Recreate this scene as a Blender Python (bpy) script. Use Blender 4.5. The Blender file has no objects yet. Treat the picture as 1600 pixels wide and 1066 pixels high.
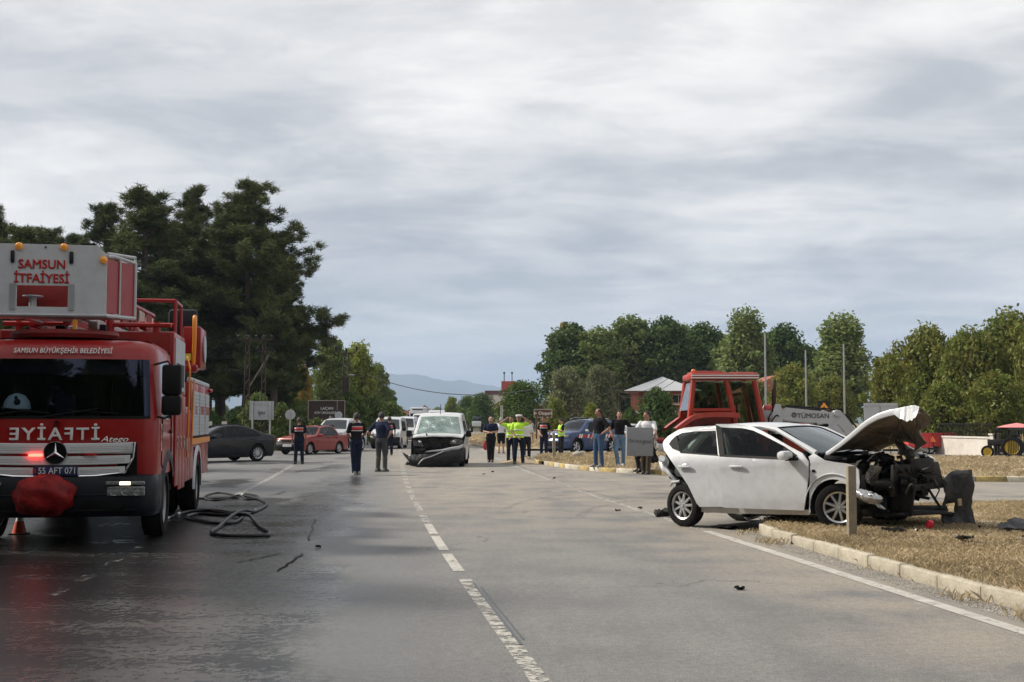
import bpy, bmesh, math, random
import numpy as np
from math import sin, cos, pi, radians as R, sqrt
from mathutils import Vector, Matrix
from mathutils.geometry import tessellate_polygon
random.seed(7); rng = np.random.default_rng(11)
sc = bpy.context.scene; COL = sc.collection
# ---------------------------------------------------------------- camera, world, sun, exposure
FPX = 1900.0; EYE = 1.55; TILT = math.atan(127/FPX)
cd = bpy.data.cameras.new('camera'); camo = bpy.data.objects.new('camera', cd); COL.objects.link(camo)
camo.location = (0, 0, EYE); camo.rotation_euler = (pi/2+TILT, 0, 0)
cd.sensor_width = 36; cd.lens = FPX/1600*36; cd.clip_start = .1; cd.clip_end = 30000
sc.camera = camo
SUN_EL, SUN_AZ = R(40), R(-72)      # azimuth from +Y, clockwise: the sun stands to the left, a little ahead
w = bpy.data.worlds.new('World'); sc.world = w; w.use_nodes = True
def sky_world():
    nt = w.node_tree; N = nt.nodes; L = nt.links; N.clear()
    def n(t, **k):
        q = N.new(t)
        for a, b in k.items(): setattr(q, a, b)
        return q
    def m(op, a, b=None, c=None):
        q = n('ShaderNodeMath', operation=op)
        for i, v in enumerate((a, b, c)):
            if v is None: continue
            if isinstance(v, (int, float)): q.inputs[i].default_value = v
            else: L.new(v, q.inputs[i])
        return q.outputs[0]
    def mix(f, a, b, bt='MIX'):
        q = n('ShaderNodeMix', data_type='RGBA', blend_type=bt)
        for i, v in ((0, f), (6, a), (7, b)):
            if isinstance(v, (int, float)): q.inputs[i].default_value = v
            elif isinstance(v, tuple): q.inputs[i].default_value = v+(1,)
            else: L.new(v, q.inputs[i])
        return q.outputs[2]
    def sm(x, a, b):
        q = n('ShaderNodeMapRange', interpolation_type='SMOOTHSTEP'); L.new(x, q.inputs[0])
        q.inputs[1].default_value = a; q.inputs[2].default_value = b; return q.outputs[0]
    tc = n('ShaderNodeTexCoord'); sp = n('ShaderNodeSeparateXYZ'); L.new(tc.outputs['Generated'], sp.inputs[0])
    x, y, z = sp.outputs
    zz = m('ADD', m('MAXIMUM', z, 0.0), .13)
    cb = n('ShaderNodeCombineXYZ'); L.new(m('DIVIDE', x, zz), cb.inputs[0]); L.new(m('DIVIDE', y, zz), cb.inputs[1])
    def noise(sc_, det, rough, off, stretch=(1, 1, 1), dist=.0):
        mp = n('ShaderNodeMapping'); L.new(cb.outputs[0], mp.inputs[0]); mp.inputs[1].default_value = off; mp.inputs[3].default_value = stretch
        q = n('ShaderNodeTexNoise'); L.new(mp.outputs[0], q.inputs['Vector']); q.inputs['Scale'].default_value = sc_
        q.inputs['Detail'].default_value = det; q.inputs['Roughness'].default_value = rough; q.inputs['Distortion'].default_value = dist
        return q.outputs['Fac']
    a = sm(noise(.95, 9, .55, (3.1, .4, 0), (1, .9, 1), .25), .40, .62)
    b = sm(noise(2.9, 10, .62, (7.7, 2.2, 1), (.75, 1.2, 1), .35), .36, .66)
    c = sm(noise(.45, 5, .5, (1.2, 5.1, 2)), .35, .65)
    f = m('ADD', m('ADD', m('MULTIPLY', a, .42), m('MULTIPLY', b, .32)), m('MULTIPLY', c, .28))
    dark = (.37, .385, .415); lite = (.94, .91, .865)
    cl = mix(f, dark, lite)
    hz = sm(z, .20, -.02)
    cl = mix(m('MULTIPLY', hz, .66), cl, (.36, .40, .47))
    cl10 = mix(1.0, cl, (10, 10, 10), 'MULTIPLY')
    sk = n('ShaderNodeTexSky', sky_type='NISHITA', sun_disc=False, sun_elevation=SUN_EL, sun_rotation=SUN_AZ)
    sk.dust_density = 2
    out = mix(.93, sk.outputs[0], cl10)
    bg = n('ShaderNodeBackground'); L.new(out, bg.inputs[0]); bg.inputs[1].default_value = .1
    o = n('ShaderNodeOutputWorld'); L.new(bg.outputs[0], o.inputs[0])
sky_world()
sd = bpy.data.lights.new('sun', 'SUN'); so = bpy.data.objects.new('sun', sd); COL.objects.link(so)
sd.energy = 4.2; sd.angle = R(5); sd.color = (1, .93, .82)
sv = Vector((sin(SUN_AZ)*cos(SUN_EL), cos(SUN_AZ)*cos(SUN_EL), sin(SUN_EL)))
so.rotation_euler = sv.to_track_quat('Z', 'Y').to_euler()
so.location = (-40, 20, 60)
vs = sc.view_settings; vs.view_transform = 'Standard'; vs.look = 'None'; vs.gamma = 1; vs.use_curve_mapping = False; vs.exposure = 0.36
sc.cycles.use_denoising = True
sc.cycles.max_bounces = 6; sc.cycles.diffuse_bounces = 3; sc.cycles.glossy_bounces = 3; sc.cycles.transparent_max_bounces = 12
sc.cycles.transmission_bounces = 4; sc.cycles.volume_bounces = 0; sc.cycles.caustics_reflective = False; sc.cycles.caustics_refractive = False
# ---------------------------------------------------------------- unprojection used to read the survey points of the place
def G(px, py, z=0.0):
    u = (px-800)/FPX; v = (533-py)/FPX
    d = Vector((u, cos(TILT)-v*sin(TILT), sin(TILT)+v*cos(TILT))); t = (z-EYE)/d.z
    return Vector((d.x*t, d.y*t, z))
def D(px, py, Y):
    u = (px-800)/FPX; v = (533-py)/FPX
    d = Vector((u, cos(TILT)-v*sin(TILT), sin(TILT)+v*cos(TILT))); t = Y/d.y
    return Vector((d.x*t, Y, EYE+d.z*t))
# ---------------------------------------------------------------- materials
MATS = {}
def mat(name, col, rough=.6, metal=0., var=0., vscale=3., bump=0., bscale=40., coat=0., emit=None, spec=.5, alpha=None, rand=0., dirt=0., col2=None):
    if name in MATS: return MATS[name]
    m = bpy.data.materials.new(name); m.use_nodes = True; MATS[name] = m
    nt = m.node_tree; N = nt.nodes; L = nt.links; b = N['Principled BSDF']
    b.inputs['Base Color'].default_value = (*col, 1); b.inputs['Roughness'].default_value = rough; b.inputs['Metallic'].default_value = metal
    b.inputs['Specular IOR Level'].default_value = spec
    if coat: b.inputs['Coat Weight'].default_value = coat; b.inputs['Coat Roughness'].default_value = .06
    tc = N.new('ShaderNodeTexCoord')
    if var or rand or col2 or dirt:
        nz = N.new('ShaderNodeTexNoise'); nz.inputs['Scale'].default_value = vscale; nz.inputs['Detail'].default_value = 6; nz.inputs['Roughness'].default_value = .65
        L.new(tc.outputs['Object'], nz.inputs['Vector'])
        mx = N.new('ShaderNodeMix'); mx.data_type = 'RGBA'
        mr = N.new('ShaderNodeMapRange'); L.new(nz.outputs['Fac'], mr.inputs[0]); mr.inputs[1].default_value = .32; mr.inputs[2].default_value = .68
        L.new(mr.outputs[0], mx.inputs[0])
        c2 = col2 or tuple(c*(1-var) for c in col); c1 = tuple(min(1, c*(1+var*.5)) for c in col) if not col2 else col
        mx.inputs[6].default_value = (*c1, 1); mx.inputs[7].default_value = (*c2, 1)
        src = mx.outputs[2]
        if rand:
            gi = N.new('ShaderNodeNewGeometry'); oi = N.new('ShaderNodeObjectInfo')
            ad = N.new('ShaderNodeMath'); ad.operation = 'ADD'; L.new(gi.outputs['Random Per Island'], ad.inputs[0]); L.new(oi.outputs['Random'], ad.inputs[1])
            fr = N.new('ShaderNodeMath'); fr.operation = 'FRACT'; L.new(ad.outputs[0], fr.inputs[0])
            hv = N.new('ShaderNodeHueSaturation'); L.new(src, hv.inputs['Color'])
            r2 = N.new('ShaderNodeMapRange'); L.new(fr.outputs[0], r2.inputs[0]); r2.inputs[3].default_value = 1-rand; r2.inputs[4].default_value = 1+rand; L.new(r2.outputs[0], hv.inputs['Value'])
            src = hv.outputs[0]
        if dirt:
            n2 = N.new('ShaderNodeTexNoise'); n2.inputs['Scale'].default_value = 5; n2.inputs['Detail'].default_value = 8; n2.inputs['Roughness'].default_value = .7
            L.new(tc.outputs['Object'], n2.inputs['Vector'])
            r3 = N.new('ShaderNodeMapRange'); L.new(n2.outputs['Fac'], r3.inputs[0]); r3.inputs[1].default_value = .45; r3.inputs[2].default_value = .8; r3.inputs[4].default_value = dirt
            m3 = N.new('ShaderNodeMix'); m3.data_type = 'RGBA'; L.new(r3.outputs[0], m3.inputs[0]); L.new(src, m3.inputs[6]); m3.inputs[7].default_value = (.20, .17, .13, 1)
            src = m3.outputs[2]
            r4 = N.new('ShaderNodeMapRange'); L.new(n2.outputs['Fac'], r4.inputs[0]); r4.inputs[1].default_value = .35; r4.inputs[2].default_value = .8; r4.inputs[3].default_value = rough; r4.inputs[4].default_value = min(1, rough+.35)
            L.new(r4.outputs[0], b.inputs['Roughness'])
        L.new(src, b.inputs['Base Color'])
    if bump:
        n3 = N.new('ShaderNodeTexNoise'); n3.inputs['Scale'].default_value = bscale; n3.inputs['Detail'].default_value = 5; L.new(tc.outputs['Object'], n3.inputs['Vector'])
        bp = N.new('ShaderNodeBump'); bp.inputs['Strength'].default_value = bump; bp.inputs['Distance'].default_value = .02
        L.new(n3.outputs['Fac'], bp.inputs['Height']); L.new(bp.outputs[0], b.inputs['Normal'])
    if emit: b.inputs['Emission Color'].default_value = (*emit[0], 1); b.inputs['Emission Strength'].default_value = emit[1]
    return m
def glass_mat(name, tint, trans, base=.018, gc=(.95,.97,1)):
    m = bpy.data.materials.new(name); m.use_nodes = True; MATS[name] = m
    nt = m.node_tree; N = nt.nodes; L = nt.links; N.clear()
    o = N.new('ShaderNodeOutputMaterial'); t = N.new('ShaderNodeBsdfTransparent'); t.inputs[0].default_value = (*[c*trans for c in tint], 1)
    g = N.new('ShaderNodeBsdfGlossy'); g.inputs['Roughness'].default_value = .03; g.inputs[0].default_value = (*gc, 1)
    f = N.new('ShaderNodeLayerWeight'); pw = N.new('ShaderNodeMath'); pw.operation = 'POWER'; L.new(f.outputs['Facing'], pw.inputs[0]); pw.inputs[1].default_value = 3.5
    mp = N.new('ShaderNodeMath'); mp.operation = 'MULTIPLY_ADD'; L.new(pw.outputs[0], mp.inputs[0]); mp.inputs[1].default_value = .7; mp.inputs[2].default_value = base
    s = N.new('ShaderNodeMixShader'); L.new(mp.outputs[0], s.inputs[0]); L.new(t.outputs[0], s.inputs[1]); L.new(g.outputs[0], s.inputs[2]); L.new(s.outputs[0], o.inputs[0])
    return m
def leaf_mat(name, c1, c2, scale=.35, trans=.3, rand=.35, gloss=.06):
    m = bpy.data.materials.new(name); m.use_nodes = True; MATS[name] = m
    nt = m.node_tree; N = nt.nodes; L = nt.links; N.clear()
    o = N.new('ShaderNodeOutputMaterial'); tc = N.new('ShaderNodeTexCoord'); nz = N.new('ShaderNodeTexNoise'); nz.inputs['Scale'].default_value = scale; nz.inputs['Detail'].default_value = 4
    L.new(tc.outputs['Object'], nz.inputs['Vector'])
    gi = N.new('ShaderNodeNewGeometry'); mr = N.new('ShaderNodeMapRange'); L.new(nz.outputs['Fac'], mr.inputs[0]); mr.inputs[1].default_value = .35; mr.inputs[2].default_value = .65
    ad = N.new('ShaderNodeMath'); ad.operation = 'MULTIPLY_ADD'; L.new(gi.outputs['Random Per Island'], ad.inputs[0]); ad.inputs[1].default_value = .6
    ml = N.new('ShaderNodeMath'); ml.operation = 'MULTIPLY'; L.new(mr.outputs[0], ml.inputs[0]); ml.inputs[1].default_value = .5; L.new(ml.outputs[0], ad.inputs[2])
    mx = N.new('ShaderNodeMix'); mx.data_type = 'RGBA'; L.new(ad.outputs[0], mx.inputs[0]); mx.inputs[6].default_value = (*c1, 1); mx.inputs[7].default_value = (*c2, 1)
    hv = N.new('ShaderNodeHueSaturation'); L.new(mx.outputs[2], hv.inputs['Color'])
    oi = N.new('ShaderNodeObjectInfo'); r2 = N.new('ShaderNodeMapRange'); L.new(oi.outputs['Random'], r2.inputs[0]); r2.inputs[3].default_value = 1-rand; r2.inputs[4].default_value = 1+rand*.6; L.new(r2.outputs[0], hv.inputs['Value'])
    d = N.new('ShaderNodeBsdfDiffuse'); t = N.new('ShaderNodeBsdfTranslucent'); g = N.new('ShaderNodeBsdfGlossy'); g.inputs['Roughness'].default_value = .45; g.inputs[0].default_value = (.5, .55, .45, 1)
    L.new(hv.outputs[0], d.inputs[0]); L.new(hv.outputs[0], t.inputs[0])
    s = N.new('ShaderNodeMixShader'); s.inputs[0].default_value = trans; L.new(d.outputs[0], s.inputs[1]); L.new(t.outputs[0], s.inputs[2])
    s2 = N.new('ShaderNodeMixShader'); s2.inputs[0].default_value = gloss; L.new(s.outputs[0], s2.inputs[1]); L.new(g.outputs[0], s2.inputs[2]); L.new(s2.outputs[0], o.inputs[0])
    return m
M = dict(
 white=mat('white_paint', (.58,.59,.61), .26, coat=.6, var=.05, vscale=2, dirt=.12),
 wreckwhite=mat('wreck_white_paint', (.58,.60,.63), .27, coat=.5, var=.08, vscale=3, dirt=.32),
 vanwhite=mat('van_white_paint', (.58,.59,.60), .3, coat=.5, var=.06, vscale=2, dirt=.25),
 red=mat('fire_red_paint', (.29,.006,.005), .3, coat=.25, spec=.35, var=.12, vscale=2, dirt=.10),
 redcar=mat('faded_red_paint', (.26,.028,.022), .3, coat=.5, var=.15, dirt=.15),
 tracred=mat('tractor_red_paint', (.38,.030,.014), .4, coat=.2, var=.2, dirt=.3),
 darkcar=mat('dark_blue_grey_paint', (.005,.006,.010), .22, coat=.15, spec=.35),
 blue=mat('blue_paint', (.014,.045,.14), .22, metal=.2, coat=.8, dirt=.12),
 silver=mat('silver_paint', (.48,.49,.51), .3, metal=.6, coat=.5, dirt=.15),
 black=mat('black_plastic', (.008,.008,.009), .5, var=.3, vscale=6, dirt=.04, spec=.25),
 navyplastic=mat('dark_bumper_plastic', (.008,.010,.016), .42, var=.3, dirt=.04, spec=.3),
 bay=mat('engine_bay_dirty_metal', (.020,.019,.018), .6, var=.6, vscale=9, dirt=.22, spec=.3),
 gasket=mat('black_rubber', (.006,.006,.006), .6, spec=.15),
 tyre=mat('tyre_rubber', (.010,.010,.010), .85, var=.4, vscale=8, dirt=.12, spec=.2, bump=.3, bscale=60),
 rim=mat('alloy_rim', (.55,.56,.57), .3, metal=.8, dirt=.3, vscale=5),
 steel=mat('galvanised_steel', (.45,.46,.47), .42, metal=.7, var=.2),
 chrome=mat('chrome', (.75,.76,.78), .1, metal=1),
 alu=mat('aluminium_sheet', (.46,.48,.51), .38, metal=.4, var=.08, vscale=2, dirt=.12),
 glassdark=mat('dark_window_glass', (.012,.016,.018), .04, spec=.8),
 lamp=mat('clear_lamp_glass', (.34,.35,.36), .15, metal=.4, var=.5, vscale=25),
 lampred=mat('red_lamp', (.45,.01,.01), .15, coat=.5),
 amber=mat('amber_lamp', (.62,.24,.02), .2, coat=.5, emit=((1,.4,.05),.12)),
 lit=mat('lit_lamp', (1,.85,.6), .3, emit=((1,.82,.6),2.2)),
 flash=mat('lit_red_flash', (1,.05,.03), .3, emit=((1,.03,.02),15)),
 orange=mat('orange_rail_paint', (.75,.26,.02), .35),
 tarp=mat('red_tarpaulin', (.26,.008,.008), .6, var=.45, vscale=6, bump=1, bscale=9, spec=.3),
 plate_blue=mat('blue_number_plate', (.02,.035,.10), .35),
 plate=mat('white_number_plate', (.7,.7,.7), .35),
 ink=mat('black_print', (.01,.01,.012), .5),
 redink=mat('red_print', (.48,.02,.02), .4),
 whiteink=mat('white_print', (.78,.78,.78), .4),
 fabric_dark=mat('seat_fabric', (.018,.018,.02), .9, spec=.1),
 trim_lt=mat('grey_cabin_trim', (.33,.36,.34), .7, var=.2),
 concrete=mat('concrete', (.36,.33,.28), .85, var=.25, bump=.4),
 kerb=mat('cream_kerb_concrete', (.42,.38,.30), .85, var=.3, vscale=2.5, bump=.5, bscale=30, rand=.12, dirt=.45),
 kerb_y=mat('yellow_painted_kerb', (.50,.38,.15), .8, var=.45, vscale=5, bump=.4, rand=.1, dirt=.5),
 kerb_w=mat('white_painted_kerb', (.58,.54,.44), .8, var=.3, vscale=5, bump=.4, rand=.1, dirt=.5),
 wood=mat('weathered_wood', (.24,.20,.15), .85, var=.35, vscale=8, bump=.6),
 woodbrown=mat('brown_post_paint', (.10,.05,.02), .6, var=.3),
 signback=mat('grey_sign_back', (.42,.45,.47), .5, metal=.3, var=.1),
 signdark=mat('dark_brown_board', (.035,.018,.014), .4, var=.2),
 bark=mat('bark', (.085,.065,.05), .9, var=.4, vscale=6, bump=.8, bscale=15),
 barkpale=mat('pale_bark', (.30,.27,.22), .9, var=.4, vscale=5, bump=.6, bscale=15),
 brick=mat('brick_wall_paint', (.30,.105,.07), .85, var=.3, vscale=3, bump=.4),
 plaster=mat('white_plaster', (.62,.58,.52), .9, var=.15, vscale=1.2, dirt=.25, bump=.2),
 plaster2=mat('cream_plaster', (.50,.44,.36), .9, var=.15, vscale=1.2),
 roofmetal=mat('corrugated_roof_metal', (.42,.43,.45), .5, metal=.3, var=.12),
 rooftile=mat('red_roof_tile', (.30,.10,.06), .8, var=.3, bump=.5),
 hose=mat('black_hose_rubber', (.009,.009,.010), .4, var=.3, spec=.3),
 hivis=mat('hi_vis_yellow', (.50,.86,.05), .7, emit=((.5,.9,.05),.0), var=.12, vscale=12),
 skin=mat('skin', (.42,.235,.165), .55, var=.12, vscale=10),
 skin2=mat('tanned_skin', (.33,.175,.12), .55, var=.12, vscale=10),
 hair=mat('black_hair', (.013,.010,.009), .6, bump=.8, bscale=120),
 hairgrey=mat('grey_hair', (.35,.33,.31), .7, bump=.8, bscale=120),
 yellow=mat('yellow_wheel_paint', (.62,.42,.03), .4, dirt=.3),
 pink=mat('pink_canopy_fabric', (.68,.22,.22), .8, var=.1),
)
M['clear'] = glass_mat('clear_car_glass', (.80,.88,.86), .72)
M['tint'] = glass_mat('tinted_car_glass', (.55,.62,.62), .32)
M['shield'] = glass_mat('windscreen_glass', (.55,.68,.70), .5)
M['truckglass'] = glass_mat('truck_windscreen_glass', (.55,.66,.85), .7, .045, (.55,.65,1))
def cloth(name, c, bump=.5, rough=.9): return mat(name, c, rough, spec=.12, var=.18, vscale=9, bump=bump, bscale=22)
# ---------------------------------------------------------------- mesh builder
class MB:
    def __init__(s): s.v = []; s.f = []; s.mi = []
    def add(s, V, Fc, mi=0):
        o = len(s.v); s.v += [tuple(p) for p in V]; s.f += [tuple(i+o for i in f) for f in Fc]; s.mi += [mi]*len(Fc); return s
    def box(s, c, d, rot=None, mi=0, bev=0.):
        hx, hy, hz = d[0]/2, d[1]/2, d[2]/2
        if bev > 0:
            bm = bmesh.new(); bmesh.ops.create_cube(bm, size=1)
            for v in bm.verts: v.co = Vector((v.co.x*d[0], v.co.y*d[1], v.co.z*d[2]))
            bmesh.ops.bevel(bm, geom=bm.edges[:], offset=min(bev, min(d)*.45), segments=2, affect='EDGES', profile=.5)
            V = [v.co.copy() for v in bm.verts]; bm.verts.index_update(); Fc = [[v.index for v in f.verts] for f in bm.faces]; bm.free()
        else:
            V = [Vector((x, y, z)) for x in (-hx, hx) for y in (-hy, hy) for z in (-hz, hz)]
            Fc = [(0,1,3,2),(4,6,7,5),(0,4,5,1),(2,3,7,6),(0,2,6,4),(1,5,7,3)]
        m = rot.to_matrix() if rot is not None and hasattr(rot, 'to_matrix') else rot
        return s.add([(m @ p if m is not None else p)+Vector(c) for p in V], Fc, mi)
    def bx(s, x0, x1, y0, y1, z0, z1, mi=0, bev=0.): return s.box(((x0+x1)/2, (y0+y1)/2, (z0+z1)/2), (abs(x1-x0), abs(y1-y0), abs(z1-z0)), None, mi, bev)
    def cyl(s, p0, p1, r0, r1=None, n=12, mi=0, caps=True):
        return s.tube([p0, p1], [r0, r0 if r1 is None else r1], n, mi, caps)
    def tube(s, P, r, n=8, mi=0, caps=True, closed=False):
        P = [Vector(p) for p in P]; k = len(P); r = r if isinstance(r, (list, tuple)) else [r]*k
        V = []; up = None
        for i, p in enumerate(P):
            t = (P[(i+1) % k]-P[i-1]) if closed else (P[min(i+1, k-1)]-P[max(i-1, 0)])
            t = t.normalized() if t.length > 1e-9 else Vector((0,0,1))
            if up is None: up = Vector((0,0,1)) if abs(t.z) < .9 else Vector((1,0,0))
            a = (up-t*up.dot(t)); a = a.normalized() if a.length > 1e-6 else t.orthogonal().normalized(); up = a; b = t.cross(a)
            V += [p+(a*cos(2*pi*j/n)+b*sin(2*pi*j/n))*r[i] for j in range(n)]
        Fc = []
        for i in range(k if closed else k-1):
            o = i*n; q = ((i+1) % k)*n
            Fc += [(o+j, q+j, q+(j+1) % n, o+(j+1) % n) for j in range(n)]
        if caps and not closed: Fc += [tuple(range(n)), tuple(range((k-1)*n+n-1, (k-1)*n-1, -1))]
        return s.add(V, Fc, mi)
    def ell(s, c, r, nu=12, nv=8, mi=0, rot=None):
        r = r if isinstance(r, (tuple, list)) else (r, r, r); c = Vector(c); V = []
        for i in range(nv+1):
            a = pi*i/nv
            for j in range(nu):
                b = 2*pi*j/nu; p = Vector((r[0]*sin(a)*cos(b), r[1]*sin(a)*sin(b), r[2]*cos(a))); V.append((rot @ p if rot is not None else p)+c)
        return s.add(V, [(i*nu+j, (i+1)*nu+j, (i+1)*nu+(j+1) % nu, i*nu+(j+1) % nu) for i in range(nv) for j in range(nu)], mi)
    def lathe(s, prof, c, ax='y', n=24, mi=0, a0=0, a1=2*pi):
        """prof: (axial, radius)"""
        c = Vector(c); V = []; full = abs(a1-a0-2*pi) < 1e-6; k = n if full else n+1
        for j in range(k):
            a = a0+(a1-a0)*j/n
            for (h, r) in prof:
                p = {'y': (r*cos(a), h, r*sin(a)), 'z': (r*cos(a), r*sin(a), h), 'x': (h, r*cos(a), r*sin(a))}[ax]; V.append(c+Vector(p))
        m = len(prof)
        return s.add(V, [(j*m+i, j*m+i+1, ((j+1) % k)*m+i+1, ((j+1) % k)*m+i) for j in range(n) for i in range(m-1)], mi)
    def prism(s, poly, a, b, ax='y', mi=0, fn=None):
        """poly in the plane perpendicular to ax, extruded from a to b"""
        def P(u, v, h):
            p = {'y': (u, h, v), 'x': (h, u, v), 'z': (u, v, h)}[ax]; return Vector(fn(*p)) if fn else Vector(p)
        n = len(poly); V = [P(u, v, a) for u, v in poly]+[P(u, v, b) for u, v in poly]
        tr = tessellate_polygon([[Vector((u, v, 0)) for u, v in poly]])
        Fc = [tuple(t) for t in tr]+[tuple(i+n for i in reversed(t)) for t in tr]+[(i, (i+1) % n, (i+1) % n+n, i+n) for i in range(n)]
        return s.add(V, Fc, mi)
    def grid(s, rows, mi=0, close=False):
        m = len(rows[0]); V = [p for r in rows for p in r]; k = len(rows)
        Fc = [(i*m+j, i*m+(j+1) % m, (i+1)*m+(j+1) % m, (i+1)*m+j) for i in range(k-1) for j in range(m if close else m-1)]
        return s.add(V, Fc, mi)
    def warp(s, fn): s.v = [tuple(fn(*p)) for p in s.v]; return s
    def build(s, name, ms, parent=None, label=None, smooth=35, solid=0., kind=None, loc=None, rot=None, fixn=True, mods=None):
        me = bpy.data.meshes.new(name); me.from_pydata(s.v, [], s.f)
        ms = ms if isinstance(ms, (list, tuple)) else [ms]
        for m in ms: me.materials.append(m)
        if len(ms) > 1: me.polygons.foreach_set('material_index', s.mi)
        if fixn:
            bm = bmesh.new(); bm.from_mesh(me)
            bmesh.ops.remove_doubles(bm, verts=bm.verts, dist=2e-5); bmesh.ops.recalc_face_normals(bm, faces=bm.faces); bm.to_mesh(me); bm.free()
        if smooth:
            me.polygons.foreach_set('use_smooth', [True]*len(me.polygons)); me.set_sharp_from_angle(angle=R(smooth))
        return link(name, me, parent, label, kind, loc, rot)
def link(name, me, parent=None, label=None, kind=None, loc=None, rot=None):
    o = bpy.data.objects.new(name, me); COL.objects.link(o)
    if parent is not None: o.parent = parent
    if label: o['label'] = label
    if kind: o['kind'] = kind
    if loc is not None: o.location = loc
    if rot is not None: o.rotation_euler = rot
    return o
def tag(o, label, cat=None, group=None, kind=None):
    o['label'] = label
    if cat: o['category'] = cat
    if group: o['group'] = group
    if kind: o['kind'] = kind
    return o
def thing(name, label, cat, loc=(0,0,0), rz=0., group=None, rot=None):
    o = bpy.data.objects.new(name, None); COL.objects.link(o); o.location = loc; o.rotation_euler = rot or (0, 0, rz); o.empty_display_size = .3
    return tag(o, label, cat, group)
def text(body, size, m, parent, loc, rot, name='lettering', sx=1., ext=.002, align='CENTER', bold=0., mirror=False, shear=0., space=1.):
    bold *= .45; c = bpy.data.curves.new(name, 'FONT'); c.body = body; c.size = size; c.extrude = ext; c.align_x = align; c.align_y = 'CENTER'; c.bevel_depth = bold; c.bevel_resolution = 0; c.shear = shear; c.resolution_u = 3; c.space_character = space
    c.materials.append(m); o = bpy.data.objects.new(name, c); COL.objects.link(o)
    if parent is not None: o.parent = parent
    o.location = loc; o.rotation_euler = rot; o.scale = (-sx if mirror else sx, 1, 1); return o
def clone(o, loc=None, rz=None, scale=None, label=None, parent=None):
    c = o.copy(); COL.objects.link(c)
    if parent is not None: c.parent = parent
    if loc is not None: c.location = loc
    if rz is not None: c.rotation_euler = (0, 0, rz)
    if scale is not None: c.scale = scale if isinstance(scale, tuple) else (scale,)*3
    if label: c['label'] = label
    for ch in list(o.children): clone(ch, parent=c)
    return c
def lerp(a, b, t): return a+(b-a)*t
def interp(x, xs, ys): return float(np.interp(x, xs, ys))
def spline(P, n=4, closed=False):
    P = [Vector(p) for p in P]; k = len(P); out = []
    for i in range(k if closed else k-1):
        p0 = P[i-1] if (i > 0 or closed) else P[0]; p1 = P[i]; p2 = P[(i+1) % k]; p3 = P[(i+2) % k] if (closed or i+2 < k) else P[-1]
        for j in range(n):
            t = j/n; out.append(.5*((2*p1)+(p2-p0)*t+(2*p0-5*p1+4*p2-p3)*t*t+(-p0+3*p1-3*p2+p3)*t**3))
    if not closed: out.append(P[-1])
    return out
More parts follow.
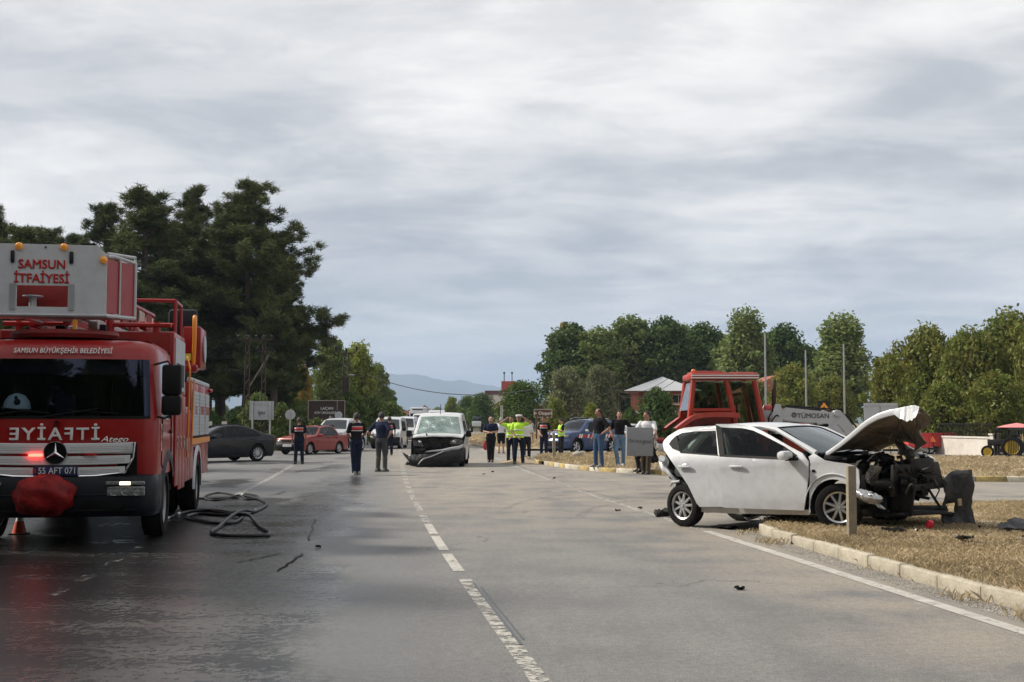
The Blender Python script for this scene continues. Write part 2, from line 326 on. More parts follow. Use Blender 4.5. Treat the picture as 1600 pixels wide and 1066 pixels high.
# ================================================================ the ground and the roads
def asphalt_mat():
    m = bpy.data.materials.new('asphalt'); m.use_nodes = True; nt = m.node_tree; N = nt.nodes; L = nt.links; b = N['Principled BSDF']
    tc = N.new('ShaderNodeTexCoord'); sp = N.new('ShaderNodeSeparateXYZ'); L.new(tc.outputs['Object'], sp.inputs[0]); X, Y, _ = sp.outputs
    def m_(op, a, b2=None, c=None):
        q = N.new('ShaderNodeMath'); q.operation = op
        for i, v in enumerate((a, b2, c)):
            if v is None: continue
            if isinstance(v, (int, float)): q.inputs[i].default_value = v
            else: L.new(v, q.inputs[i])
        return q.outputs[0]
    def nz(scale, det=5, st=(1,1,1), off=(0,0,0), ro=.6, rz=0):
        mp = N.new('ShaderNodeMapping'); L.new(tc.outputs['Object'], mp.inputs[0]); mp.inputs[1].default_value = off; mp.inputs[2].default_value = (0, 0, rz); mp.inputs[3].default_value = st
        q = N.new('ShaderNodeTexNoise'); L.new(mp.outputs[0], q.inputs[0]); q.inputs['Scale'].default_value = scale; q.inputs['Detail'].default_value = det; q.inputs['Roughness'].default_value = ro; return q.outputs['Fac']
    def ss(v, a, c, lo=0., hi=1.):
        q = N.new('ShaderNodeMapRange'); q.interpolation_type = 'SMOOTHSTEP'; L.new(v, q.inputs[0]); q.inputs[1].default_value = a; q.inputs[2].default_value = c; q.inputs[3].default_value = lo; q.inputs[4].default_value = hi; return q.outputs[0]
    def mx(f, a, c):
        q = N.new('ShaderNodeMix'); q.data_type = 'RGBA'
        for i, v in ((0, f), (6, a), (7, c)):
            if isinstance(v, (int, float)): q.inputs[i].default_value = v
            elif isinstance(v, tuple): q.inputs[i].default_value = (*v, 1)
            else: L.new(v, q.inputs[i])
        return q.outputs[2]
    # distance left of the centre line (m), positive on the left
    cl = m_('SUBTRACT', m_('MULTIPLY_ADD', Y, -.118, .95), X)
    big = nz(.23, 4); mid = nz(.9, 6, off=(5,2,0)); streak = nz(.35, 6, (2.2, .22, 1), rz=R(7)); fine = nz(75, 3, ro=.85); fine2 = nz(15, 6, ro=.9)
    # dry colour: two tones + dust on the right side and across the junction
    dry = mx(ss(m_('ADD', m_('MULTIPLY', mid, .5), m_('MULTIPLY', streak, .5)), .38, .62), (.138,.137,.136), (.188,.185,.179))
    jn = m_('MULTIPLY', ss(Y, 11, 26), 1.0)
    rt = ss(m_('ADD', cl, m_('MULTIPLY_ADD', streak, 2.4, -1.2)), -1.9, -3.6)
    dust = m_('MULTIPLY', m_('MAXIMUM', m_('MULTIPLY', jn, ss(cl, 4, -1)), rt), ss(m_('ADD', mid, m_('MULTIPLY', streak, .6)), .55, .95))
    dry = mx(m_('MULTIPLY', dust, .85), dry, (.275,.240,.195))
    # left lane is smoother and greyer
    dry = mx(ss(cl, -.2, .5, 0, .45), dry, (.135,.135,.136))
    # tyre-polished tracks
    # wheel marks curving over the junction
    ag = ss(fine, .33, .70, .62, 1.38); 
    q = N.new('ShaderNodeVectorMath'); q.operation = 'SCALE'; L.new(dry, q.inputs[0]); L.new(m_('MULTIPLY', ag, ss(fine2, .30, .70, .72, 1.26)), q.inputs['Scale']); dry = q.outputs[0]
    # cracks
    vo = N.new('ShaderNodeTexVoronoi'); vo.feature = 'DISTANCE_TO_EDGE'; vo.inputs['Scale'].default_value = .16
    wr = N.new('ShaderNodeMix'); wr.data_type = 'VECTOR'; wr.inputs[0].default_value = .12; L.new(tc.outputs['Object'], wr.inputs[4])
    nv = N.new('ShaderNodeTexNoise'); nv.inputs['Scale'].default_value = 1.2; nv.inputs['Detail'].default_value = 6; L.new(tc.outputs['Object'], nv.inputs[0])
    sc3 = N.new('ShaderNodeVectorMath'); sc3.operation = 'SCALE'; L.new(nv.outputs['Color'], sc3.inputs[0]); sc3.inputs['Scale'].default_value = 12.; L.new(sc3.outputs[0], wr.inputs[5]); L.new(wr.outputs[1], vo.inputs['Vector'])
    crack = m_('MULTIPLY', ss(vo.outputs['Distance'], .006, .0), ss(big, .45, .6))
    dry = mx(m_('MULTIPLY', crack, .7), dry, (.05,.047,.043))
    # water: round the fire engine, with a long wet tongue along the left lane
    edge = m_('ADD', m_('SUBTRACT', cl, 1.25), m_('MULTIPLY_ADD', nz(.5, 7, (1,.5,1), (9,3,0), .62), 2.6, -1.35))
    near = ss(Y, 30, 19)
    pool = ss(edge, -.15, .5)
    wetA = m_('MULTIPLY', pool, near)
    patch = m_('MULTIPLY', ss(nz(.28, 6, (1.2,.5,1), (2,8,0), .6), .50, .58), m_('MULTIPLY', ss(cl, .6, 2.0), ss(Y, 75, 40)))
    tongue = m_('MULTIPLY', ss(m_('ADD', m_('ABSOLUTE', m_('SUBTRACT', cl, 1.6)), m_('MULTIPLY_ADD', nz(.8, 6, (1,.35,1), (1,1,0)), 2.2, -1.1)), 1.1, .2), m_('MULTIPLY', ss(Y, 19, 24), ss(Y, 40, 33)))
    wet = m_('MINIMUM', m_('ADD', m_('ADD', wetA, m_('MULTIPLY', patch, .9)), m_('MULTIPLY', tongue, .75)), 1.)
    damp = m_('MULTIPLY', ss(m_('ADD', cl, m_('MULTIPLY_ADD', streak, 1.6, -.8)), -.1, 1.2), ss(Y, 60, 25))
    spk = nz(15, 8, (.8, .7, 1), (4,4,0), .85); spk2 = nz(.9, 6, (.6, 1.2, 1), (4,9,0), .7)
    s3 = ss(m_('SUBTRACT', m_('ADD', m_('MULTIPLY', spk, .6), m_('MULTIPLY', spk2, .4)), ss(cl, 2.2, 4.2, 0, .065)), .480, .512)
    wcol = mx(s3, (.010,.009,.008), (.125,.120,.115))  # pale speckle is sky glint on the water film, put into the colour
    wcol = mx(ss(nz(.35, 5, off=(3,3,3)), .55, .75, 0, .7), wcol, (.038,.028,.020))
    L.new(mx(wet, mx(m_('MULTIPLY', damp, .33), dry, (.085,.084,.086)), wcol), b.inputs['Base Color'])
    rdry = m_('MULTIPLY_ADD', damp, -.27, .78)
    rwet = ss(s3, 0, 1, .32, .10)
    L.new(m_('ADD', m_('MULTIPLY', rdry, m_('SUBTRACT', 1., wet)), m_('MULTIPLY', rwet, wet)), b.inputs['Roughness'])
    b.inputs['Specular IOR Level'].default_value = .5
    bp = N.new('ShaderNodeBump'); bp.inputs['Strength'].default_value = .55; bp.inputs['Distance'].default_value = .008
    L.new(m_('ADD', m_('MULTIPLY', fine2, m_('SUBTRACT', 1.0, m_('MULTIPLY', wet, .55))), m_('MULTIPLY', spk, m_('MULTIPLY', wet, .25))), bp.inputs['Height']); L.new(bp.outputs[0], b.inputs['Normal'])
    return m
ASPH = asphalt_mat()
def sheet(name, poly, z, m, kind='structure', sub=0):
    mb = MB(); tr = tessellate_polygon([[Vector((x, y, 0)) for x, y in poly]])
    mb.add([(x, y, z) for x, y in poly], [tuple(t) for t in tr]); return mb.build(name, m, smooth=0, kind=kind)
FIELD = mat('verge_earth_and_grass', (.115,.105,.045), .95, col2=(.20,.155,.075), vscale=.35, bump=.6, bscale=6)
sheet('ground', [(-9000,-200),(9000,-200),(9000,9500),(-9000,9500)], -.02, FIELD)
# centre line of the main road (x at depth y)
CLY = [0, 7.25, 10.3, 13.4, 15.5, 19, 28, 39.3, 73.6, 100, 130, 170, 250, 420, 700]
CLX = [.95, .19, -.22, -.63, -.90, -1.32, -2.36, -3.50, -6.8, -8.7, -9.6, -9.6, -6, 12, 60]
def clx(y): return interp(y, CLY, CLX)
asph = [(-70,-30),(60,-30),(60,64),(1.0,66.5),(-1.55,72)]
asph += [(clx(y)+4.9, y) for y in (80,100,130,170,250,420,700)]
asph += [(clx(y)-6.3, y) for y in (700,420,250,170,130,100,80,66)]
asph += [(-18,62),(-32,60),(-70,60)]
o = sheet('road', asph, 0, ASPH)
PAINT = mat('worn_white_road_paint', (.56,.55,.51), .75, var=.45, vscale=5, bump=.5, bscale=50)
def paint_mat():
    m = mat('worn_road_paint', (.55,.54,.50), .7, var=.25, vscale=4); nt = m.node_tree; N = nt.nodes; L = nt.links
    b = N['Principled BSDF']; o_ = N['Material Output']; t = N.new('ShaderNodeBsdfTransparent'); tc = N.new('ShaderNodeTexCoord'); n = N.new('ShaderNodeTexNoise'); n.inputs['Scale'].default_value = 9; n.inputs['Detail'].default_value = 9; n.inputs['Roughness'].default_value = .8
    L.new(tc.outputs['Object'], n.inputs[0]); mr = N.new('ShaderNodeMapRange'); L.new(n.outputs['Fac'], mr.inputs[0]); mr.inputs[1].default_value = .49; mr.inputs[2].default_value = .55; mr.inputs[3].default_value = 1; mr.inputs[4].default_value = 0
    s = N.new('ShaderNodeMixShader'); L.new(mr.outputs[0], s.inputs[0]); 
    mr.inputs[3].default_value = .0; mr.inputs[4].default_value = 1.
    L.new(t.outputs[0], s.inputs[1]); L.new(b.outputs[0], s.inputs[2]); L.new(s.outputs[0], o_.inputs[0]); return m
WORN = paint_mat(); MATS.pop('worn_road_paint'); SOLID = mat('road_paint_fresher', (.54,.53,.49), .7, var=.4, vscale=7)
def solid_worn(lo, hi):
    m = mat('edge_line_paint%g' % lo, (.44,.42,.38), .7, var=.25, vscale=4); nt = m.node_tree; N = nt.nodes; L = nt.links
    b = N['Principled BSDF']; o_ = N['Material Output']; t = N.new('ShaderNodeBsdfTransparent'); tc = N.new('ShaderNodeTexCoord'); n = N.new('ShaderNodeTexNoise'); n.inputs['Scale'].default_value = 7; n.inputs['Detail'].default_value = 9; n.inputs['Roughness'].default_value = .8
    L.new(tc.outputs['Object'], n.inputs[0]); mr = N.new('ShaderNodeMapRange'); L.new(n.outputs['Fac'], mr.inputs[0]); mr.inputs[1].default_value = lo; mr.inputs[2].default_value = hi
    s = N.new('ShaderNodeMixShader'); L.new(mr.outputs[0], s.inputs[0]); L.new(t.outputs[0], s.inputs[1]); L.new(b.outputs[0], s.inputs[2]); L.new(s.outputs[0], o_.inputs[0]); return m
EDGEP = solid_worn(.36, .44); CLP = solid_worn(.44, .53)
def band(mb, pts, wd, z):
    """pts: (x,y) list -> a flat strip"""
    rows = []
    for i, (x, y) in enumerate(pts):
        a = pts[max(0, i-1)]; b = pts[min(len(pts)-1, i+1)]; d = Vector((b[0]-a[0], b[1]-a[1])).normalized(); nrm = Vector((-d.y, d.x))*wd/2
        rows.append([(x-nrm.x, y-nrm.y, z), (x+nrm.x, y+nrm.y, z)])
    mb.grid(rows)
YOLD = solid_worn(.53, .58)
def yy(py): return G(800, py).y
def seg(y0, y1, n=6, off=0.): return [(clx(lerp(y0, y1, i/n))+off, lerp(y0, y1, i/n)) for i in range(n+1)]
mb = MB(); band(mb, seg(2.5, yy(905), 14), .125, .004); mb.build('centre_line_marking', CLP, smooth=0, kind='structure')
for a, b_ in ((893,866),(860,838),(835,819),(817,806),(799,785),(781,773)):
    mb = MB(); band(mb, seg(yy(a), yy(b_), 2), .12, .004); mb.build('centre_line_marking', WORN if a < 830 else solid_worn(.37, .45), smooth=0, kind='structure')
y = 26.8
while y < 72:
    mb = MB(); band(mb, seg(y, y+1.1, 2), .14, .004); mb.build('centre_line_marking', CLP if y < 60 else WORN, smooth=0, kind='structure'); y += 2.0
# crack sealing beside the long centre dash
mb = MB(); band(mb, seg(8.6, 11.9, 10, .055), .022, .006); band(mb, seg(8.8, 11.6, 10, .10), .012, .006); mb.build('crack_seal', mat('crack_sealing_bitumen', (.035,.036,.038), .35), smooth=0, kind='structure')
RE = [(4.5,4.2),(3.95,8.2),(3.8,9.06),(3.38,12.5),(2.77,17.5)]
mb = MB(); band(mb, spline([(x, y, 0) for x, y in RE], 5) and [(p.x, p.y) for p in spline([(x, y, 0) for x, y in RE], 5)], .15, .004); mb.build('edge_line_marking', EDGEP, smooth=0, kind='structure')
mb = MB(); band(mb, [(2.74,17.7),(1.79,25.2),(.52,38.2),(-.3,48),(-1.3,62),(-2.3,79.6),(-4.3,100),(-5.3,130)], .13, .004); mb.build('edge_line_marking', WORN, smooth=0, kind='structure')
for y0, y1 in ((11.0,11.5),(11.9,12.5),(13.2,13.9),(14.9,15.3)): mb = MB(); band(mb, [(interp(y, (10,17.5), (-3.98,-4.9)), y) for y in (y0, y1)], .12, .004); mb.build('edge_line_marking', YOLD, smooth=0, kind='structure')
mb = MB(); band(mb, [(-5.8,25.4),(-6.6,33),(-7.9,44)], .13, .004); mb.build('edge_line_marking', WORN, smooth=0, kind='structure')
# tyre and drag marks
MARK = mat('tyre_mark', (.045,.042,.040), .6); 
def mark_mat(name, col, lo, hi, sc):
    m = mat(name, col, .7); nt = m.node_tree; N = nt.nodes; L = nt.links
    b = N['Principled BSDF']; o_ = N['Material Output']; t = N.new('ShaderNodeBsdfTransparent'); tc = N.new('ShaderNodeTexCoord'); n = N.new('ShaderNodeTexNoise'); n.inputs['Scale'].default_value = sc; n.inputs['Detail'].default_value = 8; n.inputs['Roughness'].default_value = .75
    L.new(tc.outputs['Object'], n.inputs[0]); mr = N.new('ShaderNodeMapRange'); L.new(n.outputs['Fac'], mr.inputs[0]); mr.inputs[1].default_value = lo; mr.inputs[2].default_value = hi; mr.inputs[4].default_value = .32
    s = N.new('ShaderNodeMixShader'); L.new(mr.outputs[0], s.inputs[0]); L.new(t.outputs[0], s.inputs[1]); L.new(b.outputs[0], s.inputs[2]); L.new(s.outputs[0], o_.inputs[0]); return m
TM = mark_mat('tyre_mark_worn', (.055,.050,.045), .42, .66, 6)
for pts, wd in (([(4.2,31),(1.9,27.5),(.4,24.5),(-.1,22)], .14), ([(7,29.5),(3.3,25.5),(1.6,22.5),(1.1,20)], .16), ([(.2,44),(.9,36),(1.3,30),(2.3,24)], .12), ([(-9,52),(-6,47),(-2,44),(2,42.5)], .16), ([(-8,49),(-4,44),(1,41),(6,34)], .14)):
    mb = MB(); band(mb, [(p.x, p.y) for p in spline([(x, y, 0) for x, y in pts], 5)], wd, .008); mb.build('tyre_mark', TM, smooth=0, kind='structure')
SEAL = mat('wet_crack', (.006,.006,.006), .12)
for a, b_ in (((435,893),(475,866)), ((483,845),(492,812)), ((370,880),(440,866))):
    p, q = G(*a), G(*b_); mb = MB(); pts = [(lerp(p.x, q.x, t/8)+random.uniform(-.02,.02), lerp(p.y, q.y, t/8)) for t in range(9)]; band(mb, pts, .028, .008); mb.build('road_crack', SEAL, smooth=0, kind='structure')
# soil spill at the nose of the middle island and dust streaks
# ---------------------------------------------------------------- islands with kerb stones
DRYG = mat('dry_island_earth', (.38,.30,.20), .95, col2=(.20,.155,.10), vscale=1.3, bump=.8, bscale=14)
def resample(P, step, z=0):
    P = [Vector((p[0], p[1], 0)) for p in P]; out = [P[0]]; acc = 0
    for a, b in zip(P, P[1:]):
        d = (b-a).length
        if d < 1e-6: continue
        t = step-acc
        while t <= d: out.append(a+(b-a)*(t/d)); t += step
        acc = (acc+d) % step if False else d-(t-step)
    return out
def island(name, poly, top, inset=.1):
    """raised ground inside a kerb"""
    mb = MB(); n = len(poly); xs = [p[0] for p in poly]; ys = [p[1] for p in poly]
    bm = bmesh.new(); f = bm.faces.new([bm.verts.new((x, y, 0)) for x, y in poly]); bmesh.ops.triangulate(bm, faces=[f])
    st = .8 if max(ys) < 26 else 1.6
    lim = (max(xs), max(ys))
    for ax, lo, hi in ((0, min(xs), min(max(xs), 30)), (1, min(ys), max(ys))):
        c = lo+st
        while c < hi:
            nrm = (1,0,0) if ax == 0 else (0,1,0); co = (c,0,0) if ax == 0 else (0,c,0)
            bmesh.ops.bisect_plane(bm, geom=bm.verts[:]+bm.edges[:]+bm.faces[:], plane_co=co, plane_no=nrm); c += st
    edge = {v for e in bm.edges if e.is_boundary for v in e.verts}
    for v in bm.verts: v.co.z = top-.015+(0 if v in edge else random.uniform(.0, .05))
    me = bpy.data.meshes.new(name); bm.to_mesh(me); bm.free(); me.materials.append(DRYG)
    me.polygons.foreach_set('use_smooth', [True]*len(me.polygons))
    return link(name, me, kind='structure')
def kerb(line, hgt, mats, step=.78, depth=.14, skip=()):
    root = bpy.data.objects.new('kerb', None); COL.objects.link(root); root['kind'] = 'structure'
    P = resample(line, step); cache = {}
    for i in range(len(P)-1):
        if i in skip: continue
        a, b = P[i], P[i+1]; L_ = (b-a).length; ang = math.atan2(b.y-a.y, b.x-a.x); m = mats[i % len(mats)]; key = (m.name, i % 3)
        if key not in cache:
            mb = MB(); mb.box((0, depth/2, hgt/2-.03), (L_-.008, abs(depth), hgt+.06), bev=.018)
            bmv = mb.v; mb.v = [(x+random.uniform(-.003,.003), y, z+random.uniform(-.004,.004)) for x, y, z in bmv]
            o = mb.build('kerb_stone', m, root, smooth=50, fixn=False); cache[key] = o.data
        else: o = link('kerb_stone', cache[key], root)
        o.location = ((a.x+b.x)/2, (a.y+b.y)/2, random.uniform(-.012, .006)); o.rotation_euler = (random.uniform(-.02,.02), random.uniform(-.012,.012), ang+random.uniform(-.012,.012))
    return root
K1 = [(3.50,17.5),(3.42,16.9),(3.45,16.3),(3.54,15.5),(3.70,14.0),(3.89,12.4),(4.0,11.5),(4.09,10.8),(4.23,10.05),(4.5,8.6),(4.9,7),(5.4,5),(6,3)]
I1 = [(4.0+x*.0+dx, y) for (x, y), dx in zip(K1[:0], [0])] + [(x+.07, y) for x, y in K1] + [(30,3),(40,19.5),(14,21.9),(9.2,21.8),(7.7,21.4),(5.6,20.2),(4.4,19.0),(3.75,18.0)]
island('dry_grass_island', I1, .135)
# the kerb's outer face looks at the road: stones run from the far nose towards the camera
kr = kerb([(x+.0, y) for x, y in K1[::-1]], .135, [M['kerb']], .80, -.14)
K2 = [(.95,50.5),(.75,47.5),(.95,45.3),(1.25,44.0),(1.97,40.4),(2.8,38.3),(4.2,36.5),(4.8,35.7),(6.5,34.3),(9,33),(11.5,32.2),(14,31.6),(20,31),(30,31)]
I2 = [(x+.05, y+.10) for x, y in K2] + [(60,31),(60,47),(26,46.5),(16,51),(11.5,54),(6,57.0),(2.4,55.5),(1.2,53)]
island('dry_grass_median', I2, .13)
kerb(K2[1:], .14, [M['kerb_y'], M['kerb_w'], M['kerb_y'], M['kerb_w'], M['kerb']], .78, .14, skip=(3,))
K3 = [(.9,66.6),(-.3,67.5),(-1.15,70),(-1.9,75),(-2.6,81),(-3.8,90),(-4.6,102),(-5.1,118),(-5.2,150)]
I3 = [(x+.06, y) for x, y in reversed(K3)] + [(2,66.7),(60,64.4),(120,64),(120,150)]
mb = MB(); island('dry_grass_verge', I3, .12)
kerb(K3[::-1], .14, [M['kerb']], 1.0, .14)
kerb([(60,46.8),(26,46.3),(16,50.8),(11.5,53.8),(6,56.8),(2.4,55.3),(1.2,52.8)], .12, [M['kerb_w'], M['kerb']], .9, -.14)
# side road markings, soil heap
STRAW = leaf_mat('dry_grass_blades', (.64,.52,.33), (.34,.27,.17), .9, .25, .15, .03)
GREENG = leaf_mat('green_grass_blades', (.10,.17,.03), (.20,.22,.06), .6, .3, .2, .03)
def inside(poly, x, y):
    c = np.zeros(len(x), bool); n = len(poly)
    for i in range(n):
        x0, y0 = poly[i]; x1, y1 = poly[(i+1) % n]
        if y0 == y1: continue
        k = ((y0 > y) != (y1 > y)) & (x < (x1-x0)*(y-y0)/(y1-y0)+x0); c ^= k
    return c
def blades(name, poly, box, n, h, wd, z, m, clump=.5, label=None, mask=None):
    x = rng.uniform(box[0], box[1], n*2); y = rng.uniform(box[2], box[3], n*2)
    k = int(n*.012)+2; cx = rng.uniform(box[0], box[1], k); cy = rng.uniform(box[2], box[3], k); pick = rng.integers(0, k, n*2); use = rng.random(n*2) < clump
    sp = .14*(1+(box[3]-box[2])/40)
    x = np.where(use, cx[pick]+rng.normal(0, sp, n*2), x); y = np.where(use, cy[pick]+rng.normal(0, sp, n*2), y)
    ok = inside(poly, x, y)
    if mask is not None: ok &= mask(x, y)
    x, y = x[ok][:n], y[ok][:n]; n = len(x)
    hh = h*rng.uniform(.35, 1.25, n)*np.where(use[ok][:n], 1.25, .8); a = rng.uniform(0, 2*pi, n); ln = rng.normal(0, .55, (n, 2))*hh[:, None]
    dx, dy = np.cos(a)*wd/2, np.sin(a)*wd/2; V = np.zeros((n, 4, 3))
    V[:, 0] = np.stack([x-dx, y-dy, np.full(n, z-.01)], 1); V[:, 1] = np.stack([x+dx, y+dy, np.full(n, z-.01)], 1)
    V[:, 2] = np.stack([x+ln[:, 0]*.45+dx*.7, y+ln[:, 1]*.45+dy*.7, z+hh*.62], 1); V[:, 3] = np.stack([x+ln[:, 0], y+ln[:, 1], z+hh*(1-.25*rng.random(n))], 1)
    o = fastmesh(name, V.reshape(-1, 3), np.arange(n*4).reshape(-1, 4)[:, [0, 1, 2, 3]], m); o['kind'] = 'stuff'
    if label: o['label'] = label
    return o
def fastmesh(name, V, Q, m, parent=None, mi=None):
    me = bpy.data.meshes.new(name); n = len(V); k = len(Q); c = Q.shape[1]
    me.vertices.add(n); me.vertices.foreach_set('co', np.asarray(V, np.float32).ravel()); me.loops.add(k*c); me.polygons.add(k)
    me.loops.foreach_set('vertex_index', np.asarray(Q, np.int32).ravel()); me.polygons.foreach_set('loop_start', np.arange(0, k*c, c, dtype=np.int32))
    ms = m if isinstance(m, (list, tuple)) else [m]
    for q in ms: me.materials.append(q)
    if mi is not None: me.polygons.foreach_set('material_index', mi)
    me.update(); return link(name, me, parent)
def _m1(x, y): return (x < y*.47+1.5)
b1 = blades('dry_grass', I1, (3.4, 13, 7.5, 22), 230000, .052, .0055, .128, STRAW, .55, 'short straw-coloured dry grass on the kerbed island under the wreck', _m1)
b1['category'] = 'grass'; b1['group'] = 'dry grass on the islands'
b2 = blades('dry_grass', I2, (.6, 27, 31, 57), 90000, .10, .02, .13, STRAW, .45, 'dry yellow grass on the middle island behind the wreck'); b2['category'] = 'grass'; b2['group'] = 'dry grass on the islands'
b3 = blades('dry_grass', I3, (-6, 60, 65, 140), 60000, .20, .06, .12, STRAW, .4, 'dry grass on the verge beyond the junction'); b3['category'] = 'grass'; b3['group'] = 'dry grass on the islands'
b4 = blades('dry_grass', [(4.2,8),(3.0,17),(4,17.8),(5,8)], (3.2,4.6,8,18), 900, .07, .008, 0, STRAW, .97, 'dry weed tufts growing at the foot of the cream kerb'); b4['category'] = 'grass'; b4['group'] = 'dry grass on the islands'
tag(blades('green_grass', [(10.5,54.0),(14.5,53.2),(14.5,55),(10.5,55)], (10.5,14.5,53,55), 5000, .55, .035, 0, GREENG, .3), 'tall green weeds in front of the white garden wall', 'grass')
vg = [(-70,60.5),(-32,60.5),(-18,62.5)]+[(clx(y)-6.4, y) for y in (66,80,100,130)]+[(-70,130)]
tag(blades('green_grass', vg, (-45,-15,61,110), 40000, .5, .08, 0, GREENG, .4), 'green roadside grass at the foot of the left-hand bushes', 'grass')
# soil heap at the island's nose
mb = MB(); rows = []
for i in range(9):
    r = i/8; rows.append([Vector((.45+cos(a)*r*.95*(1+.15*sin(3*a)), 46.6+sin(a)*r*1.7, .01+.24*(1-r)**1.1*(1+.3*sin(5*a+i)))) for a in [2*pi*j/20 for j in range(20)]])
mb.grid(rows, close=True); tag(mb.build('soil_heap', DRYG, smooth=60), 'low heap of brown soil at the tip of the middle island', 'soil heap')
# gravel along the kerb foot
def gravel(name, poly, box, n, s0, s1, z, m, label):
    x = rng.uniform(box[0], box[1], n*3); y = rng.uniform(box[2], box[3], n*3); ok = inside(poly, x, y); x, y = x[ok][:n], y[ok][:n]; n = len(x)
    T = np.array([(1,0,-.3),(-.5,.87,-.3),(-.5,-.87,-.3),(0,0,.9)]); s = rng.uniform(s0, s1, n)**1.0; a = rng.uniform(0, 2*pi, n)
    c, q = np.cos(a), np.sin(a); V = np.zeros((n, 4, 3))
    for i, t in enumerate(T): V[:, i] = np.stack([x+s*(t[0]*c-t[1]*q), y+s*(t[0]*q+t[1]*c), z+s*(t[2]*.7+.2)], 1)
    F_ = np.array([(0,1,3),(1,2,3),(2,0,3)]); Q = (np.arange(n)[:, None, None]*4+F_[None]).reshape(-1, 3)
    o = fastmesh(name, V.reshape(-1, 3), Q, m); return tag(o, label, 'gravel', None, 'stuff')
GRAV = mat('gravel_grit', (.27,.25,.22), .9, var=.3, rand=.4)
gravel('gravel', [(3.15,17.3),(3.50,17.3),(3.66,14),(3.86,12.2),(4.2,10),(4.5,8.4),(4.35,8),(3.95,9.6),(3.62,12),(3.4,14)], (3.1,4.6,8,17.4), 16000, .004, .013, .002, GRAV, 'fine grey grit lying between the edge line and the cream kerb')
# ================================================================ hills, trees
def hills():
    xs = [-2600,-1400,-900,-560,-300,-60,180,420,640,900,1500,2600]; hs = [330,345,330,312,262,225,182,150,140,165,150,180]
    rows = []; n = 130
    for j in range(14):
        t = j/13; row = []
        for i in range(n):
            x = -2700+5400*i/(n-1); h = interp(x+120, xs, hs)*(sin(t*pi/2)**.8)
            h *= 1+.05*sin(x*.011+j)+.03*sin(x*.033+2*j)
            row.append((x+200*t, 7000+1500*t, h-6))
        rows.append(row)
    mb = MB(); mb.grid(rows); m = mat('wooded_hill', (.050,.070,.045), .95, col2=(.085,.085,.05), vscale=.004)
    mb.build('hills', m, smooth=180, kind='structure')
    rows = []
    for j in range(6):
        t = j/5; rows.append([(-1500+3000*i/80, 2600+500*t, (16+14*abs(sin(i*.21+1))+9*sin(i*.9))*sin(t*pi/2)-3) for i in range(81)])
    mb = MB(); mb.grid(rows); mb.build('hills', mat('nearer_wooded_rise', (.035,.055,.022), .95, col2=(.075,.08,.04), vscale=.02), smooth=180, kind='structure')
hills()
def leafcloud(blobs, n, size, seed, hollow=.55, flat=.9, elong=1.5, squash=1.0):
    g = np.random.default_rng(seed); B = np.array(blobs, float); A = (B[:, 3]*B[:, 4]+B[:, 4]*B[:, 5]+B[:, 3]*B[:, 5]); k = g.choice(len(B), n, p=A/A.sum())
    d = g.normal(0, 1, (n, 3)); d /= np.linalg.norm(d, axis=1)[:, None]; r = (hollow+(1-hollow)*g.random(n)**.6)*(1+.12*g.normal(0, 1, n))
    P = B[k, :3]+d*B[k, 3:6]*r[:, None]
    nr = d*.55+g.normal(0, .8, (n, 3)); nr[:, 2] += .35; nr /= np.linalg.norm(nr, axis=1)[:, None]
    t = np.cross(nr, g.normal(0, 1, (n, 3))); t /= np.linalg.norm(t, axis=1)[:, None]; b = np.cross(nr, t); s = size*g.uniform(.55, 1.3, n)[:, None]
    V = np.stack([P-t*s*elong/2, P-b*s*.4+nr*s*.12, P+t*s*elong/2, P+b*s*.4+nr*s*.12], 1)
    return V.reshape(-1, 3), np.arange(n*4).reshape(-1, 4)
def branchy(mb, p, d, L_, r, depth, rnd, blobs=None, spread=.7):
    q = p+d*L_; mid = p+d*L_*.5+Vector((rnd.uniform(-1,1), rnd.uniform(-1,1), 0))*L_*.06
    mb.tube([p, mid, q], [r, r*.82, r*.6], 5 if depth < 2 else 6, caps=False)
    if depth == 0: return
    for i in range(rnd.choice((2, 3, 3))):
        a = rnd.uniform(0, 2*pi); e = d+Vector((cos(a), sin(a), rnd.uniform(-.1, .5)))*spread; branchy(mb, q if i else mid.lerp(q, .8), e.normalized(), L_*rnd.uniform(.6, .8), r*.58, depth-1, rnd, blobs, spread)
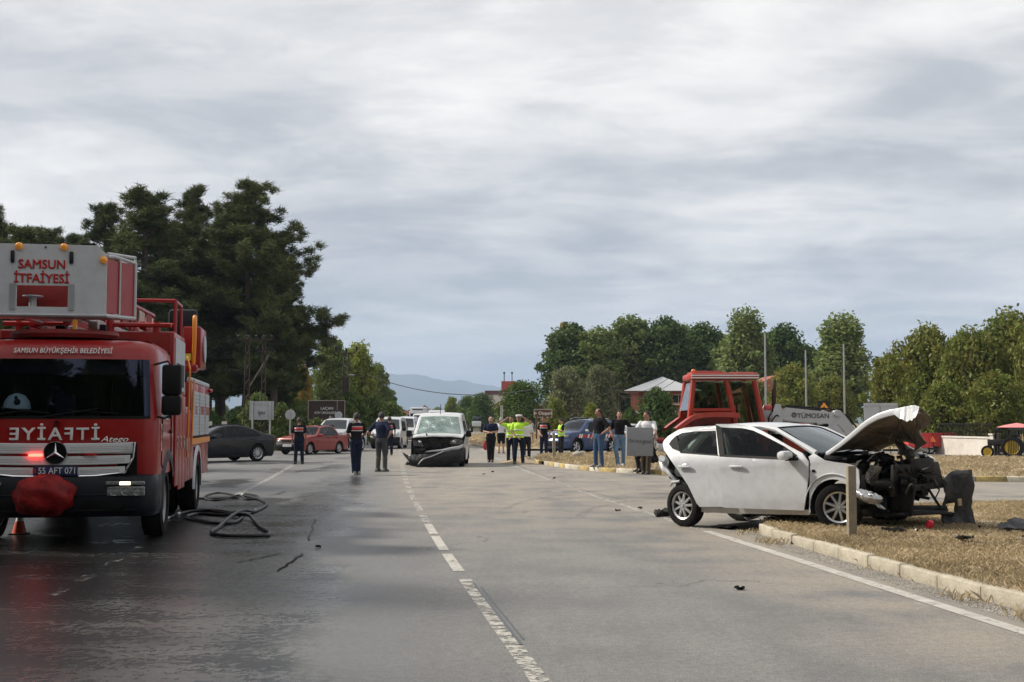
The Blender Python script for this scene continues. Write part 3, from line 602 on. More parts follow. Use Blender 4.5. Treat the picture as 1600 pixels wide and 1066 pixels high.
def tree_proto(kind, seed, H, W, n, size, leafm, barkm, trunk_h, elong=1.5, blobs_n=16, shape='round', hollow=.5):
    """returns (crown mesh, trunk mesh); H total height, W crown width"""
    rnd = random.Random(seed); mb = MB(); tr = max(.06, H*.018)
    mb.tube([(0,0,-.3),(0,0,trunk_h*.5),(rnd.uniform(-.1,.1)*W*.3, 0, trunk_h)], [tr*1.5, tr*1.1, tr], 8, caps=False)
    for i in range(5):
        a = 2*pi*i/5+rnd.random(); branchy(mb, Vector((0,0,trunk_h*rnd.uniform(.8,1))), Vector((cos(a)*.55, sin(a)*.55, 1)).normalized(), (H-trunk_h)*.26, tr*.6, 2, rnd)
    bl = []; ch = H-trunk_h*.75; cz0 = trunk_h*.75
    for i in range(blobs_n):
        t = (i+.5)/blobs_n; a = i*2.4+rnd.random()
        prof = {'round': sin(pi*(t*.86+.10))**.6, 'poplar': (sin(pi*(t*.85+.13))**.8), 'dome': sqrt(max(0.02, 1-t**2.2)), 'spread': sin(pi*(t*.8+.15))**.5}[shape]
        rad = W/2*prof; rr = W*rnd.uniform(.15, .24)*(.75+.5*prof) if shape != 'poplar' else W*rnd.uniform(.2, .32)
        off = max(0, rad-rr)*rnd.uniform(.65, 1.05)
        bl.append((cos(a)*off, sin(a)*off, cz0+ch*(.07+.86*t), rr, rr, rr*(rnd.uniform(.65,.95) if shape != 'poplar' else 1.1)))
    for i in range(int(blobs_n*.8)):
        t = rnd.uniform(.05, .97); a = rnd.uniform(0, 2*pi); prof = sin(pi*(t*.86+.10))**.6; rad = W/2*prof*rnd.uniform(.75,1.08); rr = W*rnd.uniform(.06,.11); bl.append((cos(a)*rad, sin(a)*rad, cz0+ch*t, rr, rr, rr*.8))
    V, Q = leafcloud(bl, n, size, seed, hollow, elong=elong)
    me = bpy.data.meshes.new('crown'); nn = len(V); k = len(Q)
    me.vertices.add(nn); me.vertices.foreach_set('co', V.astype(np.float32).ravel()); me.loops.add(k*4); me.polygons.add(k)
    me.loops.foreach_set('vertex_index', Q.astype(np.int32).ravel()); me.polygons.foreach_set('loop_start', np.arange(0, k*4, 4, dtype=np.int32)); me.materials.append(leafm); me.update()
    tm = bpy.data.meshes.new('trunk'); tm.from_pydata(mb.v, [], mb.f); tm.materials.append(barkm); tm.polygons.foreach_set('use_smooth', [True]*len(tm.polygons))
    return me, tm
def place_tree(pr, name, label, x, y, s=1., sz=None, rz=0., group=None, cat='tree', z=0):
    t = thing(name, label, cat, (x, y, z), rz, group); t.scale = (s, s, sz or s); link('crown', pr[0], t); link('trunk', pr[1], t); return t
LM = dict(
 walnut=leaf_mat('walnut_leaves', (.105,.165,.032), (.22,.205,.055), .5, .3, .12, .02),
 green=leaf_mat('green_leaves', (.115,.175,.05), (.22,.26,.09), .4, .3, .15, .02),
 dark=leaf_mat('dark_green_leaves', (.052,.092,.032), (.12,.165,.055), .5, .22, .15, .02),
 grey=leaf_mat('grey_green_leaves', (.14,.165,.085), (.21,.22,.12), .5, .3, .15, .015),
 lime=leaf_mat('yellow_green_leaves', (.15,.21,.036), (.27,.28,.065), .5, .35, .15, .015),
 gold=leaf_mat('yellowing_leaves', (.30,.25,.05), (.38,.24,.05), .5, .35, .15),
 dome=leaf_mat('round_tree_leaves', (.10,.16,.018), (.055,.095,.015), .7, .25, .1),
 pine=leaf_mat('pine_needles', (.042,.066,.024), (.145,.16,.062), .45, .12, .15, .03),
 shrub=leaf_mat('shrub_leaves', (.085,.145,.022), (.16,.20,.045), .6, .35, .2))
# --- pines
def pine_proto(seed, H, W, base, n, top=1.0):
    rnd = random.Random(seed); g = np.random.default_rng(seed); mb = MB(); tr = H*.017
    mb.tube([(0,0,-.3),(.1,0,H*.35),(-.05,.1,H*.7),(0,0,H*.97)], [tr*1.3, tr, tr*.6, .03], 8, caps=False); tips = []
    z = base*H
    while z < H*.985:
        t = (z/H-base)/(1-base); L0 = W/2*(min(1, .55+t*2.2) if t < .22 else (1-((t-.22)/.78)**1.35*.93))
        for b in range(rnd.choice((4, 5, 6))):
            a = rnd.uniform(0, 2*pi); L_ = L0*rnd.choice((.55, .8, .95, 1.1, 1.25))*rnd.uniform(.9, 1.1); up = lerp(-.05, .55, t)+rnd.uniform(-.1, .12)
            d = Vector((cos(a), sin(a), up)).normalized(); p0 = Vector((0, 0, z)); q = p0+d*L_+Vector((0, 0, L_*.12))
            mb.tube([p0, p0+d*L_*.55, q], [max(.02, tr*.22*(1-t*.7)), .03, .012], 4, caps=False)
            k = max(2, int(L_*2.0))
            for i in range(k):
                s = lerp(.30, 1., (i+rnd.random())/k); c = p0+d*L_*s+Vector((rnd.gauss(0,.22), rnd.gauss(0,.22), L_*.12*s*s+rnd.gauss(0,.12)))*1.0; tips.append((c, .34+.16*rnd.random(), d))
        z += H*.026*rnd.uniform(.7, 1.25)
    per = max(8, n//len(tips)); T = np.array([list(c) for c, _, _ in tips]); S = np.array([s for _, s, _ in tips]); k = len(tips)
    C = np.repeat(T, per, 0); Sr = np.repeat(S, per)*g.uniform(.5, 1.15, k*per); dr = g.normal(0, 1, (k*per, 3)); dr[:, 2] = np.abs(dr[:, 2])*.8+.1*g.normal(0, 1, k*per); dr /= np.linalg.norm(dr, axis=1)[:, None]
    sd_ = np.cross(dr, g.normal(0, 1, dr.shape)); sd_ /= np.linalg.norm(sd_, axis=1)[:, None]
    C = C+g.normal(0, .13, C.shape); w_ = .026*g.uniform(.7, 1.5, k*per)[:, None]
    V = np.stack([C-sd_*w_, C+sd_*w_, C+dr*Sr[:, None]], 1).reshape(-1, 3); Q = np.arange(len(V)).reshape(-1, 3)
    me = bpy.data.meshes.new('crown'); me.vertices.add(len(V)); me.vertices.foreach_set('co', V.astype(np.float32).ravel()); me.loops.add(len(V)); me.polygons.add(len(Q))
    me.loops.foreach_set('vertex_index', Q.astype(np.int32).ravel()); me.polygons.foreach_set('loop_start', np.arange(0, len(V), 3, dtype=np.int32)); me.materials.append(LM['pine']); me.update()
    tm = bpy.data.meshes.new('trunk'); tm.from_pydata(mb.v, [], mb.f); tm.materials.append(M['bark']); return me, tm
PN = [pine_proto(3, 19, 9.5, .20, 120000), pine_proto(5, 18, 7.5, .22, 90000), pine_proto(8, 17, 6.5, .30, 70000)]
def pine(k, px, Y, ytop, label, rz=0., wf=1.):
    p = D(px, ytop, Y); H0 = (19, 18, 17)[k]; s = p.z/H0; return place_tree(PN[k], 'pine_tree', label, p.x, Y, s*wf, s, rz, 'pines behind the fire engine')
pine(0, 392, 82, 284, 'tallest dark pine on the right side of the pine stand, over the utility poles', .4, 1.28)
pine(1, 430, 84, 372, 'broad-shouldered pine just right of the tallest pine', 1.1, 1.0)
pine(2, 112, 86, 362, 'pine top between the white cage and the slim pine', 3.1, 1.2)
pine(2, 38, 84, 348, 'leaning pine top at the left above the amber cage lamps', 5.6, 1.1)
pine(1, 442, 86, 440, 'lower pine leaning out at the right end of the stand above the brown billboard', 2., .9)
pine(1, 302, 84, 296, 'tall narrow pine directly left of the tallest pine', 1.2)
pine(2, 230, 80, 290, 'tall sparse pine rising above the ladder cage', .2, 1.35)
pine(1, 350, 90, 330, 'dark pine filling the stand behind the tallest pine', 3., 1.2)
pine(2, 165, 84, 312, 'slim pine between the rescue cage and the tall pines', 4.)
pine(2, 262, 92, 345, 'pine deep in the stand behind the ladder', 5., 1.5)
pine(2, 75, 88, 352, 'pine whose top shows above the left end of the white cage', 1.7, 1.2)
pine(1, -12, 78, 322, 'pine whose branch reaches in at the left edge of the photo', 2.7, 1.0)
pine(0, 330, 96, 360, 'broad pine at the back of the stand above the grey saloon', 2.2)
pine(2, 430, 80, 400, 'pine with a bare lower trunk beside the utility poles', .9)
for i, (x, y) in enumerate(((-27,66),(-31,54),(-24,44),(-20,33),(-15.5,23),(-12.5,14.5),(-10.5,7.5),(-9.5,1),(-10,-5.5),(-6,-11),(0,-14),(7,-15),(-15,-12),(-17,4))):  # the nearer pines stand out of view, added to shade the fire engine
    place_tree(PN[i % 3], 'pine_tree', ['pine in the row beside the road behind the fire engine', 'unseen pine added outside the view to shade the fire engine'][i > 2], x, y, .82 if i < 4 else .72, (.64, .86, .86, .7)[i] if i < 4 else (.62 if i < 6 else .5), i*1.3, 'pines left of the fire engine')
# --- broad-leaved trees
TP = dict(
 walnut=[tree_proto('w', 21, 9, 9.5, 17000, .27, LM['walnut'], M['bark'], 1.8, 1.7, 22, 'round', .5), tree_proto('w', 22, 9, 9, 17000, .27, LM['walnut'], M['bark'], 1.6, 1.7, 20, 'round', .5)],
 tall=[tree_proto('t', 31, 15, 8.5, 17000, .36, LM['green'], M['barkpale'], 3, 1.3, 22, 'round', .5), tree_proto('t', 32, 15, 7, 15000, .36, LM['green'], M['barkpale'], 3.4, 1.3, 20, 'poplar', .45), tree_proto('t', 33, 14, 9, 16000, .36, LM['dark'], M['bark'], 3, 1.3, 22, 'round', .5)],
 grey=[tree_proto('g', 41, 8, 7.5, 12000, .28, LM['grey'], M['bark'], 1, 1.6, 18, 'dome', .55)],
 lime=[tree_proto('l', 51, 7, 5, 9000, .26, LM['lime'], M['bark'], 1.2, 1.4, 16, 'round', .45), tree_proto('l', 52, 10, 6, 11000, .30, LM['lime'], M['bark'], 2, 1.4, 18, 'poplar', .4)],
 gold=[tree_proto('y', 61, 7, 4, 5000, .25, LM['gold'], M['bark'], 1.5, 1.4, 14, 'round', .3)],
 dome=[tree_proto('d', 71, 5.4, 5.6, 14000, .17, LM['dome'], M['bark'], 1.5, 1.4, 30, 'dome', .82)],
 bush=[tree_proto('b', 81, 3.6, 4.4, 9000, .20, LM['dark'], M['bark'], .3, 1.4, 20, 'dome', .6), tree_proto('b', 82, 3, 3.6, 7500, .18, LM['shrub'], M['bark'], .2, 1.6, 18, 'dome', .5), tree_proto('b', 83, 4, 3.6, 8000, .2, LM['green'], M['bark'], .3, 1.4, 18, 'round', .5)])
HT = dict(walnut=(9, 9), tall=(15, 15, 14), grey=(8,), lime=(7, 10), gold=(7,), dome=(5.4,), bush=(3.6, 3, 4)); WT = dict(walnut=(9.5, 9), tall=(8.5, 7, 9), grey=(7.5,), lime=(5, 6), gold=(4,), dome=(5.6,), bush=(4.4, 3.6, 3.6))
def tree(kind, k, px, Y, ytop, wpx, label, rz=0., name='tree', group=None, cat='tree'):
    p = D(px, ytop, Y); sz = p.z/HT[kind][k]; sx = wpx/FPX*Y/WT[kind][k]; return place_tree(TP[kind][k], name, label, p.x, Y, sx, sz, rz, group, cat)
gr = 'tall trees behind the brick house'
for i, (px, yt) in enumerate(((912,528),(962,520),(1015,515),(1070,512),(1120,520),(1195,525),(1285,545))): tree('tall', (2,0,2,0,2,0,2)[i], px, 160, yt, 95, ['olive tree in the gap at the left end of the row','dark tree in the gap left of the brick house','tree directly behind the brick house roof','tree behind the left side of the tractor cab','tree right of the tractor cab','tree behind the tallest mast','tree between the second and third masts'][i], i*1.7, 'broadleaf_tree', gr)
tree('tall', 2, 893, 150, 507, 123, 'rounded dark tree at the left end of the tree row beside the yellowing top', .3, 'broadleaf_tree', gr)
tree('gold', 0, 884, 157, 505, 40, 'small yellowing tree top at the left end of the tree row', 0, 'broadleaf_tree', gr)
tree('tall', 0, 935, 148, 515, 104, 'green tree second from the left end of the right-hand row', 1.3, 'broadleaf_tree', gr)
tree('tall', 0, 985, 152, 498, 123, 'tall olive-green tree left of the brick house roof', 2.4, 'broadleaf_tree', gr)
tree('tall', 2, 1042, 150, 497, 117, 'dark tree rising straight above the brick house roof', .9, 'broadleaf_tree', gr)
tree('tall', 2, 1098, 155, 507, 117, 'dark green tree behind the tractor cab roof', 2.9, 'broadleaf_tree', gr)
tree('tall', 1, 1165, 140, 494, 97, 'tall pale-green poplar beside the first lamp mast', .5, 'broadleaf_tree', gr)
tree('tall', 0, 1140, 146, 530, 78, 'pale tree between the tractor cab and the poplar', 3.5, 'broadleaf_tree', gr)
tree('tall', 2, 1222, 150, 508, 104, 'dark tree between the first and second lamp masts', 4.2, 'broadleaf_tree', gr)
tree('tall', 2, 1258, 156, 540, 91, 'lower dark tree behind the second lamp mast', 5.2, 'broadleaf_tree', gr)
tree('tall', 1, 1315, 128, 503, 117, 'airy poplar with bare lower twigs beside the third lamp mast', 1.9, 'broadleaf_tree', gr)
gr = 'mid-height trees in front of the tall tree row'
tree('grey', 0, 885, 112, 574, 80, 'grey-green bushy tree behind the blue patrol car', .2, 'broadleaf_tree', gr)
tree('grey', 0, 935, 116, 572, 70, 'olive bushy tree just left of the brick house', 2.2, 'broadleaf_tree', gr)
tree('lime', 0, 868, 100, 622, 36, 'small yellow-green tree behind the brown parking sign', 1.2, 'broadleaf_tree', gr)
tree('lime', 0, 925, 96, 630, 34, 'small yellow-green tree behind the man in the black shirt', 2.2, 'broadleaf_tree', gr)
tree('walnut', 0, 1240, 100, 578, 95, 'bushy green tree behind the front loader arm', .2, 'broadleaf_tree', gr)
tree('walnut', 1, 1300, 104, 590, 80, 'bushy tree left of the sign back above the open bonnet', 1.2, 'broadleaf_tree', gr)
tree('walnut', 0, 1180, 108, 600, 60, 'green tree behind the tractor cab rear', 2.2, 'broadleaf_tree', gr)
gr = 'walnut trees behind the garden wall'
tree('walnut', 1, 1392, 80, 555, 90, 'walnut tree at the left end of the walnut row above the open bonnet', .3, 'walnut_tree', gr)
tree('walnut', 0, 1448, 77, 522, 130, 'broad walnut tree above the two red trailers', 1.3, 'walnut_tree', gr)
tree('walnut', 1, 1515, 74, 520, 130, 'walnut tree above the white garden wall', 2.3, 'walnut_tree', gr)
tree('walnut', 0, 1575, 76, 500, 150, 'tallest walnut tree at the right edge with yellowing top leaves', 3.3, 'walnut_tree', gr)
tree('walnut', 1, 1475, 66, 600, 95, 'low leafy walnut hanging over the red trailers', 4.3, 'walnut_tree', gr)
tree('walnut', 0, 1555, 64, 590, 120, 'low leafy walnut hanging over the wall pillar', 5.3, 'walnut_tree', gr)
tree('walnut', 1, 1405, 68, 628, 60, 'low leafy walnut between the sign back and the trailers', 6.1, 'walnut_tree', gr)
tree('walnut', 1, 1640, 70, 500, 120, 'walnut tree cut by the right edge of the photo', 1.1, 'walnut_tree', gr)
tree('bush', 0, 1025, 74, 612, 86, 'big dark laurel bush between the brick house and the tractor', .4, 'bush', None, 'bush')
tree('bush', 0, 985, 78, 640, 40, 'smaller dark bush at the brick house corner', 1.4, 'bush', None, 'bush')
tree('dome', 0, 813, 139, 599, 82, 'largest dome-clipped green tree beside the brown parking sign', .4, 'dome_tree', 'dome-shaped trees on the verge')
tree('dome', 0, 752, 196, 617, 50, 'dome-shaped green tree left of the largest dome tree', 1.4, 'dome_tree', 'dome-shaped trees on the verge')
tree('dome', 0, 732, 205, 621, 42, 'smaller dome-shaped tree behind the right shoulder of the wrecked van', 2.6, 'dome_tree', 'dome-shaped trees on the verge')
tree('lime', 0, 706, 230, 620, 26, 'small pale tree just right of the wrecked van roof', .6, 'broadleaf_tree')
# left side beyond the pines
gr = 'light green trees left of the main road'
tree('lime', 1, 560, 118, 545, 70, 'light green tree by the pylon on the left', .2, 'roadside_tree', gr)
tree('tall', 0, 520, 112, 532, 75, 'green tree behind the brown billboard', 1.2, 'roadside_tree', gr)
tree('lime', 1, 468, 104, 580, 60, 'yellow-green tree behind the round signs under the pines', 2.2, 'roadside_tree', gr)
tree('gold', 0, 476, 98, 572, 30, 'small tree with orange leaves beside the brown billboard', .2, 'roadside_tree', gr)
tree('tall', 0, 590, 140, 570, 50, 'darker tree at the road end of the left tree line', 3.2, 'roadside_tree', gr)
tree('tall', 2, 603, 190, 606, 40, 'distant dark tree above the white van queue', 4.2, 'roadside_tree', gr)
gr = 'bushes along the left verge'
for i, (px, Y, yt, w_, k, lb) in enumerate(((405,70,618,60,2,'green bush behind the square sign back'),(440,68,632,44,1,'light bush left of the round sign backs'),(468,80,628,50,2,'bush directly under the brown billboard'),(550,84,615,60,1,'light green bush right of the billboard'),(585,92,620,56,2,'green bush above the white pickup'),(612,120,630,50,1,'bush at the far end of the left verge'),(370,75,640,60,0,'dark bush behind the grey saloon roof'),(520,88,630,56,2,'bush behind the white pickup'),(495,70,655,40,1,'low bush behind the red saloon'),(330,78,645,50,0,'dark bush beside the fire engine tail'))):
    tree('bush', k, px, Y, yt, w_, lb, i*1.1, 'bush', gr, 'bush')
for i in range(26):   # far tree belt on the plain
    x = -150+i*12.5+random.uniform(-4, 4); 
    if -26 < x+10 < -14 and False: continue
    k = i % 3; place_tree(TP['tall'][k], 'distant_tree', 'distant tree in the belt across the plain', x, 330+random.uniform(-40, 90), random.uniform(.6, .9), random.uniform(.35, .6), i*1.0, 'distant trees across the plain')
for i, (x, y) in enumerate(((16,-24),(26,-20),(38,-26),(50,-16),(60,-4),(66,8),(-22,-26),(-34,-18),(4,-30),(-8,-30),(72,20),(-44,-6),(30,-30),(58,-22),(-17,-9),(-10,-10),(-3,-9.5),(4,-10),(11,-9))):   # unseen trees added behind the viewpoint to darken reflections and block skylight
    place_tree(TP['tall'][i % 3], 'roadside_tree', 'unseen tree added behind the viewpoint to darken reflections and skylight', x, y, 1.25, .85 if i < 14 else 1.3, i*1.4, 'trees added behind the viewpoint')
# ================================================================ buildings, walls, signs, poles, wires
def at(px, Y, z=0): p = D(px, 660, Y); return (p.x, Y, z)
def brick_house():
    x, Y, _ = at(1036, 128); t = thing('brick_house', 'two-storey brick house with grey hipped metal roof behind the dark bush', 'house', (x, Y, 0), R(-6)); t.scale = (.86,)*3
    mb = MB(); mb.bx(-3.9, 3.9, 0, 7.5, 0, 3.2); mb.build('ground_floor_wall', M['plaster'], t)
    W_ = MB()
    for a, b in ((-3.9,-2.9),(-1.1,1.2),(2.6,3.9)): W_.bx(a, b, 0, .25, 3.2, 5.6)
    W_.bx(-2.9, -1.1, .9, 1.1, 3.2, 5.6); W_.bx(1.2, 2.6, 0, .25, 3.2, 4.1); W_.bx(1.2, 2.6, 0, .25, 5.2, 5.6); W_.bx(-3.9, -3.65, .25, 7.5, 3.2, 5.6); W_.bx(3.65, 3.9, .25, 7.5, 3.2, 5.6); W_.bx(-3.65, 3.65, 7.25, 7.5, 3.2, 5.6)
    W_.build('brick_wall', M['brick'], t)
    mb = MB(); mb.bx(1.2, 2.6, .05, .1, 4.1, 5.2); w_ = mb.build('window', M['glassdark'], t); mb = MB(); mb.bx(1.2, 2.6, -.03, .05, 4.1, 4.18); mb.bx(1.2, 2.6, -.03, .05, 5.12, 5.2); mb.bx(1.87, 1.93, -.02, .04, 4.18, 5.12); mb.build('window_frame', M['plaster2'], w_)
    mb = MB(); ez = 5.62; pk = (0, 3.7, 7.5); c = [(-4.7,-.8,ez),(4.7,-.8,ez),(4.7,8.3,ez),(-4.7,8.3,ez)]
    for i in range(4):
        a, b = Vector(c[i]), Vector(c[(i+1) % 4]); n = 76; rows = []
        for k in range(n+1): 
            q = a.lerp(b, k/n); up = Vector((0,0,.035 if k % 2 else 0)); rows.append([q+up, q.lerp(Vector(pk), .995)+up*.3])
        mb.grid(rows)
    mb.build('roof', M['roofmetal'], t, smooth=0); mb = MB(); mb.bx(-4.65, 4.65, -.75, 8.25, 5.5, 5.6); mb.build('eaves', M['woodbrown'], t)
    mb = MB(); mb.bx(1.0, 4.6, -1.6, 0, 3.9, 4.0); mb.build('porch_roof', M['plaster2'], t)
brick_house()
def small_house(px, Y, w_, h, d, label, wall, name='house', rz=0, z=0):
    x, _, _ = at(px, Y); t = thing(name, label, 'house', (x, Y, z), rz, 'distant houses'); mb = MB(); mb.bx(-w_/2, w_/2, 0, d, 0, h); mb.build('wall', wall, t)
    mb = MB(); mb.prism([(-w_/2-.4, h), (w_/2+.4, h), (0, h+w_*.26)], -.4, d+.4); mb.build('roof', M['rooftile'], t, smooth=0)
    for k in range(3):
        mb = MB(); xx = -w_/3+k*w_/3; mb.bx(xx-.45, xx+.45, -.06, .0, h*.45, h*.75); mb.build('window', M['glassdark'], t)
small_house(616, 300, 6, 3.6, 5, 'distant house with red tiled roof left of the lorry', M['plaster'])
small_house(632, 420, 7, 4, 6, 'distant red-roofed house just left of the lorry cab', M['plaster2'])
small_house(641, 520, 8, 5, 6, 'far red-roofed house behind the queue of vans', M['plaster'])
small_house(678, 480, 7, 5, 6, 'far house right of the lorry roof', M['plaster2'])
small_house(600, 350, 6, 3.4, 6, 'distant low house at the end of the left bushes', M['plaster2'])
small_house(806, 210, 15, 2.6, 7, 'long low house with red tiles behind the traffic officers', M['plaster2'])
small_house(1215, 125, 7, 4.6, 7, 'red-roofed house behind the tractor engine', M['brick'])
x, Y, _ = at(781, 260); t = thing('apartment_block', 'distant apartment block with a red top storey behind the dome trees', 'building', (x, Y, 0))
mb = MB(); mb.bx(-2.9, 2.9, 0, 8, 0, 7.5); mb.build('wall', M['plaster'], t); mb = MB(); mb.bx(-3.2, 3.0, -.3, 8, 7.5, 8.3); mb.build('roof', mat('dark_red_roof', (.10,.03,.03), .7), t)
mb = MB(); mb.bx(.3, 3.4, 2, 8, 8.3, 10.4); mb.build('top_storey', mat('red_render', (.38,.08,.06), .8), t)
for k in (.9, 2.6): mb = MB(); mb.cyl((k, 3, 10.4), (k, 3, 12.2), .09, n=6); mb.ell((k, 3, 12.2), .25, 6, 4); mb.build('roof_aerial', M['black'], t)
x, Y, _ = at(663, 600); t = thing('minaret_tower', 'distant dark-roofed building poking above the lorry', 'building', (x, Y, 0)); t.scale = (.6,)*3; mb = MB(); mb.bx(-3, 3, 0, 6, 0, 13); mb.build('wall', M['plaster2'], t); mb = MB(); mb.lathe([(13, 4.4), (17, .1)], (0, 3, 0), 'z', 6); mb.build('roof', mat('dark_red_roof', (.10,.03,.03), .7), t)
# garden wall with pillar, railing and gate
t = thing('garden_wall', 'white rendered garden wall with dark railing on top, beside the red trailers', 'wall', (0, 0, 0)); z0 = 0
a, b = G(1462, 709.5), G(1549, 714.6); d = (b-a); L_ = d.length; ang = math.atan2(d.y, d.x); t.location = a; t.rotation_euler = (0, 0, ang)
mb = MB(); mb.bx(0, L_, 0, .2, 0, .82); mb.build('wall_panel', M['plaster'], t); mb = MB(); mb.bx(-.02, L_, -.04, .24, .82, .9); mb.build('coping', M['plaster'], t)
mb = MB(); mb.bx(L_, L_+.3, -.05, .27, 0, .98); mb.build('pillar', M['plaster'], t); mb = MB(); mb.bx(L_-.05, L_+.35, -.1, .32, .98, 1.05); mb.build('pillar_cap', M['plaster'], t)
mb = MB()
for k in range(int(L_/.14)): mb.bx(k*.14, k*.14+.02, .09, .11, .9, 1.5)
mb.bx(0, L_, .08, .12, 1.45, 1.5); mb.build('railing', M['black'], t, kind='stuff')
t2 = thing('garden_gate', 'dark closed metal gate right of the white wall pillar', 'gate', (0,0,0)); p = t.matrix_basis @ Vector((L_+.3, 0, 0)) if False else Vector((a.x+cos(ang)*(L_+.32), a.y+sin(ang)*(L_+.32), 0)); t2.location = p; t2.rotation_euler = (0, 0, ang)
mb = MB(); mb.bx(0, .05, 0, .05, 0, 1.3); mb.bx(2.6, 2.65, 0, .05, 0, 1.3); mb.bx(.05, 2.6, .005, .045, 1.22, 1.3); mb.bx(.05, 2.6, .005, .045, .1, .18); mb.build('gate_frame', M['black'], t2)
for k in range(17): mb = MB(); mb.bx(.14+k*.145, .165+k*.145, .01, .03, .18, 1.22); mb.build('gate_bar', M['black'], t2)
# ---- signs
def sign_back_rect(px, Y, y0, y1, w_px, label, posts=2, graffiti=None, m='signback'):
    c0 = D(px, y1, Y); c1 = D(px, y0, Y); w_ = w_px/FPX*Y; t = thing('road_sign', label, 'road sign', (c0.x, Y, 0)); mb = MB(); mb.bx(-w_/2, w_/2, 0, .03, c0.z, c1.z); mb.build('sign_panel', M[m], t)
    for s in ((-.36, .36) if posts == 2 else (0,)): mb = MB(); mb.cyl((s*w_, -.05, -.2), (s*w_, -.05, c1.z-.02), .045, n=8); mb.build('post', M['steel'], t)
    for z_ in (c0.z+.15, c1.z-.15): mb = MB(); mb.bx(-w_/2, w_/2, -.025, 0, z_-.02, z_+.02); mb.build('rail', M['steel'], t)
    if graffiti: text(graffiti, .30, M['ink'], t, (0, -.035, (c0.z+c1.z)/2-.1), (R(90), 0, 0), 'graffiti', ext=.002)
sign_back_rect(408.5, 60, 627, 656, 38, 'rectangular grey sign back with a small scrawl behind the grey saloon', 2, 'ipu')
sign_back_rect(1377, 62, 630, 660, 53, 'grey back of a rectangular sign behind the open bonnet', 1)
def round_back(px, Y, py, r_px, label):
    c = D(px, py, Y); r = r_px/FPX*Y; t = thing('round_sign', label, 'road sign', (c.x, Y, 0)); mb = MB(); mb.lathe([(-.01, .001), (-.01, r), (.02, r), (.02, .001)], (0, 0, c.z), 'y', 20); mb.build('sign_disc', M['signback'], t, smooth=30)
    mb = MB(); mb.cyl((0, -.045, -.2), (0, -.045, c.z+r*.6), .035, n=8); mb.build('post', M['steel'], t)
round_back(453.5, 64, 648, 8, 'round sign back on a pole between the square sign back and the brown billboard')
round_back(529, 70, 649, 6, 'round sign back on a pole in front of the brown billboard')
round_back(567, 90, 650, 5, 'smallest round sign back, right of the brown billboard')
x, Y, _ = at(510, 78); zb, zt = D(510, 657, 78).z, D(510, 625.6, 78).z; t = thing('billboard', 'dark brown billboard with white village-produce lettering under the light trees', 'billboard', (x, Y, 0)); hw = 29/FPX*78
mb = MB(); mb.bx(-hw, hw, 0, .08, zb, zt); mb.build('board', M['signdark'], t)
for a, b, c, d in ((-hw, hw, zt-.04, zt), (-hw, hw, zb, zb+.04), (-hw, -hw+.04, zb+.04, zt-.04), (hw-.04, hw, zb+.04, zt-.04), (hw*.56, hw*.56+.03, zb+.65, zt-.04)): mb = MB(); mb.bx(a, b, -.02, 0, c, d); mb.build('frame_bar', mat('tan_frame', (.35,.30,.26), .6), t)
text('LAÇAN', .25, M['whiteink'], t, (.03, -.03, zb+.76), (R(90), 0, 0)); text('KÖY ÜRÜNLERİ', .20, M['whiteink'], t, (-.08, -.03, zb+.48), (R(90), 0, 0), sx=.95); text('←', .3, M['whiteink'], t, (.28, -.03, zb+.2), (R(90), 0, 0), bold=.004)
for s in (-.8, .8): mb = MB(); mb.cyl((s*hw, .04, -.2), (s*hw, .04, zb), .06, n=8); mb.build('post', M['woodbrown'], t)
x, Y, _ = at(848.5, 97); zb, zt = D(848, 652.5, 97).z, D(848, 639.5, 97).z; t = thing('parking_sign', 'brown parking sign with white arrow and lettering on two brown posts', 'road sign', (x, Y, 0)); hw = 14.2/FPX*97
mb = MB(); mb.bx(-hw, hw, 0, .04, zb, zt); mb.build('sign_panel', mat('white_sign_edge', (.6,.6,.6), .5), t); mb = MB(); mb.bx(-hw+.035, hw-.035, -.012, -.002, zb+.035, zt-.035); mb.build('sign_face', mat('brown_sign_face', (.10,.045,.02), .5), t)
text('← Otopark', .36, M['whiteink'], t, (0, -.02, (zb+zt)/2), (R(90), 0, 0), bold=.006, sx=.88)
for s in (-.72, .72): mb = MB(); mb.cyl((s*hw, .05, -.1), (s*hw, .05, zb+.3), .07, n=8); mb.build('post', M['woodbrown'], t)
p = D(1287.5, 635, 46); t = thing('chevron_sign', 'black square sign with an orange chevron pointing up, behind the loader arm', 'road sign', (p.x, 46, 0)); hw = 10/FPX*46
mb = MB(); mb.bx(-hw, hw, 0, .03, p.z-hw, p.z+hw*.85); mb.build('sign_panel', M['ink'], t); mb = MB(); h = hw; mb.prism([(-h*.9,-h*.5),(0,h*.7),(h*.9,-h*.5),(h*.45,-h*.5),(0,h*.12),(-h*.45,-h*.5)], -.012, -.003, 'y'); mb.v = [(a, b, c+p.z-.02) for a, b, c in mb.v]; mb.build('chevron', mat('orange_reflective', (.85,.35,.02), .4), t)
mb = MB(); mb.cyl((0, .06, -.1), (0, .06, p.z), .04, n=8); mb.build('post', M['steel'], t)
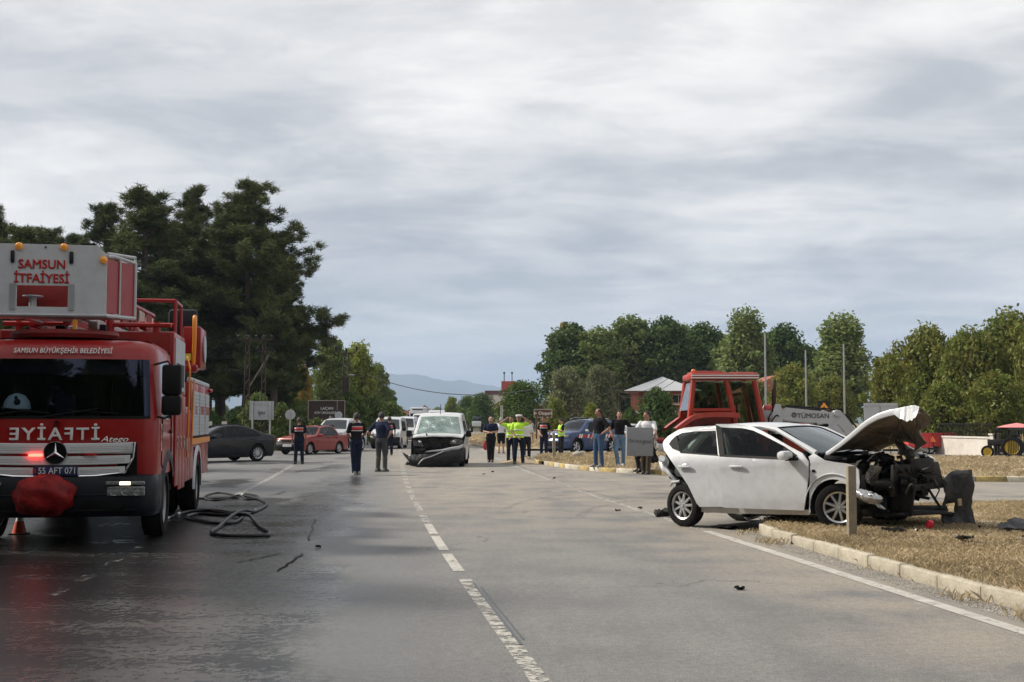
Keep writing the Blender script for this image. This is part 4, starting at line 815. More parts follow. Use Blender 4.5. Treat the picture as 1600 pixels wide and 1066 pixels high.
# lamp masts
for px, Y, yt, lb in ((1195, 72, 521, 'tallest thin metal mast behind the tractor'), (1258.5, 76, 547, 'thin metal mast between the two taller masts'), (1318, 74, 538, 'thin metal mast behind the sign back')):
    p = D(px, yt, Y); t = thing('lamp_mast', lb, 'mast', (p.x, Y, 0), 0, 'thin metal masts'); mb = MB(); mb.cyl((0,0,-.1), (0,0,p.z), .075, .045, n=8); mb.build('mast', M['steel'], t); mb = MB(); mb.cyl((0,0,0), (0,0,.25), .16, .12, n=8); mb.build('mast_base', M['steel'], t)
p = D(784, 636, 110); mb = MB(); mb.cyl((0,0,-.1), (0,0,p.z), .12, n=8); mb.cyl((0,0,p.z), (0,0,p.z+.12), .14, n=8); o = mb.build('verge_pole', M['steel'], loc=(p.x, 110, 0)); tag(o, 'short pale metal pole standing on the verge below the largest dome tree', 'pole')
# lattice utility poles
def lattice(px, Y, ytop, w_px, label, arms, m='woodbrown'):
    p = D(px, ytop, Y); t = thing('utility_pole', label, 'utility pole', (p.x, Y, 0), R(10)); H_ = p.z; w_ = w_px/FPX*Y/2; mb = MB()
    for sx in (-1, 1):
        for sy in (-1, 1): mb.tube([(sx*w_*1.25, sy*w_*1.25, -.1), (sx*w_*.7, sy*w_*.7, H_)], .024, 4)
    mb.build('pole_legs', M['rusty'], t); mb = MB(); n = 16
    for k in range(n):
        z0, z1 = H_*k/n, H_*(k+1)/n; a0, a1 = w_*lerp(1.25, .7, k/n), w_*lerp(1.25, .7, (k+1)/n); s = 1 if k % 2 else -1
        for sy in (-1, 1): mb.tube([(-a0*s, sy*a0, z0), (a1*s, sy*a1, z1)], .02, 4); mb.tube([(sy*a0, -a0*s, z0), (sy*a1, a1*s, z1)], .02, 4)
    mb.build('lacing', M['rusty'], t, kind='stuff')
    for (dz, hw) in arms:
        mb = MB(); mb.bx(-hw, hw, -.04, .04, H_-dz-.04, H_-dz+.04); a = mb.build('crossarm', M['rusty'], t)
        for s in (-1, 0, 1): mb = MB(); mb.lathe([(0,.03),(.05,.07),(.12,.05),(.17,.08),(.24,.03)], (s*hw*.95, 0, H_-dz+.04), 'z', 8); mb.build('insulator', M['black'], a)
    return t
M['rusty'] = mat('rusty_steel', (.055,.036,.028), .7, metal=.3, var=.4)
lattice(387, 66, 524, 8, 'lattice utility pole left of the pair under the pines', [(.25, .5)])
lattice(413, 68, 524, 6, 'second utility pole of the pair, with a diagonal stay', [(.25, .45), (.9, .35)])
mb = MB(); q0, q1 = D(389, 606, 66), D(420, 556, 68.5); mb.tube([q0, q1], .05, 5); 
mb.build('diagonal_stay', M['rusty']); tag(bpy.data.objects['diagonal_stay'], 'rusty diagonal stay bar between the two utility poles', 'stay bar')
x, Y, _ = at(540, 105); zt = D(540, 546, 105).z; t = thing('pylon', 'dark lattice pylon with three insulators above the light green trees', 'pylon', (x, Y, 0)); mb = MB(); mb.bx(-.28, .28, -.28, .28, -.1, zt-2.4); mb.build('pylon_shaft', M['rusty'], t); mb = MB()
for s in (-1, 1): mb.tube([(s*.28, 0, zt-2.4), (s*.18, 0, zt-.3)], .06, 4)
for k in range(5): mb.tube([((-.26 if k % 2 else .26), 0, zt-2.4+k*.42), ((.24 if k % 2 else -.24), 0, zt-1.98+k*.42)], .03, 4)
mb.build('pylon_head', M['rusty'], t)
mb = MB(); mb.tube([(-.9, 0, zt-.1), (-.55, 0, zt-.35), (.55, 0, zt-.35), (.9, 0, zt-.1)], .06, 5); a = mb.build('crossarm', M['rusty'], t)
for s in (-.9, 0, .9): mb = MB(); mb.lathe([(0,.05),(.08,.11),(.2,.08),(.3,.12),(.42,.04)], (s, 0, zt-.3 if s == 0 else zt-.12), 'z', 8); mb.build('insulator', M['black'], a)
for px, Y, yt, lb in ((977, 88, 606, 'thin pole with four crossbars left of the brick house'), (900, 92, 626, 'thin pole with several crossbars behind the patrol car')):
    p = D(px-10 if px == 977 else px, yt, Y); t = thing('utility_pole', lb, 'utility pole', (p.x, Y, 0)); mb = MB(); mb.cyl((0,0,-.1), (0,0,p.z+.1), .05, n=6); mb.build('pole', M['rusty'], t)
    for k in range(4): mb = MB(); mb.bx(-.55, .55, -.02, .02, p.z-k*.28-.02, p.z-k*.28+.02); mb.build('crossarm', M['rusty'], t)
# street light on the left
p = D(553, 586, 100); t = thing('street_light', 'curved street light arm in front of the light green trees', 'street light', (p.x, 100, 0)); mb = MB(); mb.tube(spline([(.9,0,-.1),(.9,0,p.z-.6),(.7,0,p.z-.1),(0,0,p.z)], 4), .028, 6); mb.build('pole', M['rusty'], t); mb = MB(); mb.box((-.2,0,p.z), (.5,.2,.1), bev=.04); mb.build('lamp_head', M['steel'], t)
def wire(A, B, sag, label, r=.012):
    A, B = Vector(A), Vector(B); pts = [A.lerp(B, t/16)-Vector((0,0,sag*4*(t/16)*(1-t/16))) for t in range(17)]; mb = MB(); mb.tube(pts, r, 4); tag(mb.build('overhead_wire', M['black']), label, 'wire', 'overhead wires')
for k, (y0, y1) in enumerate(((500,526),(512,530),(524,538),(538,552))):
    wire(D(300, y0, 62), D(387, y1, 66), .35, ['top wire','second wire','third wire','lowest wire'][k]+' running from behind the fire engine to the lattice pole')
wire(D(316, 540, 62), D(413, 580, 68), .9, 'slack wire dipping from the fire engine side to the pole pair')
wire(D(560, 580, 105), D(866, 602, 90), 1.3, 'long dark wire crossing the sky above the hill', .03)
wire(D(866, 601, 90), D(967, 608, 88), .6, 'wire from the dome tree to the crossbar pole', .015)
wire(D(967, 612, 88), D(1062, 578, 60), .5, 'upper wire rising past the brick house roof', .015)
wire(D(967, 618, 88), D(1062, 590, 60), .5, 'lower wire rising past the brick house roof', .015)
# wooden marker posts
def post(px, y0, y1, w_, label, z=.12):
    g = G(px, y1, z); h = D(px, y0, g.y).z-z; mb = MB(); mb.box((0,0,h/2-.1), (w_, w_*.8, h+.2), bev=.008); tag(mb.build('marker_post', M['concretepost'], loc=(g.x, g.y, z), rot=(R(.6), R(-1.2) if px < 900 else 0, R(8))), label, 'post', 'short square posts')
M['concretepost'] = mat('weathered_post', (.27,.235,.175), .85, var=.25, vscale=6, bump=.5)
post(1331, 728, 838, .105, 'weathered square post standing directly in front of the wrecked car front wheel', .15)
post(866, 677, 716, .115, 'weathered leaning post beside the officer in the yellow vest')
t = thing('gravestones', 'small pale upright stones under the pines behind the grey saloon', 'stone', at(330, 74)); 
for k in range(3): mb = MB(); mb.box((k*.9-1, 0, .8), (.3, .15, 1.6), bev=.03); mb.build('stone', M['plaster'], t)
# ================================================================ vehicles
def wheel(root, x, y, z, r, wd, side, style=0, steer=0., camber=0., rimm='rim', name='wheel'):
    w_ = bpy.data.objects.new(name, None); COL.objects.link(w_); w_.parent = root; w_.location = (x, y, z); w_.rotation_euler = (camber, 0, steer)
    key = ('wh', round(r,3), round(wd,3), style, rimm)
    if key not in MATS:
        a = MB(); h = wd/2; rr = r*.66
        a.lathe([(-h*.80, rr), (-h*.98, rr+.02), (-h, r*.86), (-h*.86, r*.965), (-h*.55, r), (h*.55, r), (h*.86, r*.965), (h, r*.86), (h*.98, rr+.02), (h*.80, rr)], (0,0,0), 'y', 36)
        for k in range(36):
            an = 2*pi*k/36; a.box((cos(an)*r*.985, 0, sin(an)*r*.985), (.012, wd*.8, .05*r), Matrix.Rotation(-an+.35, 3, 'Y')) if wd < .25 and False else None
        b = MB(); hy = h*.62
        b.lathe([(-h*.8, rr*1.0), (-h*.85, rr*1.035), (-hy-.01, rr*.98), (-hy, rr*.90), (-hy+.05, rr*.88), (h*.8, rr*.93), (h*.8, rr)], (0,0,0), 'y', 36)
        n = {0: 5, 1: 8, 2: 9, 3: 10, 4: 0}[style]
        for k in range(n):
            an = 2*pi*k/n; u = Vector((cos(an), 0, sin(an))); t_ = Vector((-sin(an), 0, cos(an))); w0, w1 = rr*(.13 if n > 8 else .17), rr*(.10 if n > 8 else .24)
            rows = []
            for s, wv, dy in ((.12, w0, -.005), (.35, w0*.85, -.012), (.65, (w0+w1)*.45, -.004), (.92, w1, .006)):
                c = u*rr*s; rows.append([c-t_*wv+Vector((0, -hy+dy+.02, 0)), c-t_*wv*.6+Vector((0, -hy+dy, 0)), c+t_*wv*.6+Vector((0, -hy+dy, 0)), c+t_*wv+Vector((0, -hy+dy+.02, 0))])
            b.grid(rows)
        if style == 4:
            b.lathe([(-hy*.55, rr*.90), (-hy*.9, rr*.55), (-hy*.3, rr*.5), (-hy*.3, .001)], (0,0,0), 'y', 24)
        b.lathe([(-hy-.02, .001), (-hy-.02, rr*.13), (-hy+.02, rr*.17)], (0,0,0), 'y', 16)
        for k in range(5): an = 2*pi*k/5+.3; b.cyl((cos(an)*rr*.22, -hy-.012, sin(an)*rr*.22), (cos(an)*rr*.22, -hy+.02, sin(an)*rr*.22), rr*.03, n=6)
        c = MB(); c.lathe([(-hy+.055, .001), (-hy+.055, rr*.9), (0, rr*.92)], (0,0,0), 'y', 20)
        MATS[key] = (a, b, c)
        o1 = a.build('tyre', M['tyre'], w_); o2 = b.build('rim', M[rimm], w_, smooth=30); o3 = c.build('brake_disc', M['bay'], w_); MATS[key] = (o1.data, o2.data, o3.data); os_ = (o1, o2, o3)
    else:
        os_ = [link(nm, me, w_) for nm, me in zip(('tyre', 'rim', 'brake_disc'), MATS[key])]
    if side > 0:
        w_.rotation_euler = (camber, 0, steer+pi)
    return w_
class Car:
    def __init__(s, prof, W0, belt, Wr, H_, wb, wr=.31, R_=.07, crown=.03, cf=.22, cr=.15, bulge=.03):
        s.W0 = W0; s.belt = belt; s.Wr = Wr; s.H = H_; s.wb = wb; s.wr = wr; s.R = R_; s.crown = crown; s.cf = cf; s.cr = cr; s.bulge = bulge
        P = [(p[0], p[1]) for p in prof]; tags = [p[2] if len(p) > 2 else None for p in prof]; cur = tags[0] or 'body'; s.pts = []; s.tg = []
        for i in range(len(P)-1):
            if tags[i]: cur = tags[i]
            p0 = Vector(P[max(i-1, 0)]); p1 = Vector(P[i]); p2 = Vector(P[i+1]); p3 = Vector(P[min(i+2, len(P)-1)]); n = 4
            for j in range(n):
                t = j/n; m1 = (p2-p0)*.38; m2 = (p3-p1)*.38; l = (p2-p1).length; m1 = m1*(min(1, l/max(1e-6, m1.length))); m2 = m2*(min(1, l/max(1e-6, m2.length)))
                h = p1*(2*t**3-3*t*t+1)+m1*(t**3-2*t*t+t)+p2*(-2*t**3+3*t*t)+m2*(t**3-t*t); s.pts.append(h); s.tg.append(cur)
        s.pts.append(Vector(P[-1])); s.tg.append(cur); s.xf = max(p.x for p in s.pts); s.xr = min(p.x for p in s.pts)
        s.nrm = []
        for i in range(len(s.pts)):
            a = s.pts[max(0, i-1)]; b = s.pts[min(len(s.pts)-1, i+1)]; d = (b-a).normalized(); s.nrm.append(Vector((-d.y, d.x)))   # inward for front->back over the top: fix below
        c = Vector((0, .5))
        for i, n in enumerate(s.nrm):
            if n.dot(c-s.pts[i]) < 0: s.nrm[i] = -n
    def Wd(s, x, z):
        w_ = s.W0*(1-s.bulge*((z-.6)/.35)**2*(1 if z < .6 else .25))
        if z > s.belt: w_ = lerp(w_, s.Wr, min(1, (z-s.belt)/(s.H-s.belt))**1.15)
        return w_
    def warp(s, x, y, z):
        a = min(1, abs(y)/s.W0); f = max(0, min(1, (x-(s.xf-1.0))/1.0)); g = max(0, min(1, ((s.xr+1.0)-x)/1.0)); k = a**3.2
        taper = 1-.045*f**2-.04*g**2
        return (x-s.cf*f*k+s.cr*g*k, y*taper, z)
    def xfront(s, z):
        c = [(p.y, p.x) for p in s.pts if p.x > s.xf-1.2]; c = sorted(c); return float(np.interp(z, [a for a, _ in c], [b for _, b in c]))
    def xrear(s, z):
        c = sorted((p.y, p.x) for p in s.pts if p.x < s.xr+.6); return float(np.interp(z, [a for a, _ in c], [b for _, b in c]))
    def strip(s, tags, tmax=None, n=11, lift=0., t0=None):
        mb = MB(); rows = []; idx = [i for i in range(len(s.pts)) if s.tg[i] in tags]; runs = []
        for i in idx:
            if runs and runs[-1][-1] == i-1: runs[-1].append(i)
            else: runs.append([i])
        for run in runs:
            if run[-1]+1 < len(s.pts): run.append(run[-1]+1)
            rows = []
            for i in run:
                p, nn = s.pts[i], s.nrm[i]; w_ = s.Wd(p.x, p.y)-s.R; row = []
                a = -1 if t0 is None else t0; b = 1 if tmax is None else tmax; a = -tmax if (tmax is not None and t0 is None) else a
                for k in range(n):
                    t = lerp(a, b, k/(n-1)); q = p-nn*(s.crown*(1-t*t)+lift); row.append((q.x, t*w_, q.y))
                if tmax is None:   # rounded shoulders
                    L_ = []
                    for k in (1, 2, 3):
                        an = k/3*pi/2; q = p+nn*s.R*(1-cos(an)); L_.append((q.x, w_+s.R*sin(an), q.y))
                    row = [(x, -y, z) for x, y, z in reversed(L_)]+row+L_
                rows.append(row)
            mb.grid(rows)
        return mb.warp(s.warp)
    def side2d(s, arch=None, bottom=.20, dlo=(), gask=.022, ax=None, ra=None):
        """2D bmesh of one body side with wheel arches and window openings"""
        out = [s.pts[i]+s.nrm[i]*s.R for i in range(len(s.pts))]; xa = ax or (s.wb/2, -s.wb/2); ra = ra or s.wr+.055
        loop = [(p.x, p.y) for p in out if p.y > bottom]
        bot = [(loop[-1][0], bottom)] 
        for xc in (xa[1], xa[0]):
            zc = s.wr; dz = bottom-zc; a0 = math.acos(max(-1, min(1, -sqrt(max(0, ra*ra-dz*dz))/ra)))
            hx = sqrt(max(0, ra*ra-dz*dz)); th0 = math.atan2(dz, -hx); th1 = math.atan2(dz, hx)
            if th0 < 0: th0 += 2*pi
            bot += [(xc+ra*cos(lerp(th0, th1, k/14)), zc+ra*sin(lerp(th0, th1, k/14))) for k in range(15)]
        bot.append((loop[0][0], bottom)); loop = loop+bot; loops = [loop]
        for d in dlo:
            c = Vector((sum(p[0] for p in d)/len(d), sum(p[1] for p in d)/len(d))); loops.append([tuple(Vector(p)+(Vector(p)-c).normalized()*gask) for p in d])
        return s.mesh2d(loops)
    def mesh2d(s, loops, st=(.22, .12)):
        bm = bmesh.new(); es = []
        for lp in loops:
            cl = []
            for p in lp:
                if not cl or (Vector(p)-Vector(cl[-1])).length > .004: cl.append(p)
            if (Vector(cl[0])-Vector(cl[-1])).length < .004: cl.pop()
            vs_ = [bm.verts.new((x, 0, z)) for x, z in cl]; es += [bm.edges.new((vs_[i], vs_[(i+1) % len(vs_)])) for i in range(len(vs_))]
        bmesh.ops.triangle_fill(bm, use_beauty=True, use_dissolve=False, edges=es, normal=(0, 1, 0))
        xs = [v.co.x for v in bm.verts]; zs = [v.co.z for v in bm.verts]
        for no, lo, hi, d in (((1,0,0), min(xs), max(xs), st[0]), ((0,0,1), min(zs), max(zs), st[1])):
            c = lo+d
            while c < hi: bmesh.ops.bisect_plane(bm, geom=bm.verts[:]+bm.edges[:]+bm.faces[:], plane_co=(c*no[0], 0, c*no[2]), plane_no=no); c += d
        return bm
    def emit(s, bm, cuts, sides, cls, off=0.):
        """cuts: list of seam x; cls(x,z)->name or None"""
        for c in cuts:
            for e in (-.005, .005): bmesh.ops.bisect_plane(bm, geom=bm.verts[:]+bm.edges[:]+bm.faces[:], plane_co=(c+e, 0, 0), plane_no=(1, 0, 0))
        res = {}
        bm.verts.index_update()
        for f in bm.faces:
            c = f.calc_center_median(); nm = cls(c.x, c.z)
            if nm: res.setdefault(nm, []).append([v.co.copy() for v in f.verts])
        out = {}
        for nm, fs in res.items():
            for sd in sides:
                mb = MB()
                for f in fs: mb.add([(p.x, sd*(s.Wd(p.x, p.z)+off), p.z) for p in f], [tuple(range(len(f)))])
                out[(nm, sd)] = mb.warp(s.warp)
        return out
    def pane(s, poly, sd, off=-.012, th=.0):
        bm = s.mesh2d([list(poly)], (.3, .1)); mb = MB()
        for f in bm.faces: mb.add([(v.co.x, sd*(s.Wd(v.co.x, v.co.z)+off), v.co.z) for v in f.verts], [tuple(range(len(f.verts)))])
        bm.free(); return mb.warp(s.warp)
    def ring(s, poly, sd, g=.022, off=.001):
        c = Vector((sum(p[0] for p in poly)/len(poly), sum(p[1] for p in poly)/len(poly))); mb = MB(); n = len(poly); V = []
        for p in poly:
            q = Vector(p)+(Vector(p)-c).normalized()*g
            V += [(p[0], sd*(s.Wd(*p)-.012), p[1]), (q.x, sd*(s.Wd(q.x, q.y)+off), q.y)]
        mb.add(V, [(2*i, 2*((i+1) % n), 2*((i+1) % n)+1, 2*i+1) for i in range(n)]); return mb.warp(s.warp)
    def front(s, poly, off=.006, th=.03, rear=False, st=(.12,.06)):
        """poly in (y, z) laid on the nose (or tail)"""
        bm = s.mesh2d([list(poly)], st); mb = MB(); bm.verts.index_update(); V = []; sg = -1 if rear else 1; fx = s.xrear if rear else s.xfront
        for v in bm.verts:
            x = fx(v.co.z)+sg*(off+s.crown*(1-(v.co.x/s.W0)**2)); V.append((x, v.co.x, v.co.z))
        mb.add(V, [[v.index for v in f.verts] for f in bm.faces])
        bd = [e for e in bm.edges if e.is_boundary]; n = len(V)
        mb.add([(x-sg*th, y, z) for x, y, z in V], [])
        for e in bd: a, b = e.verts[0].index, e.verts[1].index; mb.f.append((a, b, b+n, a+n)); mb.mi.append(0)
        bm.free(); return mb.warp(s.warp)
def sym(poly): return [(-y, z) for y, z in reversed(poly)]
def rectp(y0, y1, z0, z1): return [(y0, z0), (y1, z0), (y1, z1), (y0, z1)]
def make_car(name, label, cat, c, paint, loc, rz, dlo, cuts=(), sill=.30, bumper=None, hood='hood', glass='glassdark', ws_tags=('wind',), rear_tags=('rear',), lights=None, grille=None, low=None, plate=None, plate_m='plate', tails=None, rimst=1, wheels=True, group=None, mirror_x=None, mirror_m=None, skip=(), gl_side=None, rot=None, tyrew=.21, handles=(), steer=0., omit=(), cladding=False, rimm='rim', rplate=True, mirror_sz=(.11,.20,.14), roof_m=None):
    t = thing(name, label, cat, loc, rz, group, rot); c_ = c; P = M[paint]; gl_side = gl_side or glass
    def b(mb, nm, m, parent=t, **k): return mb.build(nm, m, parent, **k) if mb.v else None
    if 'hood' not in omit: b(c.strip(['hood']), 'bonnet', P)
    if 'bumper' not in omit: b(c.strip(['bumper']), 'front_bumper', M[bumper] if bumper else P)
    b(c.strip(['body']), 'body', P); b(c.strip(['roof']), 'roof', M[roof_m] if roof_m else P)
    if any(q in c.tg for q in ('trunk',)): b(c.strip(['trunk']), 'boot_lid', P)
    b(c.strip(['tail']), 'rear_bumper', M[bumper] if bumper and cladding else P)
    for tg_, nm in ((ws_tags, 'windscreen'), (rear_tags, 'rear_window')):
        if not any(q in c.tg for q in tg_): continue
        b(c.strip(tg_, tmax=.93, lift=.004), nm, M[glass])
        for a0, a1 in ((-1, -.93), (.93, 1)):
            pass
        mbp = MB()
        full = c.strip(tg_)
        # pillars: keep only the outer columns of the full strip
        for f in full.f:
            cy = sum(abs(full.v[i][1]) for i in f)/len(f); cx = sum(full.v[i][0] for i in f)/len(f); cz = sum(full.v[i][2] for i in f)/len(f)
            if cy > (c.Wd(cx, cz)-c.R)*.88: mbp.add([full.v[i] for i in f], [tuple(range(len(f)))])
        b(mbp, 'pillar', P)
    bm = c.side2d(dlo=dlo)
    cs = list(cuts)
    def cls(x, z):
        for e in cs:
            if abs(x-e) < .005 and z > sill: return None
        if not cs: return 'side_panel'
        if x > cs[0] or x < cs[-1] or z < sill: return 'side_panel'
        return 'door_%d' % sum(1 for e in cs if x < e)
    parts = c.emit(bm, cs, (-1, 1), cls); bm.free()
    for (nm, sd), mb in parts.items(): o = b(mb, 'door' if nm.startswith('door') else 'side_panel', P)
    for sd in (-1, 1):
        for d in dlo: b(c.pane(d, sd), 'side_window', M[gl_side]); b(c.ring(d, sd), 'window_seal', M['gasket'])
        for hx, hz in handles: mb = MB(); mb.box((hx, sd*(c.Wd(hx, hz)+.015), hz), (.16, .03, .03), bev=.012); b(mb.warp(c.warp), 'door_handle', P if paint != 'redcar' else M['black'])
        if mirror_x:
            mz = c.belt+.07; mb = MB(); mb.box((mirror_x, sd*(c.Wd(mirror_x, mz)+.13), mz), mirror_sz, bev=.045); mb.box((mirror_x, sd*(c.Wd(mirror_x, mz)+.03), mz-.04), (.06, .12, .04), bev=.01); b(mb, 'wing_mirror', M[mirror_m] if mirror_m else P)
        for xc in (c.wb/2, -c.wb/2):
            if wheels: wheel(t, xc, sd*(c.W0-tyrew/2-.025), c.wr, c.wr, tyrew, sd, rimst, steer=steer if xc > 0 else 0, rimm=rimm)
            mb = MB(); rows = []
            for k in range(15):
                a = lerp(-.35, pi+.35, k/14); rr = c.wr+.06; rows.append([(xc+rr*cos(a), sd*(c.Wd(xc, .5)-.003), c.wr+rr*sin(a)), (xc+rr*cos(a), sd*(c.W0-.4), c.wr+rr*sin(a))])
            mb.grid(rows); b(mb, 'wheel_arch', M['gasket'])
            if cladding:
                mb = MB(); rows = []
                for k in range(15):
                    a = lerp(-.2, pi+.2, k/14); rows.append([(xc+(c.wr+.05)*cos(a), sd*(c.Wd(xc, .5)+.012), c.wr+(c.wr+.05)*sin(a)), (xc+(c.wr+.13)*cos(a), sd*(c.Wd(xc, .5)+.006), c.wr+(c.wr+.13)*sin(a))])
                mb.grid(rows); b(mb.warp(c.warp), 'arch_cladding', M['black'])
    mb = MB(); mb.bx(c.xr+.35, c.xf-.35, -(c.W0-.42), c.W0-.42, .17, c.belt*.62); mb.bx(-c.wb/2+c.wr+.1, c.wb/2-c.wr-.1, -(c.W0-.09), c.W0-.09, .17, .34); b(mb, 'underbody', M['gasket'])
    if glass == 'tint' or glass == 'shield' or gl_side in ('tint', 'clear'):
        mb = MB()
        for sy in (-1, 1):
            for sx in (.25, -.75): mb.box((sx, sy*.38, .72), (.5, .46, .5), bev=.08); mb.box((sx-.26, sy*.38, 1.0), (.14, .44, .55), Matrix.Rotation(R(-12), 3, 'Y'), bev=.05); mb.box((sx-.34, sy*.38, 1.34), (.1, .24, .15), bev=.04)
        mb.bx(.85, 1.2, -(c.W0-.15), c.W0-.15, .4, c.belt-.02); b(mb, 'seats', M['fabric_dark'])
        mb = MB(); mb.tube([(.72, .38+.17*cos(a), .98+.17*sin(a)) for a in [2*pi*k/16 for k in range(16)]], .014, 6, closed=True); b(mb, 'steering_wheel', M['black'])
    if lights:
        for q in (lights, sym(lights)): 
            o = b(c.front(q, .008), 'headlight', M['lamp']); cy = sum(p[0] for p in q)/len(q); cz = sum(p[1] for p in q)/len(q)
            mb = MB(); mb.ell((c.xfront(cz)+.012+c.crown*(1-(cy/c.W0)**2), cy, cz), (.02, .07, .05), 10, 6); b(mb.warp(c.warp), 'headlight_reflector', M['chrome'], o)
    if grille:
        for q in grille: o = b(c.front(q, .006), 'grille', M['black'])
    if low:
        for q in low: b(c.front(q, .004), 'bumper_insert', M['black'])
    if plate is not None:
        z_ = plate[1]; q = c.front(rectp(-.26, .26, z_-.055, z_+.055), .022, .012, st=(.2,.2)); o = b(q, 'number_plate', M[plate_m]); x = c.xfront(z_)+.022+c.crown
        tx = text(plate[0], .10, M['ink' if plate_m == 'plate' else 'whiteink'], o, (x+.006, 0, z_), (R(90), 0, R(90)), ext=.001, sx=.95)
    if tails:
        for q in (tails, sym(tails)): b(c.front(q, .01, rear=True), 'tail_light', M['lampred'])
        if rplate: b(c.front(rectp(-.26, .26, .76, .87), .02, .012, rear=True, st=(.2,.2)), 'rear_number_plate', M['plate'])
    return t
def badge(t, x, z, r, y=0, nm='badge'): mb = MB(); mb.lathe([(0, .001), (0, r), (-.02, r)], (x, y, z), 'x', 16); mb.build(nm, M['chrome'], t)
# ---- profiles (x forward from mid-wheelbase)
def saloon(): return Car([(2.34,.22,'bumper'),(2.44,.36),(2.44,.52),(2.38,.70,'hood'),(2.0,.86),(1.35,.97),(.95,1.01,'wind'),(.45,1.24),(.05,1.38,'roof'),(-.5,1.445),(-1.0,1.40,'rear'),(-1.45,1.27),(-1.95,1.10,'trunk'),(-2.25,1.06),(-2.42,1.02,'tail'),(-2.44,.75),(-2.42,.45),(-2.36,.25)], .925, .92, .60, 1.445, 2.97, .335)
DLO_S = [[(.62,1.0),(.28,1.24),(-.05,1.345),(-.42,1.375),(-.42,.955),(.55,.94)], [(-.5,1.378),(-.95,1.335),(-1.42,1.17),(-1.62,1.03),(-1.5,.99),(-.5,.957)]]
p = G(401, 721); th_ = math.atan2(-.72, -.69); c = saloon(); hx, hy = cos(th_), sin(th_); left = Vector((-hy, hx, 0)); loc = Vector((p.x, p.y, 0))+Vector((hx, hy, 0))*c.wb/2-left*(c.W0-.13)
SED = make_car('saloon_car', 'dark grey saloon with a driver, turning off behind the fire engine', 'car', c, 'darkcar', loc, th_, DLO_S, (.78,-.46,-1.35), .32, lights=[(.45,.62),(.88,.66),(.9,.76),(.5,.72)], grille=[rectp(-.4,.4,.45,.72)], tails=[(.5,.86),(.88,.84),(.9,.96),(.5,.96)], rimst=3, glass='tint', gl_side='tint', mirror_x=.62, handles=((-.3,.86),(-1.2,.88)), plate=('55 AB 120', .5) if 0 else None)
def boxy(): return Car([(1.86,.25,'bumper'),(1.98,.36),(1.97,.50),(1.90,.56,'hood'),(1.88,.74),(1.78,.80),(1.2,.88),(.72,.93,'wind'),(.45,1.12),(.18,1.32,'roof'),(-.3,1.38),(-.85,1.35,'rear'),(-1.05,1.18),(-1.25,.96,'trunk'),(-1.7,.93),(-1.98,.90),(-2.02,.62,'tail'),(-2.05,.5),(-1.98,.28)], .80, .86, .60, 1.38, 2.42, .29, R_=.035, crown=.02, cf=.06, cr=.05, bulge=.02)
p = G(482, 710.5); th_ = math.atan2(-.89, -.45); c = boxy(); hx, hy = cos(th_), sin(th_); left = Vector((-hy, hx, 0)); loc = Vector((p.x, p.y, 0))-Vector((hx, hy, 0))*c.wb/2-left*(c.W0-.13)
RED = make_car('old_red_saloon', 'old boxy dark red saloon with its driver, behind the officer with the red back stripe', 'car', c, 'redcar', loc, th_, [[(.50,.95),(.18,1.25),(-.28,1.315),(-.28,.90),(.46,.88)],[(-.35,1.315),(-.78,1.295),(-1.08,.95),(-1.02,.915),(-.35,.90)]], (.62,-.315,-.98), .30, bumper='black', lights=[(.46,.585),(.72,.585),(.72,.71),(.46,.71)], grille=[rectp(-.42,.42,.59,.71)], tails=rectp(.42,.74,.66,.84), rimst=2, glass='tint', gl_side='tint', mirror_x=.5, mirror_m='redcar', handles=((-.2,.80),(-.9,.80)), plate=('55 K 3146', .44), tyrew=.17)
def suv(H_=1.70): return Car([(2.02,.28,'bumper'),(2.12,.42),(2.12,.62),(2.05,.74,'hood'),(2.0,.98),(1.7,1.07),(1.05,1.13,'wind'),(.62,1.40),(.3,1.60,'roof'),(-.4,H_-.02),(-1.5,H_-.08,'rear'),(-1.85,1.30),(-2.02,1.12,'trunk'),(-2.08,.8,'tail'),(-2.1,.5),(-2.05,.3)], .90, 1.06, .66, H_, 2.67, .36)
DLO_V = [[(.60,1.12),(.22,1.52),(-.32,1.57),(-.32,1.10),(.55,1.07)], [(-.40,1.57),(-1.1,1.545),(-1.16,1.12),(-.40,1.10)], [(-1.24,1.54),(-1.50,1.50),(-1.72,1.28),(-1.24,1.14)]]
p = G(899, 709.5); th_ = math.atan2(-.70, -.71); c = suv(); hx, hy = cos(th_), sin(th_); left = Vector((-hy, hx, 0)); loc = Vector((p.x, p.y, 0))-Vector((hx, hy, 0))*c.wb/2-left*(c.W0-.13)
DUS = make_car('patrol_suv', 'blue gendarmerie patrol car with a red and white side stripe and roof rails', 'patrol car', c, 'blue', loc, th_, DLO_V, (.95,-.36,-1.2), .42, lights=[(.46,.80),(.84,.82),(.84,.95),(.50,.93)], grille=[rectp(-.44,.44,.80,.94)], low=[rectp(-.6,.6,.36,.62)], tails=rectp(.62,.86,.85,1.1), rimst=0, glass='shield', gl_side='tint', mirror_x=.72, mirror_m='silver', cladding=True, tyrew=.22, handles=((-.25,.98),(-1.1,.98)))
